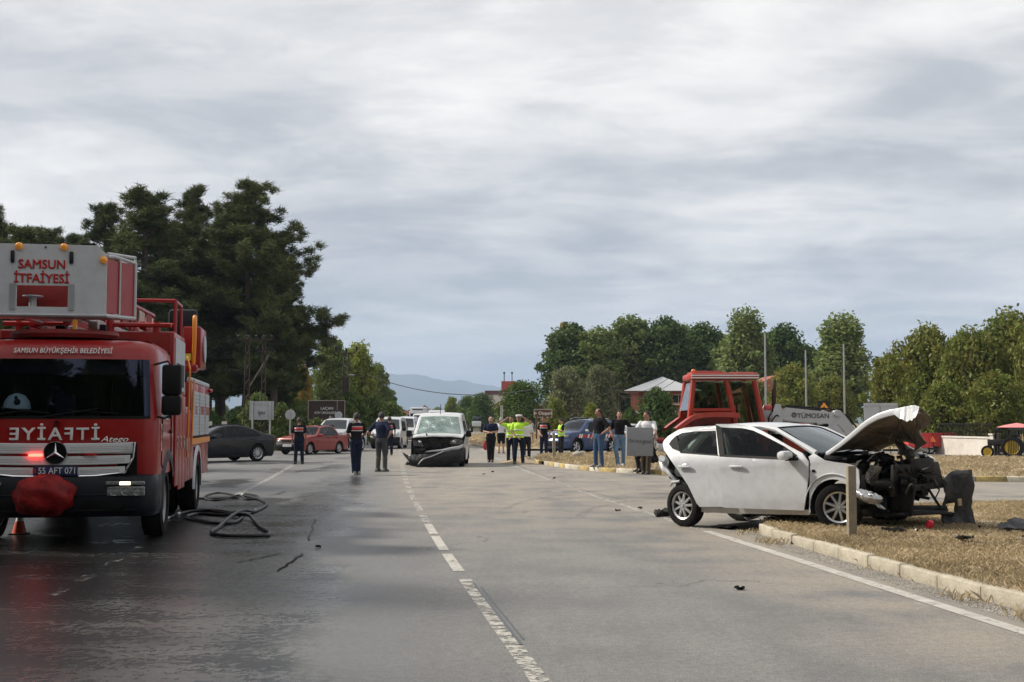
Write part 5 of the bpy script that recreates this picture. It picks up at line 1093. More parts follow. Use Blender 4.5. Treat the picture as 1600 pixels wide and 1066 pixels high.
for sd in (-1, 1):
    mb = MB(); mb.tube([(.2,sd*.60,1.68),(.1,sd*.62,1.74),(-1.3,sd*.62,1.72),(-1.4,sd*.6,1.66)], .022, 6); mb.build('roof_rail', M['silver'], DUS)
    st_ = c.pane([(1.3,.80),(1.3,.92),(-.35,.93),(-.35,.81)], sd, .012); st_.build('red_stripe', M['redink'], DUS)
    st_ = c.pane([(-.75,.82),(-.75,.94),(-1.9,.98),(-1.9,.86)], sd, .012); st_.build('red_stripe', M['redink'], DUS)
    for k in (1.15, 1.0, .5, -.85, -1.05, -1.5): c.pane([(k,.78),(k+.10,.78),(k+.02,.97),(k-.08,.97)], sd, .015).build('white_chevron', M['whiteink'], DUS)
    tx = text('JANDARMA', .2, M['whiteink'], DUS, (-.45, sd*(c.Wd(0,.86)+.03), .68), (R(90), 0, R(180) if sd > 0 else 0)); 
c.pane([(-.42,.66),(-.42,.86),(-.6,.86),(-.6,.66)], 1, .014).build('door_emblem', M['whiteink'], DUS)
mb = MB(); mb.box((.05,0,1.76), (.25,1.0,.09), bev=.03); mb.build('light_bar', M['ink'], DUS)
# white car behind the patrol car
c = Car([(2.0,.25,'bumper'),(2.1,.4),(2.08,.6),(2.0,.72,'hood'),(1.5,.90),(1.0,.98,'wind'),(.5,1.26),(.2,1.38,'roof'),(-.4,1.45),(-1.2,1.36,'rear'),(-1.7,1.1),(-1.9,1.0,'trunk'),(-2.0,.7,'tail'),(-2.0,.3)], .87, .93, .6, 1.45, 2.6, .31)
DLO_H = [[(.60,1.02),(.25,1.26),(-.05,1.34),(-.35,1.36),(-.35,.97),(.55,.95)], [(-.43,1.36),(-.9,1.33),(-1.35,1.18),(-1.42,1.03),(-.43,.97)]]
p = D(973, 660, 68); make_car('white_hatchback', 'white car parked behind the patrol car, seen between the men in black', 'car', c, 'white', (p.x, 68, 0), R(215), DLO_H, (.8,-.39,-1.3), .32, lights=[(.5,.6),(.82,.62),(.82,.74),(.5,.72)], grille=[rectp(-.4,.4,.6,.68)], tails=rectp(.55,.82,.7,.95), mirror_x=.6)
# pickup / SUV in front of the queue
c = Car([(2.2,.32,'bumper'),(2.35,.45),(2.35,.70),(2.28,.80,'hood'),(2.22,1.02),(1.9,1.10),(1.2,1.17,'wind'),(.78,1.45),(.45,1.66,'roof'),(-.2,1.76),(-1.0,1.72),(-1.6,1.62,'rear'),(-1.85,1.3),(-1.95,1.1,'trunk'),(-2.3,1.05),(-2.4,.8,'tail'),(-2.35,.4)], .94, 1.10, .68, 1.76, 2.9, .37)
DLO_P = [[(.72,1.17),(.38,1.55),(-.25,1.62),(-.25,1.14),(.68,1.12)], [(-.33,1.62),(-1.1,1.60),(-1.2,1.16),(-.33,1.14)], [(-1.28,1.58),(-1.55,1.5),(-1.7,1.25),(-1.28,1.17)]]
def at_ground(px, Y): return Vector((D(px, 660, Y).x, Y, 0))
make_car('white_pickup', 'white four-wheel-drive pickup with silver bull bar, first in the queue behind the red saloon', 'pickup', c, 'white', at_ground(530, 66.5), R(-100), DLO_P, (1.0,-.29,-1.25), .45, bumper=None, lights=[(.50,.84),(.88,.86),(.9,1.0),(.55,.98)], grille=[rectp(-.46,.46,.84,.98)], low=[rectp(-.75,.75,.36,.66)], plate=('55 AG 703', .60), tails=rectp(.7,.9,.8,1.1), mirror_x=.85)
pk = bpy.data.objects['white_pickup']; badge(pk, 2.30, .91, .06)
mb = MB(); mb.tube([(2.42,-.6,.42),(2.48,-.5,.38),(2.48,.5,.38),(2.42,.6,.42)], .035, 8); mb.tube([(2.42,-.75,.52),(2.44,0,.50),(2.42,.75,.52)], .03, 8); mb.build('bull_bar', M['steel'], pk)
# vans
def van(H_=1.83, L_=4.4, W=.90): f = L_/2; return Car([(f-.12,.25,'bumper'),(f,.38),(f,.62),(f-.06,.70,'hood'),(f-.18,.90),(f-.55,1.04),(f-.95,1.13,'wind'),(f-1.35,1.43),(f-1.62,H_-.14,'roof'),(f-2.1,H_-.02),(0,H_),(-f+.15,H_-.03,'rear'),(-f+.03,1.3,'trunk'),(-f,.7,'tail'),(-f+.05,.3)], W, 1.08, W*.80, H_, L_*.61, .32, cf=.20, cr=.05)
def van_dlo(f): return [[(f-1.12,1.14),(f-1.62,1.58),(f-2.12,1.60),(f-2.12,1.10),(f-1.15,1.08)]]
def van_dlo2(f): return van_dlo(f)+[[(f-2.25,1.60),(f-3.1,1.60),(f-3.1,1.12),(f-2.25,1.10)]]
f = 2.13
DOB = make_car('white_van', 'white panel van leading the left queue, behind the man in the navy polo', 'van', van(1.85, 4.26), 'white', at_ground(609, 73), R(-92), van_dlo2(f), (f-.95,f-2.18), .32, bumper='black', lights=[(.50,.72),(.80,.74),(.80,1.0),(.62,.98)], grille=[rectp(-.38,.38,.62,.78)], low=[rectp(-.6,.6,.3,.5)], tails=rectp(.7,.88,.9,1.5), mirror_x=f-1.0, mirror_m='black', mirror_sz=(.12,.2,.22))
make_car('white_compact_van', 'small white car with a dark grille between the pickup and the white van', 'car', van(1.72, 4.3), 'white', at_ground(582, 100), R(-90), van_dlo2(2.15), (1.2,-.03), .32, lights=[(.46,.78),(.82,.80),(.82,.95),(.5,.93)], grille=[rectp(-.44,.44,.76,.94)], low=[rectp(-.5,.5,.3,.55)], plate=('55 SB 401', .42), tails=rectp(.7,.88,.9,1.4), mirror_x=1.15, mirror_m='black')
make_car('white_minibus', 'white van behind the officer on the far left lane, half hidden by his shoulder', 'van', van(1.98, 4.8, .95), 'white', at_ground(634, 98), R(-91), van_dlo2(2.4), (1.5,.2), .32, lights=[(.52,.72),(.84,.74),(.84,.95),(.6,.93)], grille=[rectp(-.45,.45,.66,.84)], low=[rectp(-.6,.6,.3,.5)], tails=rectp(.7,.88,.9,1.5), mirror_x=1.4, mirror_m='black')
make_car('dark_grille_van', 'grey-white van with black mirrors directly left of the wrecked van', 'van', van(1.95, 4.6, .93), 'silver', at_ground(650, 118), R(-90), van_dlo2(2.3), (1.35,.1), .32, lights=[(.5,.72),(.84,.74),(.84,.95),(.6,.93)], grille=[rectp(-.5,.5,.6,.85)], low=[rectp(-.6,.6,.3,.5)], tails=rectp(.7,.88,.9,1.5), mirror_x=1.4, mirror_m='black')
make_car('high_white_van', 'white high-roof van whose roof shows left behind the wrecked van', 'van', van(2.45, 5.4, 1.0), 'white', at_ground(658, 132), R(-90), van_dlo2(2.7), (1.75,.3), .32, lights=[(.5,.82),(.84,.84),(.84,1.05),(.6,1.03)], grille=[rectp(-.5,.5,.6,.85)], tails=rectp(.7,.88,.9,1.5))
make_car('queue_van', 'white van whose roof shows directly above the wrecked van windscreen', 'van', van(2.7, 5.6, 1.0), 'white', at_ground(682.5, 122), R(-88), van_dlo2(2.8), (1.8,.3), .32, lights=[(.5,.82),(.84,.84),(.84,1.05),(.6,1.03)], grille=[rectp(-.5,.5,.6,.85)], tails=rectp(.7,.88,.9,1.5))
# lorry
def lorry():
    t = thing('lorry', 'white lorry with a dark windscreen above the queue of vans', 'lorry', at_ground(654, 168), R(-90)); W_ = M['white']
    mb = MB(); mb.box((0,0,1.9), (1.9,2.4,2.5), bev=.15); mb.build('cab', W_, t); mb = MB(); mb.bx(.951,.97,-1.05,1.05,1.9,2.75); mb.build('windscreen', M['glassdark'], t)
    mb = MB(); mb.box((-.1,0,3.35), (1.5,2.3,.55), bev=.2); mb.build('roof_deflector', W_, t); mb = MB(); mb.bx(.66,.69,-.8,.6,3.22,3.36); mb.build('sun_visor', M['black'], t)
    mb = MB(); mb.bx(-7.5,-1.1,-1.22,1.22,1.1,3.5); mb.build('box_body', W_, t); mb = MB(); mb.bx(.95,1.05,-1.1,1.1,.4,1.0); mb.build('bumper', M['black'], t); mb = MB(); mb.bx(.951,.975,-.8,.8,1.1,1.6); mb.build('grille', M['black'], t)
    for sd in (-1, 1):
        for x in (0, -5.5): wheel(t, x, sd*1.05, .48, .48, .28, sd, 4)
        mb = MB(); mb.box((.9, sd*1.35, 2.3), (.15,.2,.6), bev=.04); mb.build('mirror', M['black'], t); mb = MB(); mb.bx(1.051,1.06,sd*.95-.15*sd,sd*1.05,.6,.8); mb.build('headlight', M['lamp'], t)
lorry()
p = at_ground(745, 190); t = thing('distant_white_tractor', 'tiny white and dark tractor parked far off beneath the dome trees', 'tractor', p, R(-90)); mb = MB(); mb.box((0,0,1.3),(2.4,1.4,.8), bev=.1); mb.build('body', M['white'], t); mb = MB(); mb.box((-.6,0,2.0),(1.2,1.3,.9), bev=.1); mb.build('cab', M['glassdark'], t)
for sd in (-1, 1): wheel(t, -.8, sd*.8, .7, .7, .35, sd, 4); wheel(t, 1, sd*.75, .45, .45, .25, sd, 4)
# ---- the damaged white van in the middle
def damaged_van():
    c = van(1.88, 4.5, .95); f = 2.25; Wv = c.W0
    # front wheel line at depth 42.7
    rz = R(-90.6); t = make_car('wrecked_white_van', 'white van with smashed front, cracked windscreen and torn black bumper, stopped by the centre line', 'van', c, 'vanwhite', at_ground(689.5, 43.9+.6), rz, van_dlo2(f), (f-.95,f-2.18), .32, glass='shieldvan', gl_side='glassdark', omit=('bumper','hood'), mirror_x=f-.98, mirror_m='black', mirror_sz=(.14,.20,.24), rimst=4, rimm='black', tails=rectp(.7,.9,.9,1.5))
    # bonnet: only its upper half is left, lifted a little at the nose
    mb = MB(); rows = []
    for i in range(7):
        s = i/6; x = lerp(f-.93, f-.30, s); z = lerp(1.135, 1.035, s)+.02*s*s; row = []
        for k in range(15):
            u = k/14*2-1; yy_ = u*(Wv-.05-.03*s); row.append((x-.10*s*abs(u)**3, yy_, z+.035*(1-u*u)-.02*abs(u)**6+.006*sin(9*u+3*s)))
        rows.append(row)
    rows.append([(x+.01, y, z-.04) for x, y, z in rows[-1]]); mb.grid(rows); mb.build('bonnet', M['vanwhite'], t)
    mb = MB(); mb.bx(f-1.0,f-.42,-Wv+.10,Wv-.10,.35,.98); mb.build('engine_bay', M['bay'], t)
    g = random.Random(4)
    for k in range(34):
        mb = MB(); a = Vector((f-.36+g.uniform(-.05,.10), g.uniform(-.78,.78), g.uniform(.50,.98))); b = a+Vector((g.uniform(-.1,.1), g.uniform(-.35,.35), g.uniform(-.22,.22))); mb.tube([a, (a+b)/2+Vector((.04,0,g.uniform(-.06,.06))), b], g.uniform(.008,.028), 6)
        mb.build('torn_pipe', M[g.choice(('bay','black','bay','steel' if k % 9 == 0 else 'black'))], t)
    for k in range(9): mb = MB(); mb.box((f-.36+g.uniform(0,.06), g.uniform(-.7,.7), g.uniform(.5,.9)), (.08,g.uniform(.08,.3),g.uniform(.05,.2)), Matrix.Rotation(g.uniform(-.5,.5),3,'X'), bev=.01); mb.build('crushed_plate', M['bay' if k % 3 else 'black'], t)
    # headlights
    for sd, q in ((1, [(.42,.80),(.84,.78),(.90,.93),(.62,.98),(.46,.93)]), (-1, [(-.46,.70),(-.84,.74),(-.86,.92),(-.60,.90)])):
        mb = MB(); V = [(f-.24-.12*(abs(y)/.95)**3, y, z) for y, z in q]; mb.add(V, [tuple(range(len(V)))]); mb.add([(x-.06, y, z) for x, y, z in V], []); n = len(V)
        for i in range(n): mb.f.append((i, (i+1) % n, n+(i+1) % n, n+i)); mb.mi.append(0)
        o = mb.build('headlight', M['lampdark'], t); mb = MB(); mb.ell((f-.24, sd*.60, .86), (.03,.06,.06), 10, 6); mb.build('headlight_reflector', M['lamp'], o)
    # white bumper top edge, still attached on the van's left
    P_ = [(f-.40,-.55,.50),(f-.24,-.2,.56),(f-.16,.15,.60),(f-.14,.45,.66),(f-.2,.75,.72),(f-.40,.93,.80)]; hs = [.03,.05,.06,.12,.17,.17]; mb = MB(); rows = []
    for (x, y, z), h in zip([tuple(v) for v in spline(P_, 4)], np.interp(np.linspace(0,5,21), range(6), hs)): rows.append([(x-.03, y, z+.02), (x+.015, y, z), (x+.02, y, z-h*.5), (x-.01, y, z-h)])
    mb.grid(rows); mb.build('bumper_top_edge', M['vanwhite'], t, smooth=60)
    # black bumper torn down on the van's right
    top = [(f-.30,-1.22,.50),(f-.20,-1.0,.42),(f-.08,-.7,.44),(f+.02,-.3,.46),(f+.02,.1,.52),(f-.02,.5,.58),(f-.14,.8,.64),(f-.40,.95,.68)]
    bot = [(f-.24,-1.12,.36),(f-.06,-.9,.10),(f+.05,-.65,.02),(f+.10,-.3,.01),(f+.06,.1,.05),(f+.0,.5,.10),(f-.12,.8,.16),(f-.40,.94,.22)]
    T_, B_ = spline(top, 4), spline(bot, 4); rows = []
    for j, s in enumerate((0,.15,.35,.5,.65,.85,1)): rows.append([tuple(a.lerp(b, s)+Vector((.07*sin(pi*s)+.025*sin(7*i*.4+5*s), 0, .012*sin(i*1.3+j)))) for i, (a, b) in enumerate(zip(T_, B_))])
    mb = MB(); mb.grid(rows); rows2 = [[(x-.03, y, z) for x, y, z in r] for r in rows]; mb.grid(rows2); o = mb.build('torn_front_bumper', M['glossblack'], t, smooth=50)
    mb = MB(); mb.tube(spline([(f+.14,-.62,.10),(f+.16,-.45,.28),(f+.14,-.15,.38),(f+.10,.25,.55)], 4), .022, 6); mb.build('bumper_lip', M['steel'], o)
    mb = MB(); mb.tube(spline([(f+.16,-.70,.03),(f+.20,-.55,.05),(f+.17,-.2,.14),(f+.12,.2,.2)], 4), .02, 6); mb.build('splitter_strip', M['black'], o)
    mb = MB(); mb.bx(f-.9, f-.3, -.75,.75,.2,.36); mb.build('crash_bar', M['black'], t)
    # windscreen impact cracks: fine proud threads of crushed glass on the pane
    g = random.Random(12); mb = MB()
    def ws(y, s): x = lerp(f-.95, f-1.62, s); z = lerp(1.13, 1.74, s)+.012*sin(pi*s); return Vector((x+.03*(1-(y/.9)**2)+.012, y, z+.03*(1-(y/.9)**2)+.012))
    for cy, cs, n, rr in ((-.42,.62,34,.42),(-.2,.35,22,.34),(.45,.55,20,.36),(-.55,.3,14,.25),(.1,.75,10,.3)):
        for k in range(n):
            a = 2*pi*k/n+g.uniform(-.1,.1); L_ = rr*g.uniform(.4,1.1); pts = []
            for q in range(5): u = q/4; yv = cy+cos(a)*L_*u+g.uniform(-.012,.012); sv_ = cs+sin(a)*L_*u*1.0; pts.append(ws(max(-.78,min(.78,yv)), max(.03,min(.96,sv_))))
            mb.tube(pts, [.0045,.003,.0025,.002,.0015], 3)
        for q in (.25,.5,.8):
            pts = [ws(max(-.78,min(.78,cy+cos(a)*rr*q*g.uniform(.85,1.1))), max(.03,min(.96,cs+sin(a)*rr*q*g.uniform(.85,1.1)))) for a in [2*pi*j/18 for j in range(18)]]; mb.tube(pts, .0022, 3, closed=True)
    mb.build('windscreen_cracks', M['crackglass'], t, kind='stuff')
    mb = MB(); mb.tube([(f-1.75,0,1.84),(f-1.95,0,2.2)], .012, 5); mb.build('aerial', M['black'], t)
    mb = MB(); mb.box((f-1.0,0,1.14), (.14,1.5,.03), bev=.01); mb.build('wiper_cowl', M['black'], t)
M['lampdark'] = mat('smashed_lamp', (.16,.16,.16), .15, metal=.5, var=.8, vscale=14)
M['glossblack'] = mat('scuffed_gloss_black', (.007,.007,.008), .3, var=.5, vscale=5, dirt=.05, spec=.35, bump=.5, bscale=8)
M['crackglass'] = mat('crushed_glass', (.75,.88,.84), .4)
M['shieldvan'] = mat('cracked_laminated_glass', (.10,.15,.145), .12, col2=(.30,.38,.36), vscale=3.2, spec=.8)
damaged_van()
# ---------------------------------------------------------------- the wrecked white car
M['hoodunder'] = mat('bonnet_underside', (.26,.22,.18), .7, var=.6, vscale=5, dirt=.5, bump=.4, bscale=12)
M['crumpled'] = mat('torn_black_bumper', (.028,.030,.036), .38, var=.5, vscale=9, dirt=.3, bump=.7, bscale=14)
M['foam'] = mat('torn_foam', (.42,.33,.22), .9, var=.3)
M['ctrim'] = mat('pale_cabin_trim', (.48,.52,.47), .6, var=.15)
def wreck():
    o0 = G(1066, 823); t = thing('wrecked_white_car', 'white saloon with torn-off front and raised crumpled bonnet, nose up on the dry grass island', 'car', o0, 0, None, (0, -math.atan(.14/2.57), R(-45)))
    m2 = Car.mesh2d; Wm = M['wreckwhite']
    def T(z): return .22*max(0, min(1, (z-.95)/.5))**1.1+.035*max(0, (.5-z)/.3)**2+.02*max(0, 1-abs(z-.86)/.06)*0
    def side(loops, nm, m, off=0., door=0., hinge=2.2, label=None, thick=0., st=(.2, .1), shade=35, flip=0):
        bm = m2(None, loops, st); mb = MB(); V = []
        bm.verts.index_update()
        for v in bm.verts:
            x, z = v.co.x, v.co.z; y = T(z)+off-(hinge-x)*door if door else T(z)+off
            # shoulder crease under the windows
            y -= .014*max(0, 1-abs(z-(.93-.02*(x-1)))/.07)
            V.append((x-.695*y, y, z))
        mb.add(V, [[v.index for v in f.verts] for f in bm.faces])
        if thick:
            n = len(V); mb.add([(x, y+thick, z) for x, y, z in V], [])
            for e in bm.edges:
                if e.is_boundary: a, b = e.verts[0].index, e.verts[1].index; mb.f.append((a, b, b+n, a+n)); mb.mi.append(0)
        bm.free(); return mb.build(nm, m, t, label, smooth=shade)
    rdoor = [(-.292,1.248),(-.262,1.30),(-.19,1.352),(-.08,1.405),(.02,1.445),(.12,1.468),(.40,1.475),(.70,1.470),(.735,1.05),(.757,.289),(.34,.291),(.29,.34),(.147,.613),(-.02,.83),(-.184,1.04),(-.27,1.15)]
    wr_ = [(-.175,1.234),(-.13,1.29),(-.05,1.345),(.068,1.390),(.318,1.405),(.70,1.395),(.715,1.045),(.30,1.075),(.03,1.115),(-.11,1.165)]
    fdoor = [(.703,1.492),(1.059,1.475),(1.329,1.424),(1.50,1.35),(1.638,1.275),(1.938,1.105),(2.12,1.01),(2.206,.889),(2.19,.70),(2.088,.229),(.756,.28),(.735,1.03)]
    wf = [(.80,1.440),(1.165,1.410),(1.35,1.365),(1.503,1.295),(1.837,1.123),(2.04,.985),(1.98,.945),(1.70,.965),(1.353,.99),(.83,1.035)]
    # dark car shell behind the panels
    mb = MB(); mb.bx(.35, 2.15, .10, 1.6, .20, .50); mb.bx(-.25, .45, .22, 1.5, .45, .75); mb.build('floor_pan', M['gasket'], t)
    mb = MB()
    for yy_ in (.50, 1.20):
        for sx in (.55, 1.35): mb.box((sx, yy_, .62), (.5,.46,.22), bev=.07); mb.box((sx-.32, yy_, .90), (.15,.44,.58), Matrix.Rotation(R(-14),3,'Y'), bev=.06); mb.box((sx-.40, yy_, 1.24), (.1,.25,.17), bev=.04)
    mb.build('seats', M['fabric_dark'], t)
    mb = MB(); mb.box((1.9,.85,.88), (.35,1.3,.26), bev=.08); mb.build('dashboard', M['fabric_dark'], t)
    rd = side([rdoor, wr_], 'rear_door', Wm, off=-.055, thick=.02, label='white rear door standing slightly open')
    side([wr_], 'side_window', M['clear'], off=-.045, st=(.4,.3)).parent = rd
    side([[(-.175,1.234),(-.13,1.29),(-.05,1.345),(-.02,1.36),(.03,1.115),(-.11,1.165)]], 'quarter_trim', M['gasket'], off=-.06, st=(.4,.3)).parent = rd
    side([[(.03,1.115),(.715,1.045),(.715,1.03),(.02,1.098)]], 'window_seal', M['gasket'], off=-.066, st=(.4,.3)).parent = rd
    fd = side([fdoor, wf], 'front_door', Wm, off=-.012, door=.062, thick=.022, label='white front door pushed back and standing proud')
    for q, m_, nm, o_ in (([wf], 'tint', 'side_window', .0), ([[(.703,1.485),(.80,1.440),(.83,1.035),(.738,1.035)]], 'gasket', 'pillar_trim', -.004), ([[(.74,1.046),(1.353,1.0),(1.70,.975),(1.98,.955),(2.05,.965),(2.0,.925),(1.70,.945),(1.353,.97),(.74,1.016)]], 'gasket', 'window_seal', -.005), ([[(1.84,1.123),(2.04,.985),(1.98,.945),(1.78,.958)]], 'gasket', 'mirror_base', -.006)):
        side(q, nm, M[m_], off=-.012+o_, door=.062, st=(.4,.3)).parent = fd
    for (hx, hz), d, off in (((.10,.885),rd,-.085), ((1.02,.862),fd,-.105)):
        mb = MB(); mb.box((hx-.695*off, off, hz), (.235,.03,.034), Matrix.Rotation(R(2),3,'Y'), bev=.014); mb.build('door_handle', Wm, d)
        mb = MB(); mb.ell((hx-.695*off, off+.022, hz+.018), (.07,.012,.028), 12, 6); mb.build('handle_recess', M['silver'], d)
    # crease line in the doors
    mb = MB(); mb.box((1.93,-.14,.99), (.15,.21,.125), Matrix.Rotation(R(-8),3,'Z'), bev=.05); mi = mb.build('wing_mirror', Wm, fd); mb = MB(); mb.box((1.99,-.07,.935), (.16,.12,.04), bev=.012); mb.build('mirror_foot', M['gasket'], mi)
    side([[(.33,.285),(.33,.215),(.8,.19),(2.19,.165),(2.19,.235),(1.6,.262)]], 'sill', M['silver_white'], off=.03, thick=.05)
    arch = [(2.56+.372*cos(a), .275+.372*sin(a)) for a in [lerp(R(190), R(8), k/16) for k in range(17)]]
    fen = [(2.165,.165),(2.215,.70),(2.232,.90),(2.215,.96),(2.30,1.005),(2.36,.96),(2.45,.905),(2.60,.875),(2.78,.85),(2.90,.815),(2.955,.76),(2.96,.60),(2.93,.45)]+arch[::-1][1:]
    fe = side([fen], 'front_wing', Wm, off=.0, thick=.02)
    mb = MB(); mb.tube([(x-.0, -.012, z) for x, z in [(2.56+.445*cos(a), .275+.445*sin(a)) for a in [lerp(R(172), R(45), k/14) for k in range(15)]]], .010, 6); mb.build('arch_lip', Wm, fe)
    mb = MB(); mb.ell((2.28,-.006,.765), (.030,.010,.022), 12, 6); mb.build('side_repeater', M['gasket'], fe)
    mb = MB(); rows = []
    for k in range(15):
        a = lerp(-.1, pi+.25, k/14); rows.append([(2.56+.385*cos(a), .02, .275+.385*sin(a)), (2.56+.385*cos(a), .45, .275+.385*sin(a))])
    mb.grid(rows); mb.build('wheel_arch', M['gasket'], t)
    # roof: grid in y and x
    mb = MB(); rows = []; xs = [-.12,-.02,.10,.30,.6,.95,1.25,1.45,1.60]; zs = [1.36,1.42,1.455,1.482,1.492,1.49,1.472,1.442,1.405]
    for x, z in zip(xs, zs):
        row = []
        for k in range(17):
            u = k/16*2-1; y = .84+u*.63; drop = .065*abs(u)**5+.028*u*u; row.append((x-.10*u*u*(1 if x > 1 else 0)*0, y, z-drop+.012))
        rows.append(row)
    mb.grid(rows); mb.build('roof', Wm, t)
    # A pillars and cant rails
    for y0, y1, nm in ((.20,.09,'a_pillar'), (1.48,1.60,'a_pillar')):
        mb = MB(); mb.tube([(-.12,y0,1.33),(.2,y0-.02,1.42),(.9,y0-.02,1.448),(1.35,y0,1.42),(1.62,lerp(y0,y1,.2),1.36),(1.95,lerp(y0,y1,.65),1.185),(2.28,y1,1.0)], [.03,.03,.03,.03,.032,.034,.045], 8); mb.build(nm, Wm, t)
    for y0 in (.22, 1.46): mb = MB(); mb.tube([(.86,y0,.5),(.80,y0,1.0),(.70,y0+.02,1.43)], [.07,.06,.05], 8); mb.build('b_pillar', M['ctrim'], t); mb = MB(); mb.tube([(-.12,y0,.75),(-.05,y0,1.02),(.18,y0+.04,1.26),(.38,y0+.06,1.40)], [.13,.10,.07,.05], 8); mb.build('c_pillar', M['ctrim'], t)
    # windscreen
    mb = MB(); rows = []; rim = []
    for i in range(9):
        s = i/8; row = []
        for k in range(15):
            u = k/14*2-1; hw = lerp(.70, .575, s); y = .85+u*hw; x = lerp(2.40, 1.66, s)-lerp(.17,.08,s)*u*u; z = lerp(1.0, 1.405, s)+.03*sin(pi*s)-.02*u*u*s; row.append((x, y, z))
        rows.append(row)
    mb.grid(rows); ws = mb.build('windscreen', M['wreckglass'], t); mb = MB()
    for e in (rows[0], rows[-1], [r[0] for r in rows], [r[-1] for r in rows]): mb.tube(e, .013, 5)
    mb.build('windscreen_seal', M['gasket'], ws)
    # scuttle and black cowl at the foot of the windscreen
    mb = MB(); mb.tube(spline([(2.40,.10,.93),(2.60,.22,.90),(2.74,.85,.92),(2.60,1.5,.90)], 5), .05, 8); mb.tube(spline([(2.30,.15,.985),(2.46,.5,.985),(2.50,.85,.985),(2.44,1.2,.985)], 4), .022, 6); mb.box((2.55,.85,.90), (.3,1.35,.07), bev=.03); mb.build('cowl', M['black'], t)
    mb = MB(); mb.tube([(2.50,.42,1.0),(2.42,.9,1.04)], .010, 5); mb.tube([(2.52,1.05,1.0),(2.44,1.45,1.04)], .010, 5); mb.build('wiper', M['black'], t)
    # crushed rear
    g = random.Random(5); mb = MB(); rows = []
    prof = [(-.10,1.40),(-.24,1.26),(-.33,1.08),(-.36,.95),(-.30,.82),(-.22,.66),(-.12,.5)]
    for i, (x, z) in enumerate(prof): rows.append([(x+.05*sin(k*1.7+i*2.1)+.06*g.random(), .28+k*.12, z+.03*sin(k*2.3+i)) for k in range(11)])
    mb.grid(rows); mb.build('crushed_tailgate', Wm, t, smooth=60)
    mb = MB(); P = spline([(-.30,-.02,1.03),(-.36,.10,.97),(-.33,.02,.90),(-.20,.0,.80),(-.08,.02,.66)], 4); mb.tube(P, list(np.interp(np.linspace(0,1,len(P)), [0,.25,.5,1], [.05,.085,.04,.028])), 10)
    mb.v = [(x+.010*sin(21*z+9*y), y+.008*sin(50*x), z+.010*sin(27*x+20*y)) for x, y, z in mb.v]; mb.build('crushed_rear_bumper', Wm, t, smooth=60)
    mb = MB(); mb.tube(spline([(-.24,.08,.83),(-.12,.05,.70),(.0,.06,.62),(.12,.10,.60)], 4), .045, 7); mb.tube([(-.33,.05,.86),(-.22,.02,.85),(-.14,.04,.80)], .022, 6); mb.build('exposed_bracket', M['bay'], t)
    mb = MB(); mb.tube([(-.24,.06,.60),(-.13,.0,.66),(-.02,.02,.67)], [.012,.03,.02], 7); mb.build('torn_arch_edge', Wm, t)
    mb = MB(); mb.box((.35,.6,.26), (.9,.1,.07)); mb.cyl((0,.25,.31), (0,1.5,.31), .05, n=8); mb.cyl((.5,.6,.2), (1.9,.7,.2), .04, n=8); mb.cyl((0.15,.3,.35),(.6,.3,.25),.05,n=8); mb.box((1.3,.4,.17), (.6,.2,.06), bev=.02); mb.build('axle_and_exhaust', M['bay'], t)
    wheel(t, .02, .085, .312, .315, .20, -1, 2, steer=R(-7))
    wheel(t, .02, 1.55, .312, .315, .20, 1, 2); wheel(t, 2.56, .14, .268, .318, .20, -1, 2, steer=R(20)); wheel(t, 2.56, 1.5, .268, .318, .20, 1, 2)
    # bonnet: near edge traced from its own outline, far edge lower and twisted
    near = [(2.40,.16,1.00),(2.58,.16,1.10),(2.80,.15,1.235),(3.02,.14,1.37),(3.22,.13,1.455),(3.42,.12,1.515),(3.60,.11,1.55),(3.74,.10,1.565),(3.84,.08,1.535)]
    far = [(2.42,1.50,1.00),(2.56,1.50,1.06),(2.72,1.50,1.11),(2.88,1.48,1.14),(3.00,1.44,1.13),(3.08,1.38,1.10),(3.14,1.30,1.08),(3.18,1.22,1.06),(3.20,1.15,1.05)]
    def S(u, v, dz=0.):
        i = min(7.999, u*8); k = int(i); f = i-k; a = Vector(near[k]).lerp(Vector(near[k+1]), f); b = Vector(far[k]).lerp(Vector(far[k+1]), f); p = a.lerp(b, v)
        p.z += .05*sin(pi*v)*(1-u)+.035*u*sin(9*v+4*u)+.02*u*sin(23*v-11*u)-.16*u*u*sin(pi*v)**2+dz; p.x += .04*u*sin(8*v); return p
    mb = MB(); mb.grid([[S(i/20, k/16, .012) for k in range(17)] for i in range(21)]); bo = mb.build('bonnet', Wm, t, smooth=60, label='white bonnet thrown up and crumpled at its front edge')
    mb = MB(); mb.grid([[S(i/20, k/16, -.012) for k in range(17)] for i in range(21)]); mb.build('bonnet_underside', M['hoodunder'], bo, smooth=60)
    mb = MB(); mb.grid([[S(i/20, 0)+Vector((0,-.012,.014)), S(i/20, 0)+Vector((0,-.03,-.012)), S(i/20, 0)+Vector((.01,-.02,-.045-.03*(i/20))), S(i/20, .02)+Vector((0,0,-.05-.02*(i/20)))] for i in range(21)]); mb.build('bonnet_edge', Wm, bo, smooth=60)
    # front lip hanging from the nose of the bonnet
    rows = []
    for i in range(15):
        s = i/14; u = lerp(.66, 1.0, s); a = S(u, 0)+Vector((0,-.02,.01)); w_ = (.05,.08,.11,.14,.15,.17,.19,.20,.18,.20,.19,.16,.15,.12,.09)[i]; rows.append([a+Vector((.012*((i*5+j*3) % 7/7-.5)*(j > 0), -.012*j+.014*((i*3+j*5) % 5/5-.5), -w_*j/5)) for j in range(6)])
    mb = MB(); mb.grid(rows); mb.build('bonnet_lip', Wm, bo, smooth=22)
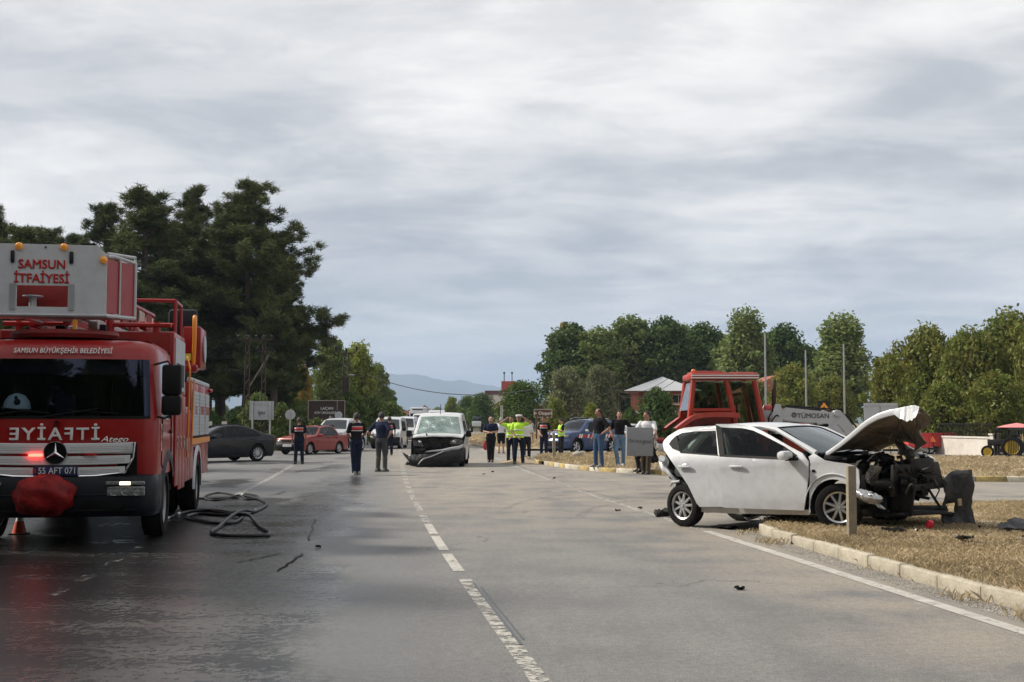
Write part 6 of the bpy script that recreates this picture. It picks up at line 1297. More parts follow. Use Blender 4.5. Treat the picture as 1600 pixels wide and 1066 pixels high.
    rows = [[S(1, k/16)+Vector((.03*j*sin(1+k*.9)+.015*j, 0, -.035*j)) for j in range(4)] for k in range(17)]; mb = MB(); mb.grid(rows); mb.build('bonnet_nose', M['hoodunder'], bo, smooth=60)
    for (u, v0, v1) in ((.35,.08,.9), (.62,.08,.85), (.85,.05,.7)): mb = MB(); mb.tube([S(u, lerp(v0, v1, k/8), -.03) for k in range(9)], .018, 5); mb.build('stiffening_rib', M['hoodunder'], bo)
    mb = MB(); mb.tube([S(.72,.12,-.03), Vector((3.32,.20,1.15)), Vector((3.30,.26,.95))], .006, 5); mb.tube([S(.66,.3,-.03), Vector((3.25,.5,1.12)), Vector((3.45,.6,.92))], .007, 5); mb.build('torn_cable', M['ink'], bo)
    # folded far wing sheet under the bonnet
    mb = MB(); rows = [[Vector((2.75+.55*i/6+.03*sin(j*2+i), 1.48-.10*sin(i), .95+.28*(1-i/6)*j/4-.02*i+.0)) for j in range(5)] for i in range(7)]; mb.grid(rows); mb.build('far_wing', Wm, t, smooth=60)
    mb = MB(); rows = [[Vector((3.02+.30*i/6+.025*sin(j*2+i), 1.15-.05*i+.03*sin(j), .82+.30*(1-i/8)*j/4)) for j in range(5)] for i in range(7)]; mb.grid(rows); mb.build('torn_inner_panel', M['hoodunder'], t, smooth=60)
    # engine bay
    g = random.Random(21); 
    for (cx, cy, cz, dx, dy, dz, m_) in ((3.05,.95,.58,.50,.6,.40,'bay'),(2.80,.28,.72,.20,.22,.26,'bay'),(3.02,.30,.74,.11,.09,.24,'ctrimdirty'),(2.86,.50,.80,.25,.25,.18,'black'),(3.20,.55,.76,.22,.2,.10,'black'),(3.35,.9,.78,.16,.5,.20,'bay'),(2.75,.8,.80,.2,.9,.14,'black'),(3.10,.30,.55,.35,.16,.14,'bay'),(3.30,1.2,.66,.25,.4,.3,'bay'),(2.9,1.2,.7,.4,.35,.3,'bay')):
        mb = MB(); mb.box((cx,cy,cz), (dx,dy,dz), Matrix.Rotation(g.uniform(-.2,.2),3,'Z') @ Matrix.Rotation(g.uniform(-.2,.2),3,'Y'), bev=.03); mb.build('engine_part', M[m_], t)
    mb = MB(); mb.box((3.32,.62,.60), (.05,.86,.42), Matrix.Rotation(R(8),3,'Y'), bev=.01); ra = mb.build('radiator', M['bay'], t); mb = MB()
    for k in range(12): mb.box((3.352,.62,.44+k*.03), (.006,.80,.008))
    mb.build('radiator_fins', M['black'], ra, kind='stuff'); mb = MB(); mb.box((3.38,.36,.40), (.3,.05,.5), Matrix.Rotation(R(12),3,'Y'), bev=.01); mb.build('radiator_frame', M['black'], t)
    for k in range(46):
        c_ = Vector((g.uniform(2.75,3.46), g.uniform(.04,1.2), g.uniform(.36,.98))); q = g.uniform(.03,.11); rt = Matrix.Rotation(g.uniform(0,6),3,'Z') @ Matrix.Rotation(g.uniform(-1.2,1.2),3,'X'); mb = MB()
        if k % 3 == 0: mb.grid([[c_+rt @ Vector((q*(i-1.5), q*(j-1)+.02*g.random(), .04*g.uniform(-1,1))) for j in range(3)] for i in range(4)])
        elif k % 3 == 1: mb.tube([c_, c_+rt @ Vector((q*1.3,0,0))], q*.22, 10)
        else: mb.box(c_, (q*1.5,q,q*.8), rt, bev=.01)
        mb.build('broken_fitting', M[g.choice(('bay','black','bay','steel','black','bay','gasket','ctrimdirty' if q < .06 else 'bay'))], t, smooth=25)
    for k in range(60):
        a = Vector((g.uniform(2.72,3.46), g.uniform(.08,1.3), g.uniform(.42,.92))); b = a+Vector((g.uniform(-.25,.25), g.uniform(-.3,.3), g.uniform(-.2,.14))); c_ = (a+b)/2+Vector((g.uniform(-.08,.08), g.uniform(-.1,.02), g.uniform(0,.12)))
        mb = MB(); mb.tube(spline([a, c_, b], 4), g.choice((.006,.009,.014,.022)), 6); mb.build('hose_or_cable', M[g.choice(('black','black','bay','gasket'))], t)
    mb = MB(); mb.tube(spline([(3.0,.10,.66),(3.10,.05,.60),(3.22,.06,.58),(3.30,.14,.56),(3.26,.22,.52)], 4), .045, 10); mb.build('intake_duct', M['bay'], t)
    # hanging headlamp
    mb = MB(); rows = []
    for i in range(13):
        s = i/12; x = lerp(2.90, 3.30, s); h = .085*sin(pi*lerp(.12,.97,s))**.6; zc = lerp(.47,.37,s)-.02*sin(pi*s); rows.append([(x, -.03-.07*sin(pi*j/6)*(.4+.6*sin(pi*s)), zc+h*(j/6*2-1)+.006*sin(i*3+j)) for j in range(7)])
    mb.grid(rows); hl = mb.build('smashed_headlamp', M['lamp'], t, smooth=25); mb = MB()
    for s in (.3,.6): mb.ell((lerp(2.9,3.3,s), -.05, .42), (.05,.05,.045), 10, 6)
    mb.build('headlamp_reflector', M['chrome'], hl)
    mb = MB(); mb.tube([(3.16,.0,.35),(3.24,-.02,.28),(3.30,.0,.24)], [.035,.03,.008], 6); mb.build('lamp_bracket', M['lamp'], t)
    # crash beam and torn bumper shell at the far corner
    mb = MB(); mb.box((3.42,.95,.50), (.07,1.35,.09), Matrix.Rotation(R(1),3,'X'), bev=.02); mb.build('crash_beam', M['black'], t)
    mb = MB(); mb.tube([(3.40,.35,.16),(3.52,1.0,.15),(3.50,1.5,.10)], .028, 6); mb.tube([(3.36,1.05,.52),(3.50,1.15,.20)], .018, 6); mb.tube([(3.3,.3,.25),(3.5,1.3,.20)], .03, 6); mb.build('lower_beam', M['black'], t)
    mb = MB(); rows = []
    for i in range(11):
        s = i/10; row = []
        for j in range(9):
            r = j/8; g2 = ((i*7+j*13) % 11)/11-.5; y = 1.36+.31*r+.012*sin(3*s+5*r); x = 3.43+.31*r-.05*sin(pi*r)+.03*sin(7*s)+.02*sin(9*r+4*s)+.03*g2; z = lerp(.56, -.09, s)+.02*g2+.09*r*(1-s)+.05*sin(pi*r)*(1 if s < .3 else 0)+(.07*r if s < .15 else 0)-.02*r; row.append((x, y, z))
        rows.append(row)
    sh = MB(); m9 = len(rows[0]); V = [p for r in rows for p in r]; Fc = [(i*m9+j, i*m9+j+1, (i+1)*m9+j+1, (i+1)*m9+j) for i in range(10) for j in range(8) if not (i in (5,6) and j in (2,3))]
    sh.add(V, Fc); bs = sh.build('torn_bumper_shell', M['crumpled'], t, smooth=25); sm_ = bs.modifiers.new('thickness', 'SOLIDIFY'); sm_.thickness = .012
    mb = MB(); mb.box((3.61,1.50,.26), (.02,.11,.10), bev=.03); mb.build('torn_foam', M['foam'], t)
    mb = MB(); mb.box((3.1,.85,.16), (.7,1.3,.05), bev=.02); mb.build('undertray', M['gasket'], t)
    mb = MB(); mb.box((2.97,.06,.50), (.16,.10,.40), bev=.04); mb.box((2.95,.35,.35), (.2,.4,.4), bev=.04); mb.build('wing_liner', M['gasket'], t)
    # sill trim torn off and lying under the doors
    p = G(1165, 815); 
M['silver_white'] = mat('dirty_white_sill', (.55,.55,.53), .35, coat=.3, dirt=.35, var=.1)
M['ctrimdirty'] = mat('dirty_reservoir_plastic', (.33,.29,.22), .5, var=.3, dirt=.4)
def wg():
    m = bpy.data.materials.new('wreck_windscreen_glass'); m.use_nodes = True; b = m.node_tree.nodes['Principled BSDF']; b.inputs['Base Color'].default_value = (.035,.055,.065,1); b.inputs['Roughness'].default_value = .06; b.inputs['Specular IOR Level'].default_value = .9; return m
M['wreckglass'] = wg()
wreck()
# ---------------------------------------------------------------- the fire engine
def fire_engine():
    t = thing('fire_engine', 'red fire engine with white rescue cage on a ladder boom, parked at the left', 'fire engine', (-5.95, 16.65, 0), R(-80.5)); Rd = M['red']
    def b(mb, nm, m, par=t, **k): return mb.build(nm, M[m] if isinstance(m, str) else m, par, **k)
    # cab skin: plan outline by height level
    zl = [.86,1.0,1.26,1.42,1.59,1.63,1.9,2.2,2.36,2.40,2.50,2.57,2.62,2.64]; fx = [1.26,1.28,1.29,1.285,1.27,1.26,1.21,1.145,1.105,1.09,1.05,.97,.83,.55]; hw = [1.21,1.22,1.22,1.22,1.215,1.215,1.20,1.18,1.17,1.165,1.15,1.11,1.03,.85]
    def plan(fx_, w_, rad=.24):
        P = [(-.62, w_), (-.30, w_), (-.22, w_), (.30, w_), (.72, w_), (.78, w_), (fx_-rad, w_)]
        for k in range(1, 7): a = k/7*pi/2; P.append((fx_-rad+rad*sin(a), w_-rad+rad*cos(a)))
        n = len(P); front = [(fx_+.035*(1-(y/w_)**2), y) for y in (w_-rad-.0, .7, .35, 0, -.35, -.7, -(w_-rad))]
        front[0] = (fx_, w_-rad); front[-1] = (fx_, -(w_-rad)); return P+front+[(x, -y) for x, y in reversed(P)]
    rows = [[(x, y, z) for x, y in plan(f_, w_)] for z, f_, w_ in zip(zl, fx, hw)]; m_ = len(rows[0]); red, gl, sg, grm, sg2 = MB(), MB(), MB(), MB(), MB(); nP = 13
    for i in range(len(rows)-1):
        for j in range(m_-1):
            q = [rows[i][j], rows[i][j+1], rows[i+1][j+1], rows[i+1][j]]; z = (zl[i]+zl[i+1])/2
            if 1.6 < z < 2.38 and 10 <= j < m_-1-10: (gl if (1.64 < z < 2.36) else grm).add(q, [(0,1,2,3)])
            elif 1.6 < z < 2.3 and (j in (2,3) or j in (m_-2-2, m_-2-3)): (sg if j < 9 else sg2).add(q, [(0,1,2,3)])
            else: red.add(q, [(0,1,2,3)])
    red.grid([rows[-1][:m_//2+1], list(reversed(rows[-1][m_//2:]))]); cab = b(red, 'cab', Rd, smooth=40); b(gl, 'windscreen', 'truckglass', smooth=60); b(sg, 'side_window', 'tint'); b(sg2, 'side_window', 'tint'); b(grm, 'windscreen_seal', 'gasket')
    mb = MB(); mb.bx(-.62,-.58,-1.15,1.15,.8,2.55); mb.bx(-.5,1.15,-1.1,1.1,.8,1.15); mb.bx(.75,1.14,-1.08,1.08,1.15,1.52); mb.build('cab_interior', M['fabric_dark'], t)
    mb = MB()
    for y in (-.65,.0,.65): mb.box((-.1,y,1.45), (.5,.5,.3), bev=.06); mb.box((-.34,y,1.85), (.16,.48,.7), bev=.06)
    mb.build('seats', M['fabric_dark'], t)
    mb = MB(); mb.box((1.02,0,2.27), (.05,1.5,.22), bev=.02); mb.build('sun_visor', M['truckvisor'], t)
    mb = MB(); mb.bx(.95,1.16,-.05,.15,1.6,1.9); mb.build('dashboard_box', M['navyplastic'], t)
    h = thing('firefighter_helmet', 'pale green firefighter helmet lying behind the fire engine windscreen', 'helmet', (0,0,0)); lp = Vector((1.02,-.55,1.72)); an = R(-80.5)
    h.location = (-5.95+lp.x*cos(an)-lp.y*sin(an), 16.65+lp.x*sin(an)+lp.y*cos(an), lp.z)
    mb = MB(); mb.lathe([(0,.17),(.03,.165),(.10,.15),(.17,.10),(.20,.03),(.203,.001)], (0,0,0), 'z', 20); mb.build('helmet_shell', mat('pale_green_helmet', (.75,.82,.62), .35), h); mb = MB(); mb.ell((0.05,-.10,.08), (.05,.07,.05), 10, 6); mb.ell((0.05,-.155,.14), (.02,.03,.025), 8, 5); mb.build('helmet_badge', M['black'], h)
    # wipers, lettering
    mb = MB(); mb.tube([(1.32,-.15,1.62),(1.30,.5,1.72)], .012, 5); mb.tube([(1.30,.10,1.70),(1.28,.72,1.66)], .010, 5); mb.tube([(1.32,-.9,1.62),(1.29,-.35,1.70)], .012, 5); mb.tube([(1.29,-.75,1.74),(1.30,-.10,1.66)], .010, 5); b(mb, 'wiper', 'gasket')
    FR = (R(90), 0, R(90))
    text('SAMSUN BÜYÜKŞEHİR BELEDİYESİ', .094, M['whiteink'], t, (1.135, 0.02, 2.462), (R(76), 0, R(90)), bold=.0025, sx=.78, ext=.004, shear=.15, space=1.05)
    text('İTFAİYE', .215, M['whiteink'], t, (1.325, -.02, 1.395), FR, sx=1.16, mirror=True, bold=.010, ext=.004, space=1.22)
    text('Atego', .10, M['chrome'], t, (1.315, .70, 1.335), FR, ext=.006, shear=.35, sx=1.35, bold=.001)
    # small badge and large star
    def star(z, r, x):
        mb = MB(); mb.lathe([(-.02,r*.86),(.0,r*.9),(.012,r*.95),(.0,r),(-.02,r)], (x,0,z), 'x', 36); s = b(mb, 'star_ring', 'chrome'); mb = MB(); mb.lathe([(-.01,.001),(-.01,r*.88)], (x,0,z), 'x', 32); mb.build('star_backing', M['gasket'], s); mb = MB()
        for k in range(3):
            a = R(90+120*k); u = Vector((0,cos(a),sin(a))); v = Vector((0,-sin(a),cos(a))); c_ = Vector((x,0,z)); mb.add([c_+Vector((.016,0,0)), c_+v*r*.12+u*r*.10, c_+u*r*.90, c_-v*r*.12+u*r*.10, c_-u*r*.14], [(0,1,2),(0,2,3),(0,3,4),(0,4,1)])
        mb.build('star', M['chrome'], s, smooth=0)
    star(1.165, .148, 1.375); star(1.525, .045, 1.318)
    # grille: three pale perforated slats
    mb = MB(); mb.bx(1.24,1.30,-.98,.98,.87,1.30,bev=.02); b(mb, 'grille_frame', 'gasket')
    for k, (z0, z1, e) in enumerate(((1.155,1.285,.93),(1.01,1.125,.90),(.885,.985,.84))):
        mb = MB(); rows = []
        for i in range(25):
            y = lerp(-e, e, i/24); bow = .030*(1-(y/.95)**2); rows.append([(1.315+bow, y, z0-.02*(y/.95)**2*0+.05*abs(y/.95)**2.5*(k > 0)*.5), (1.33+bow, y, z0+.01+.02*abs(y/.95)**2.5), (1.322+bow, y, z1-.01+.015*abs(y/.95)**2.5), (1.30+bow, y, z1+.015*abs(y/.95)**2.5)])
        mb.grid(rows); s = b(mb, 'grille_slat', 'pearlsilver'); mb = MB()
        for r in range(4):
            for i in range(94):
                y = -e+.04+(i+.5*(r % 2))*(2*e-.1)/94; 
                if abs(y) < (.17 if k < 2 else .30): continue
                z = z0+(z1-z0)*(.30+.16*r)+.018*abs(y/.95)**2.5; bow = .030*(1-(y/.95)**2); hr = .0044; x = 1.3315+bow-.003*r; mb.add([(x, y+hr*cos(a), z+hr*sin(a)) for a in [pi/3*q for q in range(6)]], [(0,1,2,3,4,5)])
        mb.build('slat_perforations', M['gasket'], s, kind='stuff', smooth=0, fixn=False)
    mb = MB(); mb.tube([(1.335,.955,1.30),(1.33,.935,1.1),(1.325,.84,.92),(1.345,.5,.878),(1.365,0,.868),(1.345,-.5,.878),(1.325,-.84,.92),(1.33,-.935,1.1),(1.335,-.955,1.30)], .014, 6); b(mb, 'grille_trim', 'chrome')
    mb = MB(); mb.box((1.372,-.235,1.14), (.02,.17,.035), bev=.008); b(mb, 'flashing_light', 'flash'); mb = MB(); mb.box((1.37,.42,1.145), (.02,.16,.03), bev=.008); b(mb, 'unlit_flashing_light', 'lampred')
    mb = MB(); mb.box((1.39,.01,.942), (.014,.535,.115), bev=.004); p_ = b(mb, 'number_plate', 'plate_blue'); text('55 AFT 071', .112, M['whiteink'], p_, (1.399,.035,.942), FR, ext=.001, sx=.86, bold=.001); mb = MB(); mb.box((1.398,-.235,.945), (.004,.03,.06)); mb.build('plate_emblem', M['redink'], p_)
    # bumper
    mb = MB(); rows = []
    for z, xo, yo in ((.90,1.25,1.20),(.86,1.36,1.22),(.74,1.41,1.23),(.55,1.41,1.23),(.42,1.38,1.22),(.36,1.30,1.19)):
        P = [(.55,yo),(.9,yo)]+[(xo-.3+.3*sin(a), yo-.26+.26*cos(a)) for a in [k/6*pi/2 for k in range(1,7)]]+[(xo+.02,.5),(xo+.03,0),(xo+.02,-.5)]+[(xo-.3+.3*sin(a), -(yo-.26+.26*cos(a))) for a in [k/6*pi/2 for k in range(6,0,-1)]]+[(.9,-yo),(.55,-yo)]; rows.append([(x,y,z) for x, y in P])
    mb.grid(rows); mb.grid([rows[0], [(x*.8,y*.8,z-.02) for x,y,z in rows[0]]]); bu = b(mb, 'bumper', 'navyplastic', smooth=45)
    for z in (.45,.64): mb = MB(); mb.tube([(1.42,-.98,z),(1.45,0,z),(1.42,.98,z)], .008, 4); mb.build('bumper_crease', M['black'], bu)
    for y in (.60,-.60): mb = MB(); mb.box((1.43,y,.52), (.02,.5,.12), bev=.01); mb.build('air_opening', M['gasket'], bu)
    for sd in (-1, 1):
        mb = MB(); mb.box((1.425,sd*.87,.685), (.04,.46,.12), bev=.05); hl = b(mb, 'headlamp', 'lamp')
        for k in (-.14,0,.14): mb = MB(); mb.lathe([(.0,.052),(-.03,.03),(-.035,.001)], (1.452,sd*.87+k,.685), 'x', 14); mb.build('headlamp_reflector', M['chrome'], hl)
        mb = MB(); mb.box((1.425,sd*.86,.785), (.04,.48,.05), bev=.02); b(mb, 'indicator_strip', 'lamp'); mb = MB(); mb.box((1.447,sd*.86,.785), (.008,.13,.042), bev=.004); b(mb, 'driving_light', 'lit')
        # arch, steps, wheels
        mb = MB(); rows = []
        for k in range(13):
            a = lerp(R(-8), R(150), k/12); rows.append([(.0+r_*cos(a)*1.02, sd*y_, .48+r_*sin(a)) for r_, y_ in ((.56,1.235),(.68,1.24),(.72,1.215),(.56,1.0))])
        mb.grid(rows); b(mb, 'wheel_arch', 'navyplastic')
        wheel(t, 0, sd*1.06, .48, .48, .28, sd, 4, rimm='rimtruck'); wheel(t, -4.6, sd*1.08, .48, .48, .30, sd, 4, rimm='rimtruck'); wheel(t, -4.6, sd*.75, .48, .48, .28, sd, 4, rimm='rimtruck')
        # door seam, handle, grab, mirror
        mb = MB(); mb.tube([(.72,sd*1.222,1.62),(.80,sd*1.222,1.0),(.62,sd*1.225,.95)], .008, 4); mb.tube([(-.30,sd*1.222,2.3),(-.30,sd*1.226,.95)], .008, 4); b(mb, 'door_seam', 'gasket'); mb = MB(); mb.box((-.18,sd*1.235,1.42), (.16,.03,.05), bev=.01); b(mb, 'door_handle', 'black')
        mb = MB(); mb.box((.86,sd*1.223,1.35), (.14,.015,.36), bev=.02); b(mb, 'air_deflector', 'redhi')
        mb = MB(); mb.tube([(1.02,sd*1.14,2.30),(1.15,sd*1.32,2.34),(1.10,sd*1.36,2.28)], .014, 6); mb.tube([(1.10,sd*1.20,1.62),(1.18,sd*1.30,1.60),(1.12,sd*1.36,1.64)], .014, 6); mb.cyl((1.10,sd*1.36,1.6), (1.10,sd*1.36,2.3), .02, n=6); ar = b(mb, 'mirror_arm', 'black'); mb = MB(); mb.box((1.08,sd*1.37,2.10), (.12,.25,.40), bev=.04); mb.box((1.08,sd*1.37,1.77), (.12,.25,.26), bev=.04); mb.build('mirror', M['black'], ar)
        mb = MB(); mb.box((.35,sd*1.12,2.42), (.9,.03,.02), bev=.008); b(mb, 'roof_gutter', 'black')
    # roof ring (open hatch / sun shield)
    mb = MB(); mb.lathe([(2.68,.001),(2.68,.60),(2.66,.655),(2.71,.69),(2.755,.68),(2.765,.62),(2.72,.58),(2.71,.001)], (.35,-.10,.0), 'z', 40); mb.v = [(.35+(x-.35)*.8, y, z) for x, y, z in mb.v]; b(mb, 'roof_ring', 'redmatte'); mb = MB(); mb.cyl((.55,.05,2.70), (.55,.05,2.86), .03, n=8); mb.ell((.55,.05,2.88), (.035,.035,.04), 8, 5); b(mb, 'roof_beacon', 'amber')
    # --- superstructure
    mb = MB(); mb.bx(-7.0,-.65,-1.0,1.0,.75,1.0); mb.bx(-7,-.65,-.5,.5,.5,.75); b(mb, 'chassis', 'gasket')
    mb = MB(); mb.bx(-2.2,-.72,-1.20,1.20,1.0,2.86,bev=.02); b(mb, 'front_locker', 'red'); 
    for sd in (-1, 1):
        mb = MB(); mb.bx(-2.15,-.80,sd*1.202,sd*1.215,2.02,2.78); p1 = b(mb, 'silver_side_panel', 'alu'); mb = MB(); mb.bx(-2.0,-1.0,sd*1.216,sd*1.222,2.08,2.42); mb.build('locker_window', M['navyplastic'], p1)
        for i, (x0, x1) in enumerate(((-1.22,-.78),(-1.70,-1.26),(-2.18,-1.74))):
            mb = MB(); mb.bx(x0,x1,sd*1.202,sd*1.235,.55 if i else .62,1.95,bev=.012); dd = b(mb, 'locker_door', 'red'); mb = MB(); mb.box(((x0+x1)/2,sd*1.24,1.25), (.03,.02,.18), bev=.005); mb.build('latch', M['chrome'], dd)
        mb = MB(); mb.bx(-3.4,-2.25,-.0+sd*.9,sd*1.20,.60,1.75,bev=.02); b(mb, 'middle_locker', 'red')
        for i in range(3): mb = MB(); mb.bx(-3.38+i*.38,-3.04+i*.38,sd*1.202,sd*1.23,.64,1.70,bev=.01); dd = b(mb, 'locker_door', 'red'); mb = MB(); mb.box((-3.21+i*.38,sd*1.235,1.2), (.03,.02,.2), bev=.005); mb.build('latch', M['steel'], dd)
        mb = MB(); mb.bx(-3.4,-2.25,sd*.85,sd*1.16,1.76,1.80); b(mb, 'tread_plate', 'alu')
        mb = MB(); mb.tube([(-2.5,sd*1.24,1.0),(-2.5,sd*1.26,2.4),(-2.7,sd*1.2,2.6)], .016, 6); b(mb, 'grab_rail', 'orange'); mb = MB(); mb.tube([(-3.2,sd*1.24,1.2),(-3.2,sd*1.26,2.25)], .016, 6); b(mb, 'grab_rail', 'orange')
        mb = MB(); mb.bx(-4.0,-3.45,sd*.95,sd*1.20,.60,2.22,bev=.02); mb.bx(-7.05,-5.2,sd*.6,sd*1.20,.60,2.22,bev=.02); mb.bx(-5.2,-4.0,sd*.9,sd*1.20,1.12,2.22,bev=.02); b(mb, 'rear_body', 'red')
        for x0, x1 in ((-4.75,-3.55),(-5.95,-4.85),(-6.95,-6.05)):
            mb = MB(); mb.bx(x0,x1,sd*1.203,sd*1.21,1.32,2.08)
            for q in range(12): z = 1.33+q*.062; mb.bx(x0+.02,x1-.02,sd*1.21,sd*1.222,z,z+.05)
            s = b(mb, 'roller_shutter', 'alu'); text('İTFAİYE' if x0 < -5.9 else '112', .22, M['redink'], s, ((x0+x1)/2, sd*1.226, 1.75), (R(90), 0, R(180) if sd > 0 else 0), ext=.001)
        mb = MB(); mb.bx(-7.05,-3.45,sd*1.204,sd*1.232,1.18,1.28); b(mb, 'orange_reflector_band', 'orange'); mb = MB()
        for q in range(12): x = -6.9+q*.3; mb.ell((x,sd*1.2,1.30), (.09,.03,.025), 8, 5)
        b(mb, 'hose_couplings', 'black'); mb = MB(); mb.bx(-7.05,-3.45,sd*1.12,sd*1.21,2.22,2.30,bev=.02); b(mb, 'top_rail', 'alu'); mb = MB(); mb.ell((-6.9,sd*1.24,2.16), (.05,.05,.04), 8, 5); b(mb, 'side_marker_light', 'lampred')
        mb = MB(); rows = []
        for k in range(13):
            a = lerp(R(-5), R(185), k/12); rows.append([(-4.6+r_*cos(a), sd*y_, .48+r_*sin(a)) for r_, y_ in ((.58,1.236),(.66,1.24),(.68,1.20))])
        mb.grid(rows); b(mb, 'rear_wheel_arch', 'alu')
    mb = MB(); mb.bx(-7.0,-2.2,-1.1,1.1,2.0,2.2); b(mb, 'deck', 'alu')
    # turntable, control seat, rails
    mb = MB(); mb.lathe([(2.2,.001),(2.2,.85),(2.45,.85),(2.5,.7),(2.5,.001)], (-5.0,0,0), 'z', 28); b(mb, 'turntable', 'red')
    mb = MB(); mb.bx(-5.5,-4.4,.95,1.26,2.5,3.22,bev=.03); mb.bx(-5.6,-4.3,-.9,1.1,2.46,2.6,bev=.02); mb.bx(-4.45,-4.15,.6,1.22,2.42,2.55,bev=.03); b(mb, 'control_station', 'red'); mb = MB(); mb.box((-4.9,.90,3.30), (.14,.50,.52), bev=.07); b(mb, 'control_seat', 'navyplastic'); mb = MB(); mb.box((-4.7,.90,2.98), (.45,.48,.12), bev=.05); b(mb, 'seat_cushion', 'black')
    mb = MB(); mb.tube(spline([(-4.35,1.14,2.55),(-4.30,1.16,3.0),(-4.32,1.15,3.34),(-4.42,1.15,3.38),(-4.46,1.15,3.3),(-4.44,1.16,2.55)], 4), .035, 8); b(mb, 'orange_hand_rail', 'orange'); mb = MB(); mb.bx(-4.35,-4.33,.92,1.10,2.62,2.74); b(mb, 'warning_plate', 'yellowlabel'); mb = MB(); mb.lathe([(0,.001),(0,.24),(.02,.24),(.02,.001)], (-5.0,1.27,2.85), 'y', 20); b(mb, 'round_cover', 'alu')
    mb = MB(); mb.bx(-5.5,-4.5,-.5,.4,2.6,3.05,bev=.03); b(mb, 'boom_pivot', 'red')
    # boom: ladder truss from the pivot to the cage
    A_, B_ = Vector((-5.2,-.05,2.95)), Vector((.15,-.30,2.98)); n = 17
    for yo, zo, r in ((-.42,0,.05),(.42,0,.05),(-.40,.52,.04),(.40,.52,.04)): mb = MB(); mb.cyl(A_+Vector((0,yo,zo)), B_+Vector((0,yo*.9,zo)), r, n=6); b(mb, 'boom_rail', 'red' if zo else 'alu')
    mb = MB(); rg = MB()
    for k in range(n):
        p, q = A_.lerp(B_, k/n), A_.lerp(B_, (k+1)/n)
        for yo in (-.41,.41): mb.cyl(p+Vector((0,yo,0 if k % 2 else .52)), q+Vector((0,yo,.52 if k % 2 else 0)), .02, n=5)
        rg.cyl(p+Vector((0,-.42,.02)), p+Vector((0,.42,.02)), .02, n=6); rg.cyl(p.lerp(q,.5)+Vector((0,-.42,.02)), p.lerp(q,.5)+Vector((0,.42,.02)), .02, n=6)
    b(mb, 'boom_lacing', 'redmatte', kind='stuff'); b(rg, 'ladder_rungs', 'alu', kind='stuff')
    for i in range(7): mb = MB(); p = A_.lerp(B_, .12+i*.13); mb.bx(p.x-.33,p.x+.33,p.y+.43,p.y+.445,p.z+.08,p.z+.46); b(mb, 'boom_side_panel', ('redmatte','pinkpanel','redmatte')[i % 3])
    mb = MB(); mb.cyl(A_+Vector((.5,.25,-.12)), B_+Vector((-.4,.22,-.14)), .045, n=8); mb.cyl(A_+Vector((.5,-.25,-.12)), B_+Vector((-.4,-.2,-.14)), .05, n=8); b(mb, 'hydraulic_pipe', 'steel')
    for k, (x, y) in enumerate(((.0,.2),(-.35,.25),(-.7,.1),(-.2,-.1),(.15,-.2),(-.5,-.3))): mb = MB(); mb.box((x,y,2.88-.02*k), (.16,.13,.12), bev=.02); b(mb, 'cable_junction', ('alu','black','bay')[k % 3])
    for sd in (-1, 1):
        mb = MB(); y0, y1, x_ = sd*.45, sd*1.06, -2.1
        for za in (3.06,3.44): mb.cyl((x_,y0,za), (x_,y1,za), .03, n=6)
        mb.cyl((x_,y1,2.86), (x_,y1,3.46), .03, n=6); mb.cyl((x_,y0,2.86), (x_,y0,3.46), .025, n=6); mb.cyl((x_,y1,3.44), (x_-.9,y1,3.44), .025, n=6); mb.cyl((x_-.9,y1,2.3), (x_-.9,y1,3.44), .025, n=6); b(mb, 'guard_frame', 'red')
        mb = MB(); mb.box((-1.0,sd*.75,2.95), (.5,.10,.12), bev=.02); mb.cyl((-.75,sd*.95,2.62), (-.75,sd*.95,3.0), .05, n=8); mb.cyl((-.72,sd*.30,2.62), (-.72,sd*.30,3.1), .06, n=8); mb.cyl((-.72,sd*.30,2.95), (-.72,sd*1.15,2.95), .035, n=6); b(mb, 'boom_rest', 'red')
    mb = MB(); mb.bx(-.70,-.66,-1.15,1.15,2.3,2.83); b(mb, 'body_front_wall', 'redmatte')
    # rescue cage
    cg = bpy.data.objects.new('rescue_cage', None); COL.objects.link(cg); cg.parent = t; cg.location = (.86,-.33,0)
    z0, z1 = 2.97, 3.87; hw0 = .82
    def panel(mb, outline, hole=None, x=0., th=.03):
        bm = Car.mesh2d(None, [outline]+([hole] if hole else []), (2,2)); V = [(x, v.co.x, v.co.z) for v in bm.verts]; bm.verts.index_update(); n_ = len(V); mb.add(V, [[v.index for v in f.verts] for f in bm.faces]); mb.add([(x-th,y,z) for _, y, z in V], [[v.index for v in f.verts] for f in bm.faces])
        for e in bm.edges:
            if e.is_boundary: a, c_ = e.verts[0].index, e.verts[1].index; mb.f.append((a-0+len(mb.v)-2*n_, c_+len(mb.v)-2*n_, c_+len(mb.v)-n_, a+len(mb.v)-n_)); mb.mi.append(0)
        bm.free()
    mb = MB(); panel(mb, [(-hw0,z0),(hw0,z0),(hw0,z1-.12),(hw0-.12,z1),(-hw0+.12,z1),(-hw0,z1-.12)], [(-.30,z0+.08),(-.30,z0+.36),(.34,z0+.36),(.34,z0+.08)]); fp = mb.build('cage_front_panel', M['cagewhite'], cg, smooth=0)
    for y in (-.345,.385): m1 = MB(); m1.bx(.001,.012,y-.035,y+.035,z0+.04,z0+.38); m1.build('hatch_edge', M['alu'], fp)
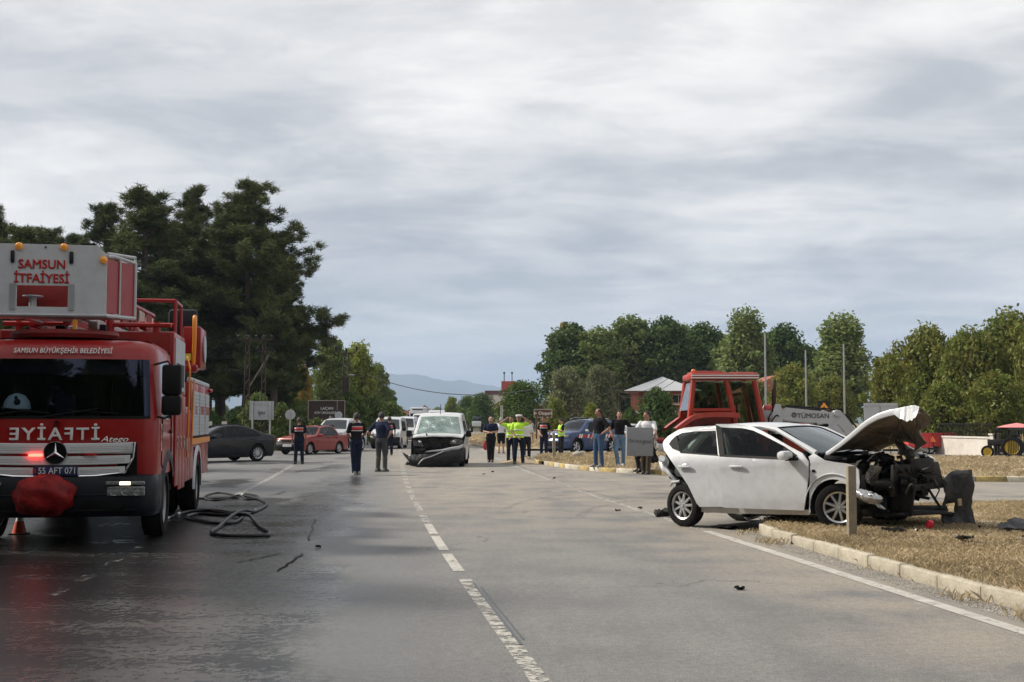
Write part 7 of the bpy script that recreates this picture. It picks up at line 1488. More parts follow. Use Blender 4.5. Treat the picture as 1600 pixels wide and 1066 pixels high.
    m1 = MB(); m1.bx(-.30,-.28,-.28,.33,z0+.06,z0+.20); m1.bx(-.55,-.5,-.7,.7,z0+.05,z1-.15); m1.build('cage_inner_panel', M['redmatte'], cg); m1 = MB(); m1.cyl((-.12,-.12,z0), (-.12,-.12,z0+.22), .05, n=10); m1.lathe([(0,.001),(0,.13),(.015,.13),(.015,.001)], (-.12,-.12,z0+.22), 'z', 16); m1.build('cage_monitor_base', M['alu'], cg)
    text('SAMSUN', .165, M['redink'], fp, (.008, .01, z1-.27), FR, bold=.008, sx=.92, space=1.02, ext=.001); text('İTFAİYESİ', .165, M['redink'], fp, (.008, .01, z1-.455), FR, bold=.008, sx=.90, space=1.02, ext=.001)
    for y, z in ((-.28,z1-.03),(.28,z1-.03),(.78,z1-.19),(-.78,z1-.19)): m1 = MB(); m1.ell((.03,y,z), (.03,.045,.042), 12, 6); m1.cyl((-.03,y,z), (.02,y,z), .048, n=12); m1.build('amber_light', M['amber'], fp)
    for y in (-.355,.375): m1 = MB(); m1.box((.015,y,z1-.17), (.02,.05,.16), bev=.02); m1.build('vertical_lamp', M['ink'], fp)
    m1 = MB(); m1.ell((.01,.05,z1-.04), (.012,.014,.014), 8, 5); m1.build('camera_eye', M['ink'], fp); m1 = MB(); m1.box((-.05,.58,z1+.015), (.1,.18,.03), bev=.01); m1.build('top_handle', M['black'], cg)
    rl = MB(); W1 = 1.08; xb = -.72
    rl.tube([(xb,-W1,z0+.0),(.02,-hw0-.01,z0-.03),(.02,hw0+.01,z0-.03),(xb,W1,z0+.0)], .028, 8)
    rl.tube([(xb,-W1,z1-.14),(-.18,-hw0-.06,z1-.12),(-.02,-hw0,z1-.14)], .026, 8); rl.tube([(xb,W1,z1-.14),(-.18,hw0+.06,z1-.12),(-.02,hw0,z1-.14)], .026, 8)
    for sd in (-1, 1): rl.cyl((xb,sd*W1,z0), (xb,sd*W1,z1-.14), .028, n=8); rl.cyl((xb*.45,sd*(hw0+.12),z0), (xb*.45,sd*(hw0+.12),z1-.13), .018, n=6); rl.tube([(-.05,sd*(hw0+.0),z1-.10),(xb,sd*(W1),z1-.06),(xb,sd*W1,z1-.14)], .020, 8)
    rl.cyl((xb,-W1,z0), (xb,W1,z0), .025, n=8); rl.cyl((xb,-W1,z1-.14), (xb,W1,z1-.14), .025, n=8); rl.build('cage_rail', M['alu'], cg)
    for sd in (-1, 1): m1 = MB(); m1.add([(-.04,sd*(hw0-.005),z0+.02),(xb+.02,sd*(W1-.02),z0+.03),(xb+.02,sd*(W1-.02),z1-.17),(-.04,sd*(hw0-.005),z1-.17)], [(0,1,2,3)]); o = m1.build('cage_side_panel', M['red'], cg, smooth=0); q = o.modifiers.new('thickness','SOLIDIFY'); q.thickness = .012
    m1 = MB(); m1.bx(xb,-.02,-hw0,hw0,z0-.02,z0+.01); m1.build('cage_floor', M['alu'], cg)
    # red winch cover on the bumper
    g = random.Random(9); mb = MB(); nu, nv = 36, 16
    for i in range(nv+1):
        a = pi*i/nv
        for j in range(nu):
            b_ = 2*pi*j/nu; y = .36*sin(a)**.7*cos(b_); z = .235*cos(a); x = .19*sin(a)**.8*sin(b_); w_ = 1+.07*sin(5*b_+2*a)+.05*sin(11*b_-3*a)+.04*sin(7*a+3*b_); zz = z*w_-(.03*abs(y)/.36 if z > 0 else 0); mb.v.append((1.50+x*w_, -.10+y*w_, .665+zz*(1.08 if z < 0 else .95)))
    mb.f = [(i*nu+j, i*nu+(j+1) % nu, (i+1)*nu+(j+1) % nu, (i+1)*nu+j) for i in range(nv) for j in range(nu)]; mb.mi = [0]*len(mb.f); b(mb, 'red_winch_cover', 'tarp', smooth=70)
    # things under the truck
    mb = MB(); mb.bx(-.2,.9,-.5,.5,.40,.9); mb.cyl((0,-1,.48), (0,1,.48), .09, n=10); mb.cyl((-4.6,-1,.48), (-4.6,1,.48), .12, n=10); mb.bx(-3.4,-.8,-.9,.9,.45,.8); b(mb, 'axles_and_tanks', 'gasket')
    for x, y in ((-2.9,-1.25),): pass
M['pearlsilver'] = mat('pale_grille_paint', (.68,.69,.71), .35, coat=.3, var=.05)
M['redmatte'] = mat('dull_red_paint', (.24,.012,.010), .5, var=.25, dirt=.2)
M['redhi'] = mat('red_gloss_panel', (.36,.02,.015), .12, coat=1)
M['pinkpanel'] = mat('dirty_white_boom_panel', (.50,.40,.36), .5, var=.3, dirt=.3)
M['cagewhite'] = mat('cage_white_paint', (.62,.64,.68), .4, var=.08, vscale=2, dirt=.25)
M['rimtruck'] = mat('grey_truck_rim', (.35,.36,.37), .4, metal=.5, dirt=.4)
M['truckvisor'] = mat('smoked_visor', (.02,.022,.03), .2)
M['yellowlabel'] = mat('yellow_label', (.65,.6,.08), .5)
fire_engine()
def cone(px, py, Y, label):
    p = G(px, py); t = thing('traffic_cone', label, 'traffic cone', p); t.scale = (.65,)*3; mb = MB(); mb.lathe([(0.03,.15),(.28,.085),(.28,.083)], (0,0,0), 'z', 16); mb.lathe([(.42,.045),(.55,.02),(.55,.001)], (0,0,0), 'z', 16); mb.build('cone', mat('orange_cone_plastic', (.70,.09,.03), .5), t); mb = MB(); mb.lathe([(.28,.085),(.42,.045)], (0,0,0), 'z', 16); mb.build('reflective_band', M['whiteink'], t); mb = MB(); mb.box((0,0,.015), (.34,.34,.03), bev=.01); mb.build('base', M['black'], t)
cone(30, 835, 16, 'orange and white traffic cone standing under the front of the fire engine')
# ---------------------------------------------------------------- tractors, trailers, motorbike
def tractor():
    t = thing('red_tractor', 'red tractor with glazed cab and grey front loader, working behind the wrecked white car', 'tractor', (4.42,26,0), R(0)); Rd = M['tracred']
    def b(mb, nm, m, par=t, **k): return mb.build(nm, M[m] if isinstance(m, str) else m, par, **k)
    for sd in (-1, 1):
        wheel(t, -.30, sd*.80, .74, .74, .38, sd, 4, rimm='rimred'); wheel(t, 1.75, sd*.72, .48, .48, .26, sd, 4, rimm='rimred')
        mb = MB()
        for k in range(22):
            a = 2*pi*k/22; mb.box((-.30+.745*cos(a), sd*(.80+(.08 if k % 2 else -.08)), .74+.745*sin(a)), (.05,.20,.06), Matrix.Rotation(-a,3,'Y'))
        b(mb, 'tyre_lugs', 'tyre', kind='stuff')
        rows = []
        for p in spline([(-1.06,0,1.43),(-.86,0,1.58),(-.62,0,1.72),(-.2,0,1.76),(.25,0,1.74)], 3): rows.append([(p.x, sd*.60, p.z), (p.x, sd*1.02, p.z), (p.x, sd*1.04, p.z-.10)])
        mb = MB(); mb.grid(rows); mb.bx(-.75,.25,sd*.60,sd*.64,.9,1.74); b(mb, 'mudguard', Rd)
        # cab frame
        for (x0, x1, xb0, xb1) in ((-.66,-.60,-.78,-.70),(.02,.10,.18,.27),(.60,.68,.82,.90)):
            mb = MB(); mb.tube([((xb0+xb1)/2, sd*.66, 1.50 if x0 < .5 else 1.2), ((x0+x1)/2, sd*.60, 2.42)], .058, 6); b(mb, 'cab_pillar', Rd)
        mb = MB(); mb.tube([(-.74,sd*.655,1.80),(.22,sd*.645,1.80)], .04, 6); b(mb, 'cab_pillar', Rd)
        mb = MB(); mb.add([(-.69,sd*.645,1.80),(.20,sd*.64,1.80),(.08,sd*.60,2.38),(-.62,sd*.60,2.38)], [(0,1,2,3)]); b(mb, 'side_window', 'traglass')
        mb = MB(); mb.add([(.24,sd*.65,1.35),(.80,sd*.65,1.35),(.62,sd*.60,2.38),(.12,sd*.60,2.38)], [(0,1,2,3)]); b(mb, 'door_window', 'traglass')
        # loader
        mb = MB(); mb.prism([(1.02,1.0),(1.20,1.0),(1.22,1.75),(1.18,1.93),(1.08,1.93),(1.00,1.72)], sd*.55, sd*.62); b(mb, 'loader_tower', 'loader')
        mb = MB(); mb.prism([(1.15,1.66),(1.30,1.86),(2.25,1.76),(2.42,1.80),(2.52,1.70),(3.0,1.02),(2.86,.96),(2.38,1.50),(2.15,1.52),(1.25,1.60)], sd*.50, sd*.60); la = b(mb, 'loader_arm', 'loader')
        text('TÜMOSAN', .14, M['ink'], la, (1.86, sd*.603, 1.68), (R(90), 0, 0) if sd < 0 else (R(90), 0, pi), bold=.002); mb = MB(); mb.lathe([(0,.035),(0,.055)], (1.46, sd*.603, 1.70), 'y', 16); mb.box((1.46,sd*.603,1.70), (.07,.002,.012)); mb.box((1.46,sd*.603,1.70), (.012,.002,.07)); mb.build('loader_emblem', M['ink'], la)
        mb = MB(); mb.cyl((1.15,sd*.47,1.25), (2.2,sd*.47,1.50), .04, n=8); mb.tube([(1.3,sd*.55,1.90),(2.3,sd*.55,1.82),(2.6,sd*.55,1.68),(3.02,sd*.55,1.1)], .018, 6); b(mb, 'hydraulic_ram', 'black'); mb = MB(); mb.cyl((2.36,sd*.45,1.74), (2.36,sd*.64,1.74), .07, n=12); b(mb, 'arm_pivot', 'loader')
    mb = MB(); mb.box((.02,0,2.51), (1.40,1.40,.14), bev=.04); mb.box((-.30,0,2.60), (.62,1.0,.05), bev=.02); mb.box((.42,0,2.58), (.5,1.0,.04), bev=.02); rf = b(mb, 'cab_roof', Rd); mb = MB()
    for z in (2.475,2.525): mb.bx(-.69,.72,-.715,-.702,z-.012,z+.012)
    mb.build('roof_stripe', M['whiteink'], rf); mb = MB(); mb.ell((-.60,-.4,2.62), (.05,.05,.05), 10, 6); mb.build('beacon', mat('orange_beacon', (.7,.15,.03), .3), rf)
    mb = MB(); mb.add([(-.76,-.6,1.80),(-.76,.6,1.80),(-.65,.56,2.38),(-.65,-.56,2.38)], [(0,1,2,3)]); b(mb, 'rear_window', 'traglass'); mb = MB(); mb.add([(.86,-.6,1.5),(.86,.6,1.5),(.66,.56,2.38),(.66,-.56,2.38)], [(0,1,2,3)]); b(mb, 'windscreen', 'traglass')
    mb = MB(); mb.box((1.35,0,1.22), (1.15,.62,.62), bev=.08); b(mb, 'engine_cover', Rd); mb = MB(); mb.box((1.0,0,.8), (2.4,.45,.5), bev=.05); mb.bx(-.7,.8,-.55,.55,.9,1.1); mb.cyl((-.3,-.8,.74), (-.3,.8,.74), .12, n=10); mb.cyl((1.75,-.7,.48), (1.75,.7,.48), .07, n=8); b(mb, 'gearbox', 'bay')
    mb = MB(); mb.tube([(1.08,-.36,1.4),(1.10,-.36,2.15),(1.12,-.36,2.45)], [.045,.05,.035], 8); b(mb, 'exhaust_pipe', 'rusty'); mb = MB(); mb.box((.95,-.45,1.86), (.16,.1,.12), bev=.03); b(mb, 'work_lamp', mat('pale_red_lamp', (.7,.12,.12), .3))
    mb = MB(); mb.box((3.1,0,.75), (.4,1.7,.05), Matrix.Rotation(R(20),3,'Y')); mb.box((2.95,0,.95), (.05,1.7,.5)); b(mb, 'loader_bucket', 'loader'); mb = MB(); mb.box((-.15,0,1.45), (.45,.45,.12), bev=.04); mb.box((-.40,0,1.75), (.1,.42,.5), bev=.04); mb.tube([(.35+.0,.19*cos(a),1.78+.19*sin(a)) for a in [2*pi*k/16 for k in range(16)]], .015, 6, closed=True); b(mb, 'driver_seat', 'black')
    mb = MB(); mb.tube(spline([(1.0,-.5,1.3),(.92,-.62,1.6),(1.05,-.6,1.8),(1.2,-.5,1.6)], 4), .014, 6); mb.tube(spline([(.95,-.4,1.2),(.95,-.66,1.5),(1.1,-.64,1.7),(1.25,-.5,1.5)], 4), .014, 6); b(mb, 'hydraulic_hose', 'black')
M['rimred'] = mat('red_tractor_rim', (.40,.05,.03), .5, dirt=.4); M['loader'] = mat('grey_loader_paint', (.50,.52,.55), .45, dirt=.25, var=.1); M['traglass'] = glass_mat('tractor_cab_glass', (.72,.82,.74), .55, .085)
tractor()
def trailer(px, Y, label, m, ln=2.0, stripe=False, tri=False, rz=0.):
    p = D(px, 660, Y); t = thing('farm_trailer', label, 'trailer', (p.x, Y, 0), rz, 'red farm trailers'); mb = MB(); hl = ln/2
    mb.bx(-hl,hl,-.8,-.76,.42,1.02); mb.bx(-hl,hl,.76,.8,.42,1.02); mb.bx(-hl,-hl+.04,-.76,.76,.42,1.02); mb.bx(hl-.04,hl,-.76,.76,.42,1.02); mb.bx(-hl,hl,-.8,.8,.38,.42); mb.build('body', m, t)
    k = int(ln/.42)
    for i in range(k+1): x = -hl+i*ln/k; mb = MB(); mb.bx(x-.03,x+.03,-.84,-.80,.38,1.04); mb.build('side_post', m, t)
    mb = MB(); mb.bx(-hl,hl,-.83,-.80,.98,1.04); mb.bx(-hl,hl,-.83,-.80,.66,.70); mb.build('side_rail', m, t)
    for x in (-hl*.55,hl*.55):
        for sd in (-1, 1): wheel(t, x, sd*.66, .25, .25, .17, sd, 4, rimm='rim')
    mb = MB(); mb.bx(-hl,hl,-.3,.3,.26,.38); mb.cyl((hl,0,.32), (hl+.6,0,.3), .04, n=6); mb.build('underframe', M['black'], t)
    if tri:
        for x in (-.45*hl,.42*hl): mb = MB(); mb.prism([(x-.17,.60),(x+.17,.60),(x,.90)], -.856, -.845); mb.build('warning_triangle', mat('orange_triangle', (.85,.2,.04), .4), t)
    return t
trailer(1427, 57.5, 'bright red farm trailer, the shorter of the two by the white wall', mat('bright_red_trailer', (.62,.05,.05), .4, dirt=.2), 1.0)
trailer(1458.5, 60, 'dark red farm trailer with two orange warning triangles', mat('dark_red_trailer', (.38,.02,.02), .4, dirt=.2), 1.55, tri=True)
p = D(1408, 665, 60); t = thing('grey_car_roof_shelter', 'small flat white canopy just above the red trailers', 'canopy', (p.x, 60.8, 0)); mb = MB(); mb.box((0,0,1.45), (1.6,1.2,.06), bev=.02); mb.build('canopy', M['plaster'], t)
for sx in (-.7,.7): mb = MB(); mb.cyl((sx,0,0), (sx,0,1.42), .03, n=6); mb.build('post', M['steel'], t)
t.name = 'canopy_shelter'
p = G(1578, 716); t = thing('umbrella_tractor', 'small tractor with yellow wheels under a pink umbrella at the right edge', 'tractor', (p.x+.3, p.y+.4, 0), R(155))
for sd in (-1, 1): wheel(t, -.0, sd*.5, .46, .46, .22, sd, 4, rimm='yellow'); wheel(t, 1.0, sd*.5, .27, .27, .16, sd, 4, rimm='yellow')
mb = MB(); mb.box((.55,0,.66), (.95,.3,.28), bev=.05); mb.box((-.1,0,.5), (.8,.5,.3), bev=.05); mb.build('body', M['bay'], t); mb = MB(); mb.box((-.1,0,.95), (.35,.4,.08), bev=.03); mb.box((-.28,0,1.15), (.06,.38,.3), bev=.02); mb.build('seat', M['black'], t); mb = MB(); mb.cyl((-.2,0,.7), (-.2,0,1.52), .02, n=6); mb.build('umbrella_pole', M['steel'], t); mb = MB(); mb.lathe([(1.33,.85),(1.42,.55),(1.52,.02)], (-.2,0,0), 'z', 10); mb.build('umbrella', M['pink'], t, smooth=0)
mb = MB(); mb.tube([(.25,0,.9),(.15,0,1.1)], .015, 6); mb.tube([(.15+.0,.14*cos(a),1.1+.14*sin(a)) for a in [2*pi*k/14 for k in range(14)]], .012, 5, closed=True); mb.build('steering_wheel', M['black'], t)
def motorbike():
    p = D(1036, 690, 52); t = thing('motorbike', 'red motorbike parked behind the man carrying the grey box', 'motorbike', (p.x, 52, 0), R(200))
    for x in (-.65,.65): wheel(t, x, 0, .30, .30, .10, -1, 3)
    mb = MB(); mb.ell((.12,0,.80), (.24,.11,.10), 12, 8); mb.build('tank', M['redmatte'], t); mb = MB(); mb.box((-.35,0,.80), (.6,.24,.09), bev=.04); mb.build('seat', M['black'], t); mb = MB(); mb.box((.05,0,.48), (.42,.26,.34), bev=.06); mb.tube([(.1,.14,.35),(-.3,.16,.28),(-.8,.17,.36)], .045, 8); mb.build('engine', M['steel'], t)
    mb = MB(); mb.tube([(.65,.08,.3),(.42,.08,1.0)], .022, 6); mb.tube([(.65,-.08,.3),(.42,-.08,1.0)], .022, 6); mb.tube([(.30,.36,1.04),(.42,.1,1.0),(.42,-.1,1.0),(.30,-.36,1.04)], .014, 6); mb.tube([(.4,0,.9),(.0,0,.75),(-.5,0,.72),(-.65,0,.3),(-.1,0,.3),(.3,0,.45)], .02, 6); mb.build('frame', M['black'], t); mb = MB(); mb.ell((.52,0,.88), (.07,.08,.08), 10, 6); mb.build('headlight', M['lamp'], t)
    mb = MB(); mb.box((.42,0,1.15), (.02,.3,.26), Matrix.Rotation(R(-25),3,'Y'), bev=.05); mb.build('windshield', M['steel'], t); mb = MB(); mb.box((-.72,0,.72), (.2,.16,.12), bev=.03); mb.build('tail', M['red'], t)
motorbike()
# ================================================================ people
# people face +x; y is their left. Clothing and body are each one continuous remeshed surface.
def remesh(o, vox, sm=2):
    m = o.modifiers.new('surface', 'REMESH'); m.mode = 'VOXEL'; m.voxel_size = vox; m.use_smooth_shade = True
    s = o.modifiers.new('relax', 'SMOOTH'); s.factor = .5; s.iterations = sm; return o
def cap(mb, a, b, ra, rb, n=12, sq=1.):
    a, b = Vector(a), Vector(b); d = (b-a); L_ = d.length; d.normalize(); pts = []; rs = []
    for k in range(4): an = pi/2*(1-k/4); pts.append(a-d*ra*sin(an)*.98); rs.append(max(.002, ra*cos(an)))
    pts.append(a); rs.append(ra); pts.append(b); rs.append(rb)
    for k in range(1, 5): an = pi/2*k/4; pts.append(b+d*rb*sin(an)*.98); rs.append(max(.002, rb*cos(an)))
    mb.tube(pts, rs, n)
def rings(mb, R_, n=18):
    """R_: (cx, cy, z, rx, ry) closed stack of ellipses"""
    rows = [[(cx+rx*cos(2*pi*k/n), cy+ry*(abs(sin(2*pi*k/n))**.85)*(1 if sin(2*pi*k/n) >= 0 else -1), z) for k in range(n)] for cx, cy, z, rx, ry in R_]
    V = [p for r in rows for p in r]; k = len(rows); o = len(mb.v); mb.grid(rows, close=True); mb.f.append(tuple(o+i for i in range(n))); mb.mi.append(0); mb.f.append(tuple(o+(k-1)*n+i for i in reversed(range(n)))); mb.mi.append(0)
def person(label, pos, face, H=1.75, top='shirt_black', bot='jeans', shoe='shoe_black', skin='skin', hair='hair', pose='down', feet=None, knees=None, hipz=None, lean=0., arms=None, sleeve='short', fat=1., headyaw=0., headpitch=0., vest=None, cap_=None, stripe=None, shorts=False, boots=False, group=None, belt=False, baldness=0., legs_apart=.11, z=0., trunk_x=0., text_back=None, tuck=True):
    s = H/1.75; t = thing('person', label, 'person', (pos[0], pos[1], z), face, group); t.scale = (s, s, s); hz = hipz or .93
    F_ = feet or [(.0, legs_apart), (.03, -legs_apart)]; hip = [(0, .095*fat**.5, hz), (0, -.095*fat**.5, hz)]
    lx = Vector((sin(lean), 0, cos(lean)))
    def sp(h, x=0., y=0.): return Vector((trunk_x+h*lx.x+x*cos(lean), y, hz+h*lx.z-x*sin(lean)))
    if knees is None: knees = [((hip[i][0]+F_[i][0])/2+.025, (hip[i][1]+F_[i][1])/2*1.0, (hz+.08)/2+.01) for i in (0, 1)]
    ank = [(f[0], f[1], f[2] if len(f) > 2 else .09) for f in F_]
    sh = [sp(.50, -.01, .185*fat**.35), sp(.50, -.01, -.185*fat**.35)]
    A = {'down': lambda y: (sp(.22, -.03, y*.26), sp(-.02, .05, y*.26)), 'hips': lambda y: (sp(.24, -.10, y*.42), sp(.08, .03, y*.20)), 'clasp': lambda y: (sp(.24, .0, y*.27), sp(.05, .22, y*.05)), 'crossed': lambda y: (sp(.26, .06, y*.27), sp(.22, .26, y*.02)), 'write': lambda y: (sp(.26, .04, y*.26), sp(.30, .27, y*.07)), 'head': lambda y: (sp(.56, .14, y*.42), sp(.74, .14, y*.17)), 'behind': lambda y: (sp(.24, -.10, y*.26), sp(.03, -.16, y*.05)), 'pocket': lambda y: (sp(.22, -.06, y*.29), sp(-.02, .08, y*.20))}
    poses = arms or (pose, pose); AR = []
    for i, y in ((0, 1), (1, -1)):
        q = poses[i]; AR.append(A[q](y) if isinstance(q, str) else (Vector(q[0]), Vector(q[1])))
    # --- body surface
    b = MB()
    hc = sp(.715, .015); 
    cap(b, sp(.48, -.01), sp(.62, .005), .062, .055)
    rings(b, [(sp(h).x, 0, sp(h).z, rx*fat, ry*fat) for h, rx, ry in ((-.06,.10,.14),(.05,.105,.145),(.2,.095,.13),(.38,.11,.155),(.50,.09,.16),(.55,.05,.08))])
    for i in (0, 1):
        el, ha = AR[i]; cap(b, sh[i], el, .052, .042); cap(b, el, ha, .042, .028)
        cap(b, hip[i], knees[i], .085*fat, .058); cap(b, knees[i], ank[i], .058, .040); cap(b, ank[i], (ank[i][0]+.13, ank[i][1], ank[i][2]-.05), .04, .035)
    ry = Matrix.Rotation(headyaw, 3, 'Z') @ Matrix.Rotation(lean*.5+headpitch, 3, 'Y')
    def hp(x, y, z): return hc+ry @ Vector((x, y, z))
    b.ell(hc, (.098, .078, .118), 18, 14, rot=ry); b.ell(hp(.035, 0, -.065), (.058, .056, .055), 14, 10, rot=ry); cap(b, hp(.085, 0, .012), hp(.112, 0, -.026), .010, .017, 8); b.ell(hp(.06, 0, .03), (.040, .058, .022), 12, 8, rot=ry)
    for y in (-1, 1): b.ell(hp(-.008, y*.080, -.008), (.020, .010, .030), 8, 6, rot=ry)
    o = b.build('body', M[skin], t); remesh(o, .014, 2)
    # hands: palm, four curled fingers, thumb, feeding the same skin
    hd = MB()
    for i, y in ((0, 1), (1, -1)):
        el, ha = AR[i]; d = (ha-el).normalized(); sd_ = d.cross(Vector((0, 0, 1))); sd_ = sd_.normalized() if sd_.length > .1 else Vector((0, 1, 0)); nn = sd_.cross(d)
        side_ = Vector((1, 0, 0)) if abs(d.z) > .7 else sd_*y; side_ = (side_-d*side_.dot(d)).normalized(); nn = d.cross(side_)
        cap(hd, ha, ha+d*.075, .024, .032, 8)
        for k in range(4):
            r0 = ha+d*.085+side_*(.027-.018*k); L_ = (.072, .080, .076, .060)[k]; mid = r0+d*L_*.5; tip = mid+(d*.6-nn*y*.55*(1 if abs(d.z) > .7 else -1)).normalized()*L_*.5; hd.tube([r0-d*.02, mid, tip], [.0095, .0085, .007], 6)
        th0 = ha+d*.02+side_*.028; hd.tube([th0, th0+(d*.6+side_*.7).normalized()*.035, th0+(d*.9+side_*.35).normalized()*.065], [.013, .011, .008], 6)
    hd.build('hands', M[skin], t, smooth=60)
    fc = MB()
    for y in (-1, 1): fc.ell(hp(.094, y*.031, .018), (.008, .013, .007), 8, 5, rot=ry); fc.box(hp(.101, y*.033, .040), (.008, .032, .007), ry)
    fc.box(hp(.0945, 0, -.058), (.010, .042, .008), ry); fc.build('eyes_and_brows', M['featuredark'], t)
    # hair
    if hair:
        h = MB(); nu, nv = 20, 12; V = []
        for i in range(nv+1):
            a = pi*i/nv
            for j in range(nu):
                p_ = 2*pi*j/nu; cx, cy, cz = sin(a)*cos(p_), sin(a)*sin(p_), cos(a); g = 1.05+.03*sin(7*p_+3*a); V.append((cx, cy, cz, (cx*.098*g-.006, cy*.078*g*1.03, cz*.118*g+.004)))
        keep = lambda v: v[2] > (.52 if v[0] > .35 else (.10 if v[0] > -.05 else -.28)) and not (baldness and v[2] > 1-baldness and v[0] > -.75)
        h.v = [tuple(hp(*v[3])) for v in V]
        for i in range(nv):
            for j in range(nu):
                q = (i*nu+j, (i+1)*nu+j, (i+1)*nu+(j+1) % nu, i*nu+(j+1) % nu)
                if all(keep(V[k]) for k in q): h.f.append(q); h.mi.append(0)
        ho = h.build('hair', M[hair], t, smooth=60); md = ho.modifiers.new('thickness', 'SOLIDIFY'); md.thickness = -.02
    # trousers
    w_ = MB(); e = .018
    rings(w_, [(trunk_x*0+sp(h).x, 0, sp(h).z, rx*fat+e, ry*fat+e) for h, rx, ry in ((-.09,.085,.12),(-.02,.105,.145),(.08,.106,.145),(.13,.102,.138))])
    for i in (0, 1):
        k = Vector(knees[i]); a_ = Vector(ank[i])
        if shorts: cap(w_, hip[i], Vector(hip[i]).lerp(k, .92), .085*fat+.03, .088)
        elif boots: cap(w_, hip[i], k, .085*fat+e, .076); cap(w_, k, k.lerp(a_, .45), .076, .068)
        else: cap(w_, hip[i], k, .085*fat+e, .077); cap(w_, k, a_+Vector((0, 0, .0)), .075, .066)
    o = w_.build('trousers' if not shorts else 'shorts', M[bot], t); remesh(o, .017, 2)
    # upper garment
    u = MB(); e = .022
    rings(u, [(sp(h).x, 0, sp(h).z, rx*fat+e, ry*fat+e) for h, rx, ry in ((.0 if not tuck else .08,.110,.150),(.18,.100,.134),(.36,.118,.158),(.46,.108,.168),(.52,.075,.13),(.565,.048,.068))])
    for i in (0, 1):
        el, ha = AR[i]
        if sleeve == 'long': cap(u, sh[i], el, .074, .058); cap(u, el, ha.lerp(el, .08), .058, .044)
        else: cap(u, sh[i], sh[i].lerp(el, .72), .074, .068)
    o = u.build('shirt', M[top], t); remesh(o, .016, 2)
    if vest:
        v = MB(); e = .034; rings(v, [(sp(h).x, 0, sp(h).z, rx*fat+e, ry*fat+e) for h, rx, ry in ((.02,.112,.150),(.18,.102,.134),(.36,.118,.150),(.46,.108,.150),(.53,.072,.10))]); 
        for i in (0, 1): cap(v, sp(.45, 0, (1, -1)[i]*.12), sp(.52, 0, (1, -1)[i]*.15), .085, .06)
        o = v.build('hi_vis_vest', M[vest], t); remesh(o, .017, 2)
        for hh in (.12, .30):
            ring = MB(); ring.tube([(sp(hh).x+(.150*fat)*cos(a)*1.0, (.182*fat)*sin(a), sp(hh).z) for a in [2*pi*k/24 for k in range(24)]], .016, 6, closed=True); ring.v = [(x, y, sp(hh).z+(z_-sp(hh).z)*1.4) for x, y, z_ in ring.v]; ring.build('reflective_band', M['reflect'], t)
    if stripe:
        for zz, m_, hh in ((.40, 'redink', .085), (.335, 'whiteink', .018), (.455, 'whiteink', .014)):
            r_ = MB(); rows = []
            for zo in (-.5, .5):
                c_ = sp(zz+zo*hh); wx, wy = .118*fat+.0295, .158*fat+.0295
                if stripe == 'back': rows.append([(c_.x+wx*cos(a), wy*sin(a), c_.z) for a in [lerp(R(105), R(255), k/16) for k in range(17)]])
                else: rows.append([(c_.x+wx*cos(a), wy*sin(a), c_.z) for a in [2*pi*k/28 for k in range(29)]])
            r_.grid(rows); so_ = r_.build('chest_stripe' if stripe != 'back' else 'back_stripe', M[m_], t); sf = so_.modifiers.new('thickness', 'SOLIDIFY'); sf.thickness = .004; sf.offset = 1
    if belt: r_ = MB(); r_.tube([(sp(.10).x+(.128*fat)*cos(a), (.166*fat)*sin(a), sp(.10).z) for a in [2*pi*k/24 for k in range(24)]], .019, 6, closed=True); r_.box(sp(.09, .0, -.17*fat), (.07, .035, .12), bev=.01); r_.build('belt', M['whitebelt' if belt == 'white' else 'black'], t)
    for i in (0, 1):
        a_ = Vector(ank[i]); sh_ = MB()
        if boots:
            cap(sh_, a_+Vector((0,0,-.02)), Vector(knees[i]).lerp(a_, .25), .062, .078)
        x0, y0, z0 = a_; P = [(x0-.09,.040,.0),(x0-.04,.047,.0),(x0+.06,.050,.0),(x0+.15,.046,.0),(x0+.195,.022,.0)]
        lo = a_.z-.09; rows = []
        for zz, sc_, dx in ((0,1,0),(.03,1.02,0),(.055,.9,-.01),(.085,.62,-.035),(.11,.45,-.05)):
            rows.append([(x0+.05+(px-x0-.05)*sc_+dx, y0+py*sg*max(sc_,.8), lo+zz) for px, py, sg in [(p[0], p[1], 1) for p in P]+[(p[0], p[1], -1) for p in reversed(P)]])
        sh_.grid(rows, close=True); sh_.f += [tuple(range(len(sh_.v)-50, len(sh_.v)-40)), tuple(range(len(sh_.v)-10, len(sh_.v)))]; sh_.mi += [0, 0]
        sh_.build('rubber_boot' if boots else 'shoe', M[shoe], t, smooth=50)
    if cap_:
        c_ = MB(); V = []
        for zz, r_ in ((.045,.105),(.075,.112),(.085,.135),(.115,.138),(.135,.10),(.14,.001)): V.append([tuple(hp(r_*1.02*cos(2*pi*k/20)-.002, r_*.86*sin(2*pi*k/20), zz)) for k in range(20)])
        c_.grid(V, close=True); co = c_.build('cap', M[cap_], t, smooth=40); c_ = MB(); c_.grid([[tuple(hp(.10*cos(a), .085*sin(a), .05)) for a in [lerp(-1.1, 1.1, k/8) for k in range(9)]], [tuple(hp(.165*cos(a), .085*sin(a), .035)) for a in [lerp(-1.0, 1.0, k/8) for k in range(9)]]]); c_.build('cap_peak', M['ink'], co)
    return t
M['featuredark'] = mat('dark_eye', (.03,.018,.014), .4); M['reflect'] = mat('reflective_silver_band', (.62,.64,.62), .4); M['whitebelt'] = mat('white_belt', (.7,.7,.7), .5)
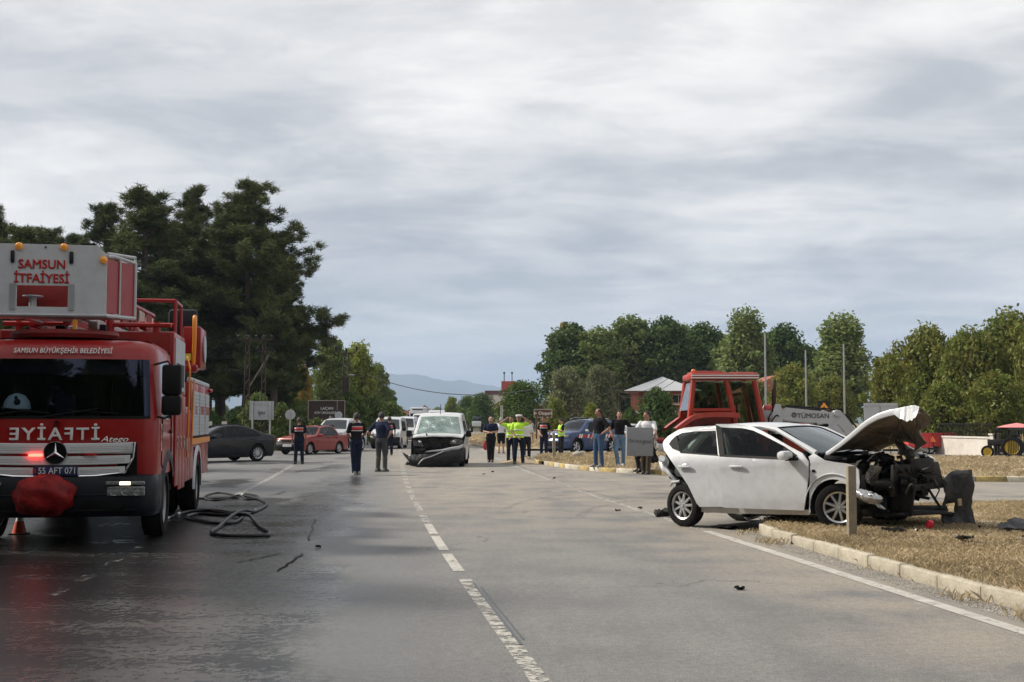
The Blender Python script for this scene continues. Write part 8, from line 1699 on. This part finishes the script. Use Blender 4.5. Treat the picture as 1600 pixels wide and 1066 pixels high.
for k, c in dict(shirt_black=(.013,.012,.014), shirt_navy=(.018,.024,.055), shirt_white=(.66,.66,.68), shirt_grey=(.42,.44,.50), jeans=(.055,.095,.17), jeans_light=(.13,.20,.30), trousers_dark=(.020,.020,.024), trousers_navy=(.013,.018,.038), trousers_grey=(.065,.067,.072), trousers_brown=(.075,.060,.045), shorts_black=(.014,.014,.015)).items(): M[k] = cloth(k+'_cloth', c)
for k, c in dict(shoe_black=(.014,.014,.014), shoe_grey=(.20,.20,.20), shoe_white=(.55,.55,.54), boot_olive=(.045,.048,.035), shoe_tan=(.24,.13,.08)).items(): M[k] = mat(k+'_leather', c, .5)
def gp(px, Y): return (D(px, 660, Y).x, Y)
AWAY = R(90); TO = R(-90)
person('gendarme seen from behind, red back stripe, standing in front of the old red saloon', gp(467.5, 45.3), R(92), 1.70, 'shirt_black', 'trousers_navy', arms=('down', 'down'), stripe='back', skin='skin2', belt=True, legs_apart=.13, fat=1.08)
person('gendarme in black with a red back stripe, nearest of the officers on the left road', gp(557, 36.1), R(118), 1.80, 'shirt_black', 'trousers_navy', 'shoe_grey', arms=('clasp', 'clasp'), stripe='back', skin='skin2', headyaw=.1, feet=[(.0,.06),(.0,-.07)])
person('man in a navy polo and olive rubber boots, hands on hips', gp(596, 38.4), R(62), 1.84, 'shirt_navy', 'trousers_grey', 'boot_olive', arms=('hips', 'hips'), boots=True, skin='skin2', headyaw=.35, fat=1.05, legs_apart=.12)
person('gendarme with red vest panels standing by the white panel van', gp(608.5, 57.7), R(100), 1.78, 'shirt_black', 'trousers_navy', arms=('clasp', 'down'), stripe='all', skin='skin2')
person('bald older man in a navy shirt, hands folded over his belly, facing the camera', gp(767, 47.5), R(-95), 1.76, 'shirt_navy', 'trousers_dark', arms=('crossed', 'crossed'), hair='hairgrey', baldness=.45, fat=1.1, feet=[(.06,.06),(-.02,-.07)])
person('grey-haired man in a white shirt and black shorts, seen from behind', gp(783, 61), R(80), 1.76, 'shirt_white', 'shorts_black', 'shoe_tan', arms=('clasp', 'clasp'), hair='hairgrey', shorts=True, fat=1.08)
M['capwhite'] = mat('white_cap_top', (.72,.72,.74), .5)
person('front traffic officer in yellow vest, one hand raised to his white-topped cap', gp(810.5, 45.3), R(-88), 1.80, 'hivis', 'trousers_navy', arms=('head', 'clasp'), vest='hivis', cap_='capwhite', belt='white', fat=1.12, legs_apart=.15, skin='skin2')
person('traffic officer in yellow vest half hidden behind the front traffic officer', gp(799, 46.6), R(-100), 1.76, 'hivis', 'trousers_navy', arms=('clasp', 'head'), vest='hivis', belt='white', fat=1.08, skin='skin2')
person('man in a white shirt and dark trousers behind the traffic officers', gp(822.5, 48.3), R(-80), 1.70, 'shirt_white', 'trousers_dark', 'shoe_tan', arms=('down', 'down'), skin='skin2')
person('tiny far-off walker in white and black on the verge', gp(830, 135), R(-80), 1.72, 'shirt_grey', 'shorts_black', arms=('down', 'down'), skin='skin2')
person('gendarme with red shoulders, head lowered, by the front of the blue patrol car', gp(850, 53.5), R(-115), 1.80, 'shirt_black', 'trousers_navy', arms=('down', 'clasp'), stripe='all', skin='skin2', headpitch=.35)
person('officer in yellow vest writing beside the leaning post', gp(877, 54.2), R(-160), 1.70, 'shirt_black', 'trousers_dark', arms=('write', 'write'), vest='hivis', skin='skin', headpitch=.5)
person('stocky man in black polo and blue jeans on the kerb, hand on hip, facing left', gp(936, 38.75), R(-150), 1.84, 'shirt_black', 'jeans', 'shoe_grey', arms=('hips', 'down'), fat=1.22, z=.13, headyaw=-.3, legs_apart=.15, baldness=.2, skin='skin2')
person('young man in black T-shirt and light jeans, hands on hips, facing the camera', gp(968, 38.9), R(-98), 1.77, 'shirt_black', 'jeans_light', 'shoe_white', arms=('hips', 'pocket'), z=.13, feet=[(.02,.10),(.22,-.04)], knees=[(.04,.11,.50),(.22,-.10,.52)], skin='skin')
person('man in a white T-shirt carrying the big grey box, head turned left', gp(1011, 36.5), R(-112), 1.86, 'shirt_white', 'trousers_brown', 'shoe_black', arms=((( .20,.30,1.18),(.40,.36,1.05)), ((.20,-.30,1.18),(.40,-.30,.92))), headyaw=-.75, feet=[(.12,.05),(-.05,-.12)], skin='skin2', z=.0)
bx_ = thing('grey_box', 'big flat grey metal box with scrawled black writing, held by the white T-shirt man', 'box', (*gp(999, 36.0), 0), R(8)); c0 = D(975.5, 709, 36.0); c1 = D(1021, 668, 36.0)
mb = MB(); mb.box((0,0,.98), (.80,.16,.84), Matrix.Rotation(R(-3.0),3,'Y') @ Matrix.Rotation(R(4),3,'Y'), bev=.012); mb.build('box_body', mat('grey_box_paint', (.235,.245,.26), .5, var=.08, dirt=.1), bx_)
mb = MB(); mb.box((0,-.083,.98), (.76,.006,.80), Matrix.Rotation(R(1),3,'Y'), bev=.002); mb.build('box_lid', mat('grey_box_paint', (.235,.245,.26)), bx_); text('CİKU KULÜBÜNÜ', .115, M['ink'], bx_, (.0,-.088,.98), (R(90), R(4), 0), 'scrawled_writing', bold=.001, sx=.78, shear=-.2, ext=.001)
mb = MB(); mb.box((.10,-.089,.905), (.1,.002,.016)); mb.build('scrawl_underline', M['ink'], bx_)
person('man in black squatting behind the grey box, arm stretched towards the wreck', gp(1017, 37.0), R(-155), 1.78, 'shirt_black', 'trousers_dark', 'shoe_black', hipz=.36, trunk_x=-.12, lean=.55, feet=[(.42,.16),(.30,-.20)], knees=[(.40,.24,.56),(.34,-.28,.55)], arms=((( .30,.30,.55),(.52,.12,.50)), ((.10,-.50,.72),(.20,-.95,.66))), sleeve='long', skin='skin2', z=.05)
M['blackjacket'] = M['shirt_black']
# drivers
def seated(label, pos, face, z, top, arms=None, skin='skin2', H=1.75): return person(label, pos, face, H, top, 'trousers_dark', hipz=.25, feet=[(.72,.12,.02),(.72,-.12,.02)], knees=[(.42,.12,.34),(.42,-.12,.34)], arms=arms or (((.16,.24,.50),(.42,.14,.62)), ((.16,-.24,.50),(.42,-.14,.62))), skin=skin, z=z, lean=-.12)
def inside_of(t, x, y): m = Matrix.Rotation(t.rotation_euler.z, 3, 'Z'); p = m @ Vector((x, y, 0))+t.location; return (p.x, p.y)
seated('driver of the grey saloon seen through its side window', inside_of(SED, .12, .38), SED.rotation_euler.z, .30, 'shirt_grey', arms=(((.10,.30,.55),(.42,.14,.62)), ((.16,-.24,.50),(.42,-.14,.62))))
seated('driver of the old red saloon', inside_of(RED, -.02, .36), RED.rotation_euler.z, .26, 'shirt_grey', H=1.65)
seated('driver in the tractor cab, a dark figure behind the glass', (4.42-.12, 26, 0), 0, 1.20, 'shirt_black', H=1.6)
# red bag behind the bald man
p = gp(758.5, 49.5); t = thing('red_bag', 'red round bag held down behind the bald man in navy', 'bag', (p[0], p[1], 0)); mb = MB(); mb.ell((0,0,.62), (.11,.06,.20), 16, 10); mb.build('bag', mat('red_bag_cloth', (.42,.04,.03), .7, var=.2), t); mb = MB(); mb.tube([(-.08,0,.78),(0,0,.95),(.08,0,.78)], .010, 5); mb.build('strap', M['black'], t)
# ================================================================ hose, debris
def hose(name, label, P, r=.026, brass=True):
    P = [(G(a, b).x, G(a, b).y, 0) if len(q) == 2 else (G(a, b).x, G(a, b).y, q[2]) for q in P for a, b in [q[:2]]]; S = spline([(x, y, z+r+.004) for x, y, z in P], 6); mb = MB(); mb.tube(S, r, 8); t = thing(name, label, 'hose', (0,0,0), 0, 'fire hoses on the wet road'); mb.build('hose_line', M['hose'], t)
    if brass:
        for e, f_ in ((S[0], S[1]), (S[-1], S[-2])): mb = MB(); d = (f_-e).normalized(); mb.cyl(e-d*.10, e+d*.06, r*1.35, n=10); mb.build('hose_coupling', M['steel'], t)
hose('fire_hose', 'thick black fire hose whose wide loop reaches nearest to the camera', [(278,806),(300,801),(340,801),(372,806),(378,812),(366,819),(340,821),(318,818),(300,814),(292,810),(310,806),(350,808),(385,812,.05),(398,818),(408,828),(420,835),(416,840),(380,841),(345,840),(330,835),(340,828),(362,815,.06),(380,806,.06),(397,802),(412,795),(416,789),(404,782),(380,776)])
hose('fire_hose', 'thin dark fire hose looping behind the thick one', [(306,781),(330,781),(352,780),(372,779),(360,774),(340,772),(322,776),(322,782),(345,783),(372,780,.05),(385,782),(400,781),(402,777),(385,774),(370,777)], .021)
hose('fire_hose', 'dark hose running flat from under the fire engine to the loops', [(262,812),(285,803),(320,800),(352,804),(370,808,.05),(385,806),(398,800)], .021)
g = random.Random(33)
def shard(name, label, px, py, z, size, m, seed, flat=.3, n=9, cat='debris', group=None, kind=None):
    g = random.Random(seed); p = G(px, py, z); rows = []; k = 6
    for i in range(k):
        s = i/(k-1); rows.append([Vector(((j/4-.5)*size*(1-.35*abs(s-.5))*g.uniform(.8,1.2), (s-.5)*size*1.3, .012+size*flat*abs(sin(pi*(s+.2*j)))*g.uniform(.3,1))) for j in range(5)])
    mb = MB(); mb.grid(rows); o = mb.build(name, m, loc=p, rot=(g.uniform(-.15,.15), g.uniform(-.1,.1), g.uniform(0, 6)), smooth=0); md = o.modifiers.new('thickness', 'SOLIDIFY'); md.thickness = .008; tag(o, label, cat, group); return o
shard('torn_sill_trim', 'pale torn plastic panel lying under the front door sill of the wrecked car', 1180, 812, .02, .34, M['silver_white'], 4, .35)
shard('black_lamp_fragment', 'black and silver lamp fragment behind the rear wheel of the wrecked car', 1036, 808, .0, .20, M['bay'], 7, .8)
shard('black_plastic_scrap', 'flat black plastic scrap on the asphalt under the wrecked car', 1135, 826, .0, .32, M['gasket'], 9, .12)
shard('black_rubber_scrap', 'curled black scrap lying on the dry grass right of the wreck', 1506, 845, .17, .20, M['crumpled'], 11, .3)
shard('dark_mud_flap', 'dark flat flap at the right edge of the dry grass island', 1592, 826, .17, .42, M['crumpled'], 12, .25)
shard('black_bumper_scrap', 'thin black scrap in the grass below the smashed headlamp', 1396, 830, .17, .22, M['gasket'], 14, .2)
p = G(1449, 826, .17); mb = MB(); mb.lathe([(0,.02),(.03,.045),(.08,.05),(.12,.03),(.13,.001)], (0,0,0), 'z', 10); mb.v = [(x*(1+.2*sin(9*z_+x*30)), y, z_) for x, y, z_ in mb.v]; tag(mb.build('red_plastic_cap', mat('bright_red_plastic', (.65,.02,.05), .3), loc=p, rot=(.5,.3,0)), 'small bright red plastic piece in the grass beside the torn bumper', 'debris')
for k, (px, py, lb) in enumerate(((1155,922,'tiny black chip on the right lane'),(1026,800,'small black chip by the rear wheel of the wreck'),(866,748,'small dark scrap on the road below the middle island nose'),(756,742,'small dark scrap right of the wrecked van'),(642,728,'black plastic scrap at the left foot of the torn van bumper'),(770,738,'dark chip near the bald man'),(965,799,'dark chip on the faded edge line'),(1000,795,'second dark chip on the faded edge line'),(497,857,'dark pebble-like chip at the edge of the wet patch'),(1240,852,'brown clod at the foot of the cream kerb'))):
    shard('debris_chip', lb, px, py, .0, .07 if k != 4 else .3, M['gasket'], 40+k, .5, group='crash debris on the road')
for k in range(26):
    a = g.uniform(0, 2*pi); r = abs(g.gauss(0, 1)); c_ = Vector((5.2, 15.6)); x, y = c_.x+cos(a)*r*.9, c_.y+sin(a)*r*1.1
    if x < 4.2: continue
    mb = MB(); q = g.uniform(.015, .045); mb.add([(0,0,.0),(q,0,.01),(q*.3,q,.02),(-q*.4,q*.4,.03)], [(0,1,2),(0,2,3)]); o = mb.build('glass_shard', M[g.choice(('lamp','whiteink','gasket','gasket'))], loc=(x, y, .175), rot=(g.random(), g.random(), g.random()*6), smooth=0); tag(o, 'small broken shard in the dry grass around the smashed front', 'debris', 'broken shards around the wreck front')
p = G(903, 714, .13); mb = MB(); mb.ell((0,0,.10), (.22,.18,.13), 12, 8); mb.v = [(x*(1+.1*sin(9*z_)), y, z_) for x, y, z_ in mb.v]; tag(mb.build('pale_stone', M['concrete'], loc=p), 'pale rounded stone in the dry grass below the patrol car', 'stone')
# low rail and clothesline-like fence by the verge
hz = MB(); hz.bx(-4500, 4500, -300, 9300, -1.2, 420); hm = bpy.data.materials.new('haze_air'); hm.use_nodes = True; nt = hm.node_tree; nt.nodes.clear(); o_ = nt.nodes.new('ShaderNodeOutputMaterial'); v_ = nt.nodes.new('ShaderNodeVolumePrincipled'); v_.inputs['Density'].default_value = .00016; v_.inputs['Color'].default_value = (.55,.72,.98,1); v_.inputs['Anisotropy'].default_value = .0; nt.links.new(v_.outputs[0], o_.inputs['Volume'])
hz.build('haze', hm, kind='stuff', smooth=0)

# lettering becomes plain mesh
bpy.context.view_layer.update(); dg = bpy.context.evaluated_depsgraph_get()
for o in [o for o in COL.objects if o.type == 'FONT']:
    me = bpy.data.meshes.new_from_object(o.evaluated_get(dg)); q = link(o.name, me, o.parent, None, None, o.location.copy(), o.rotation_euler.copy()); q.scale = o.scale; nm = o.name; bpy.data.objects.remove(o); q.name = nm
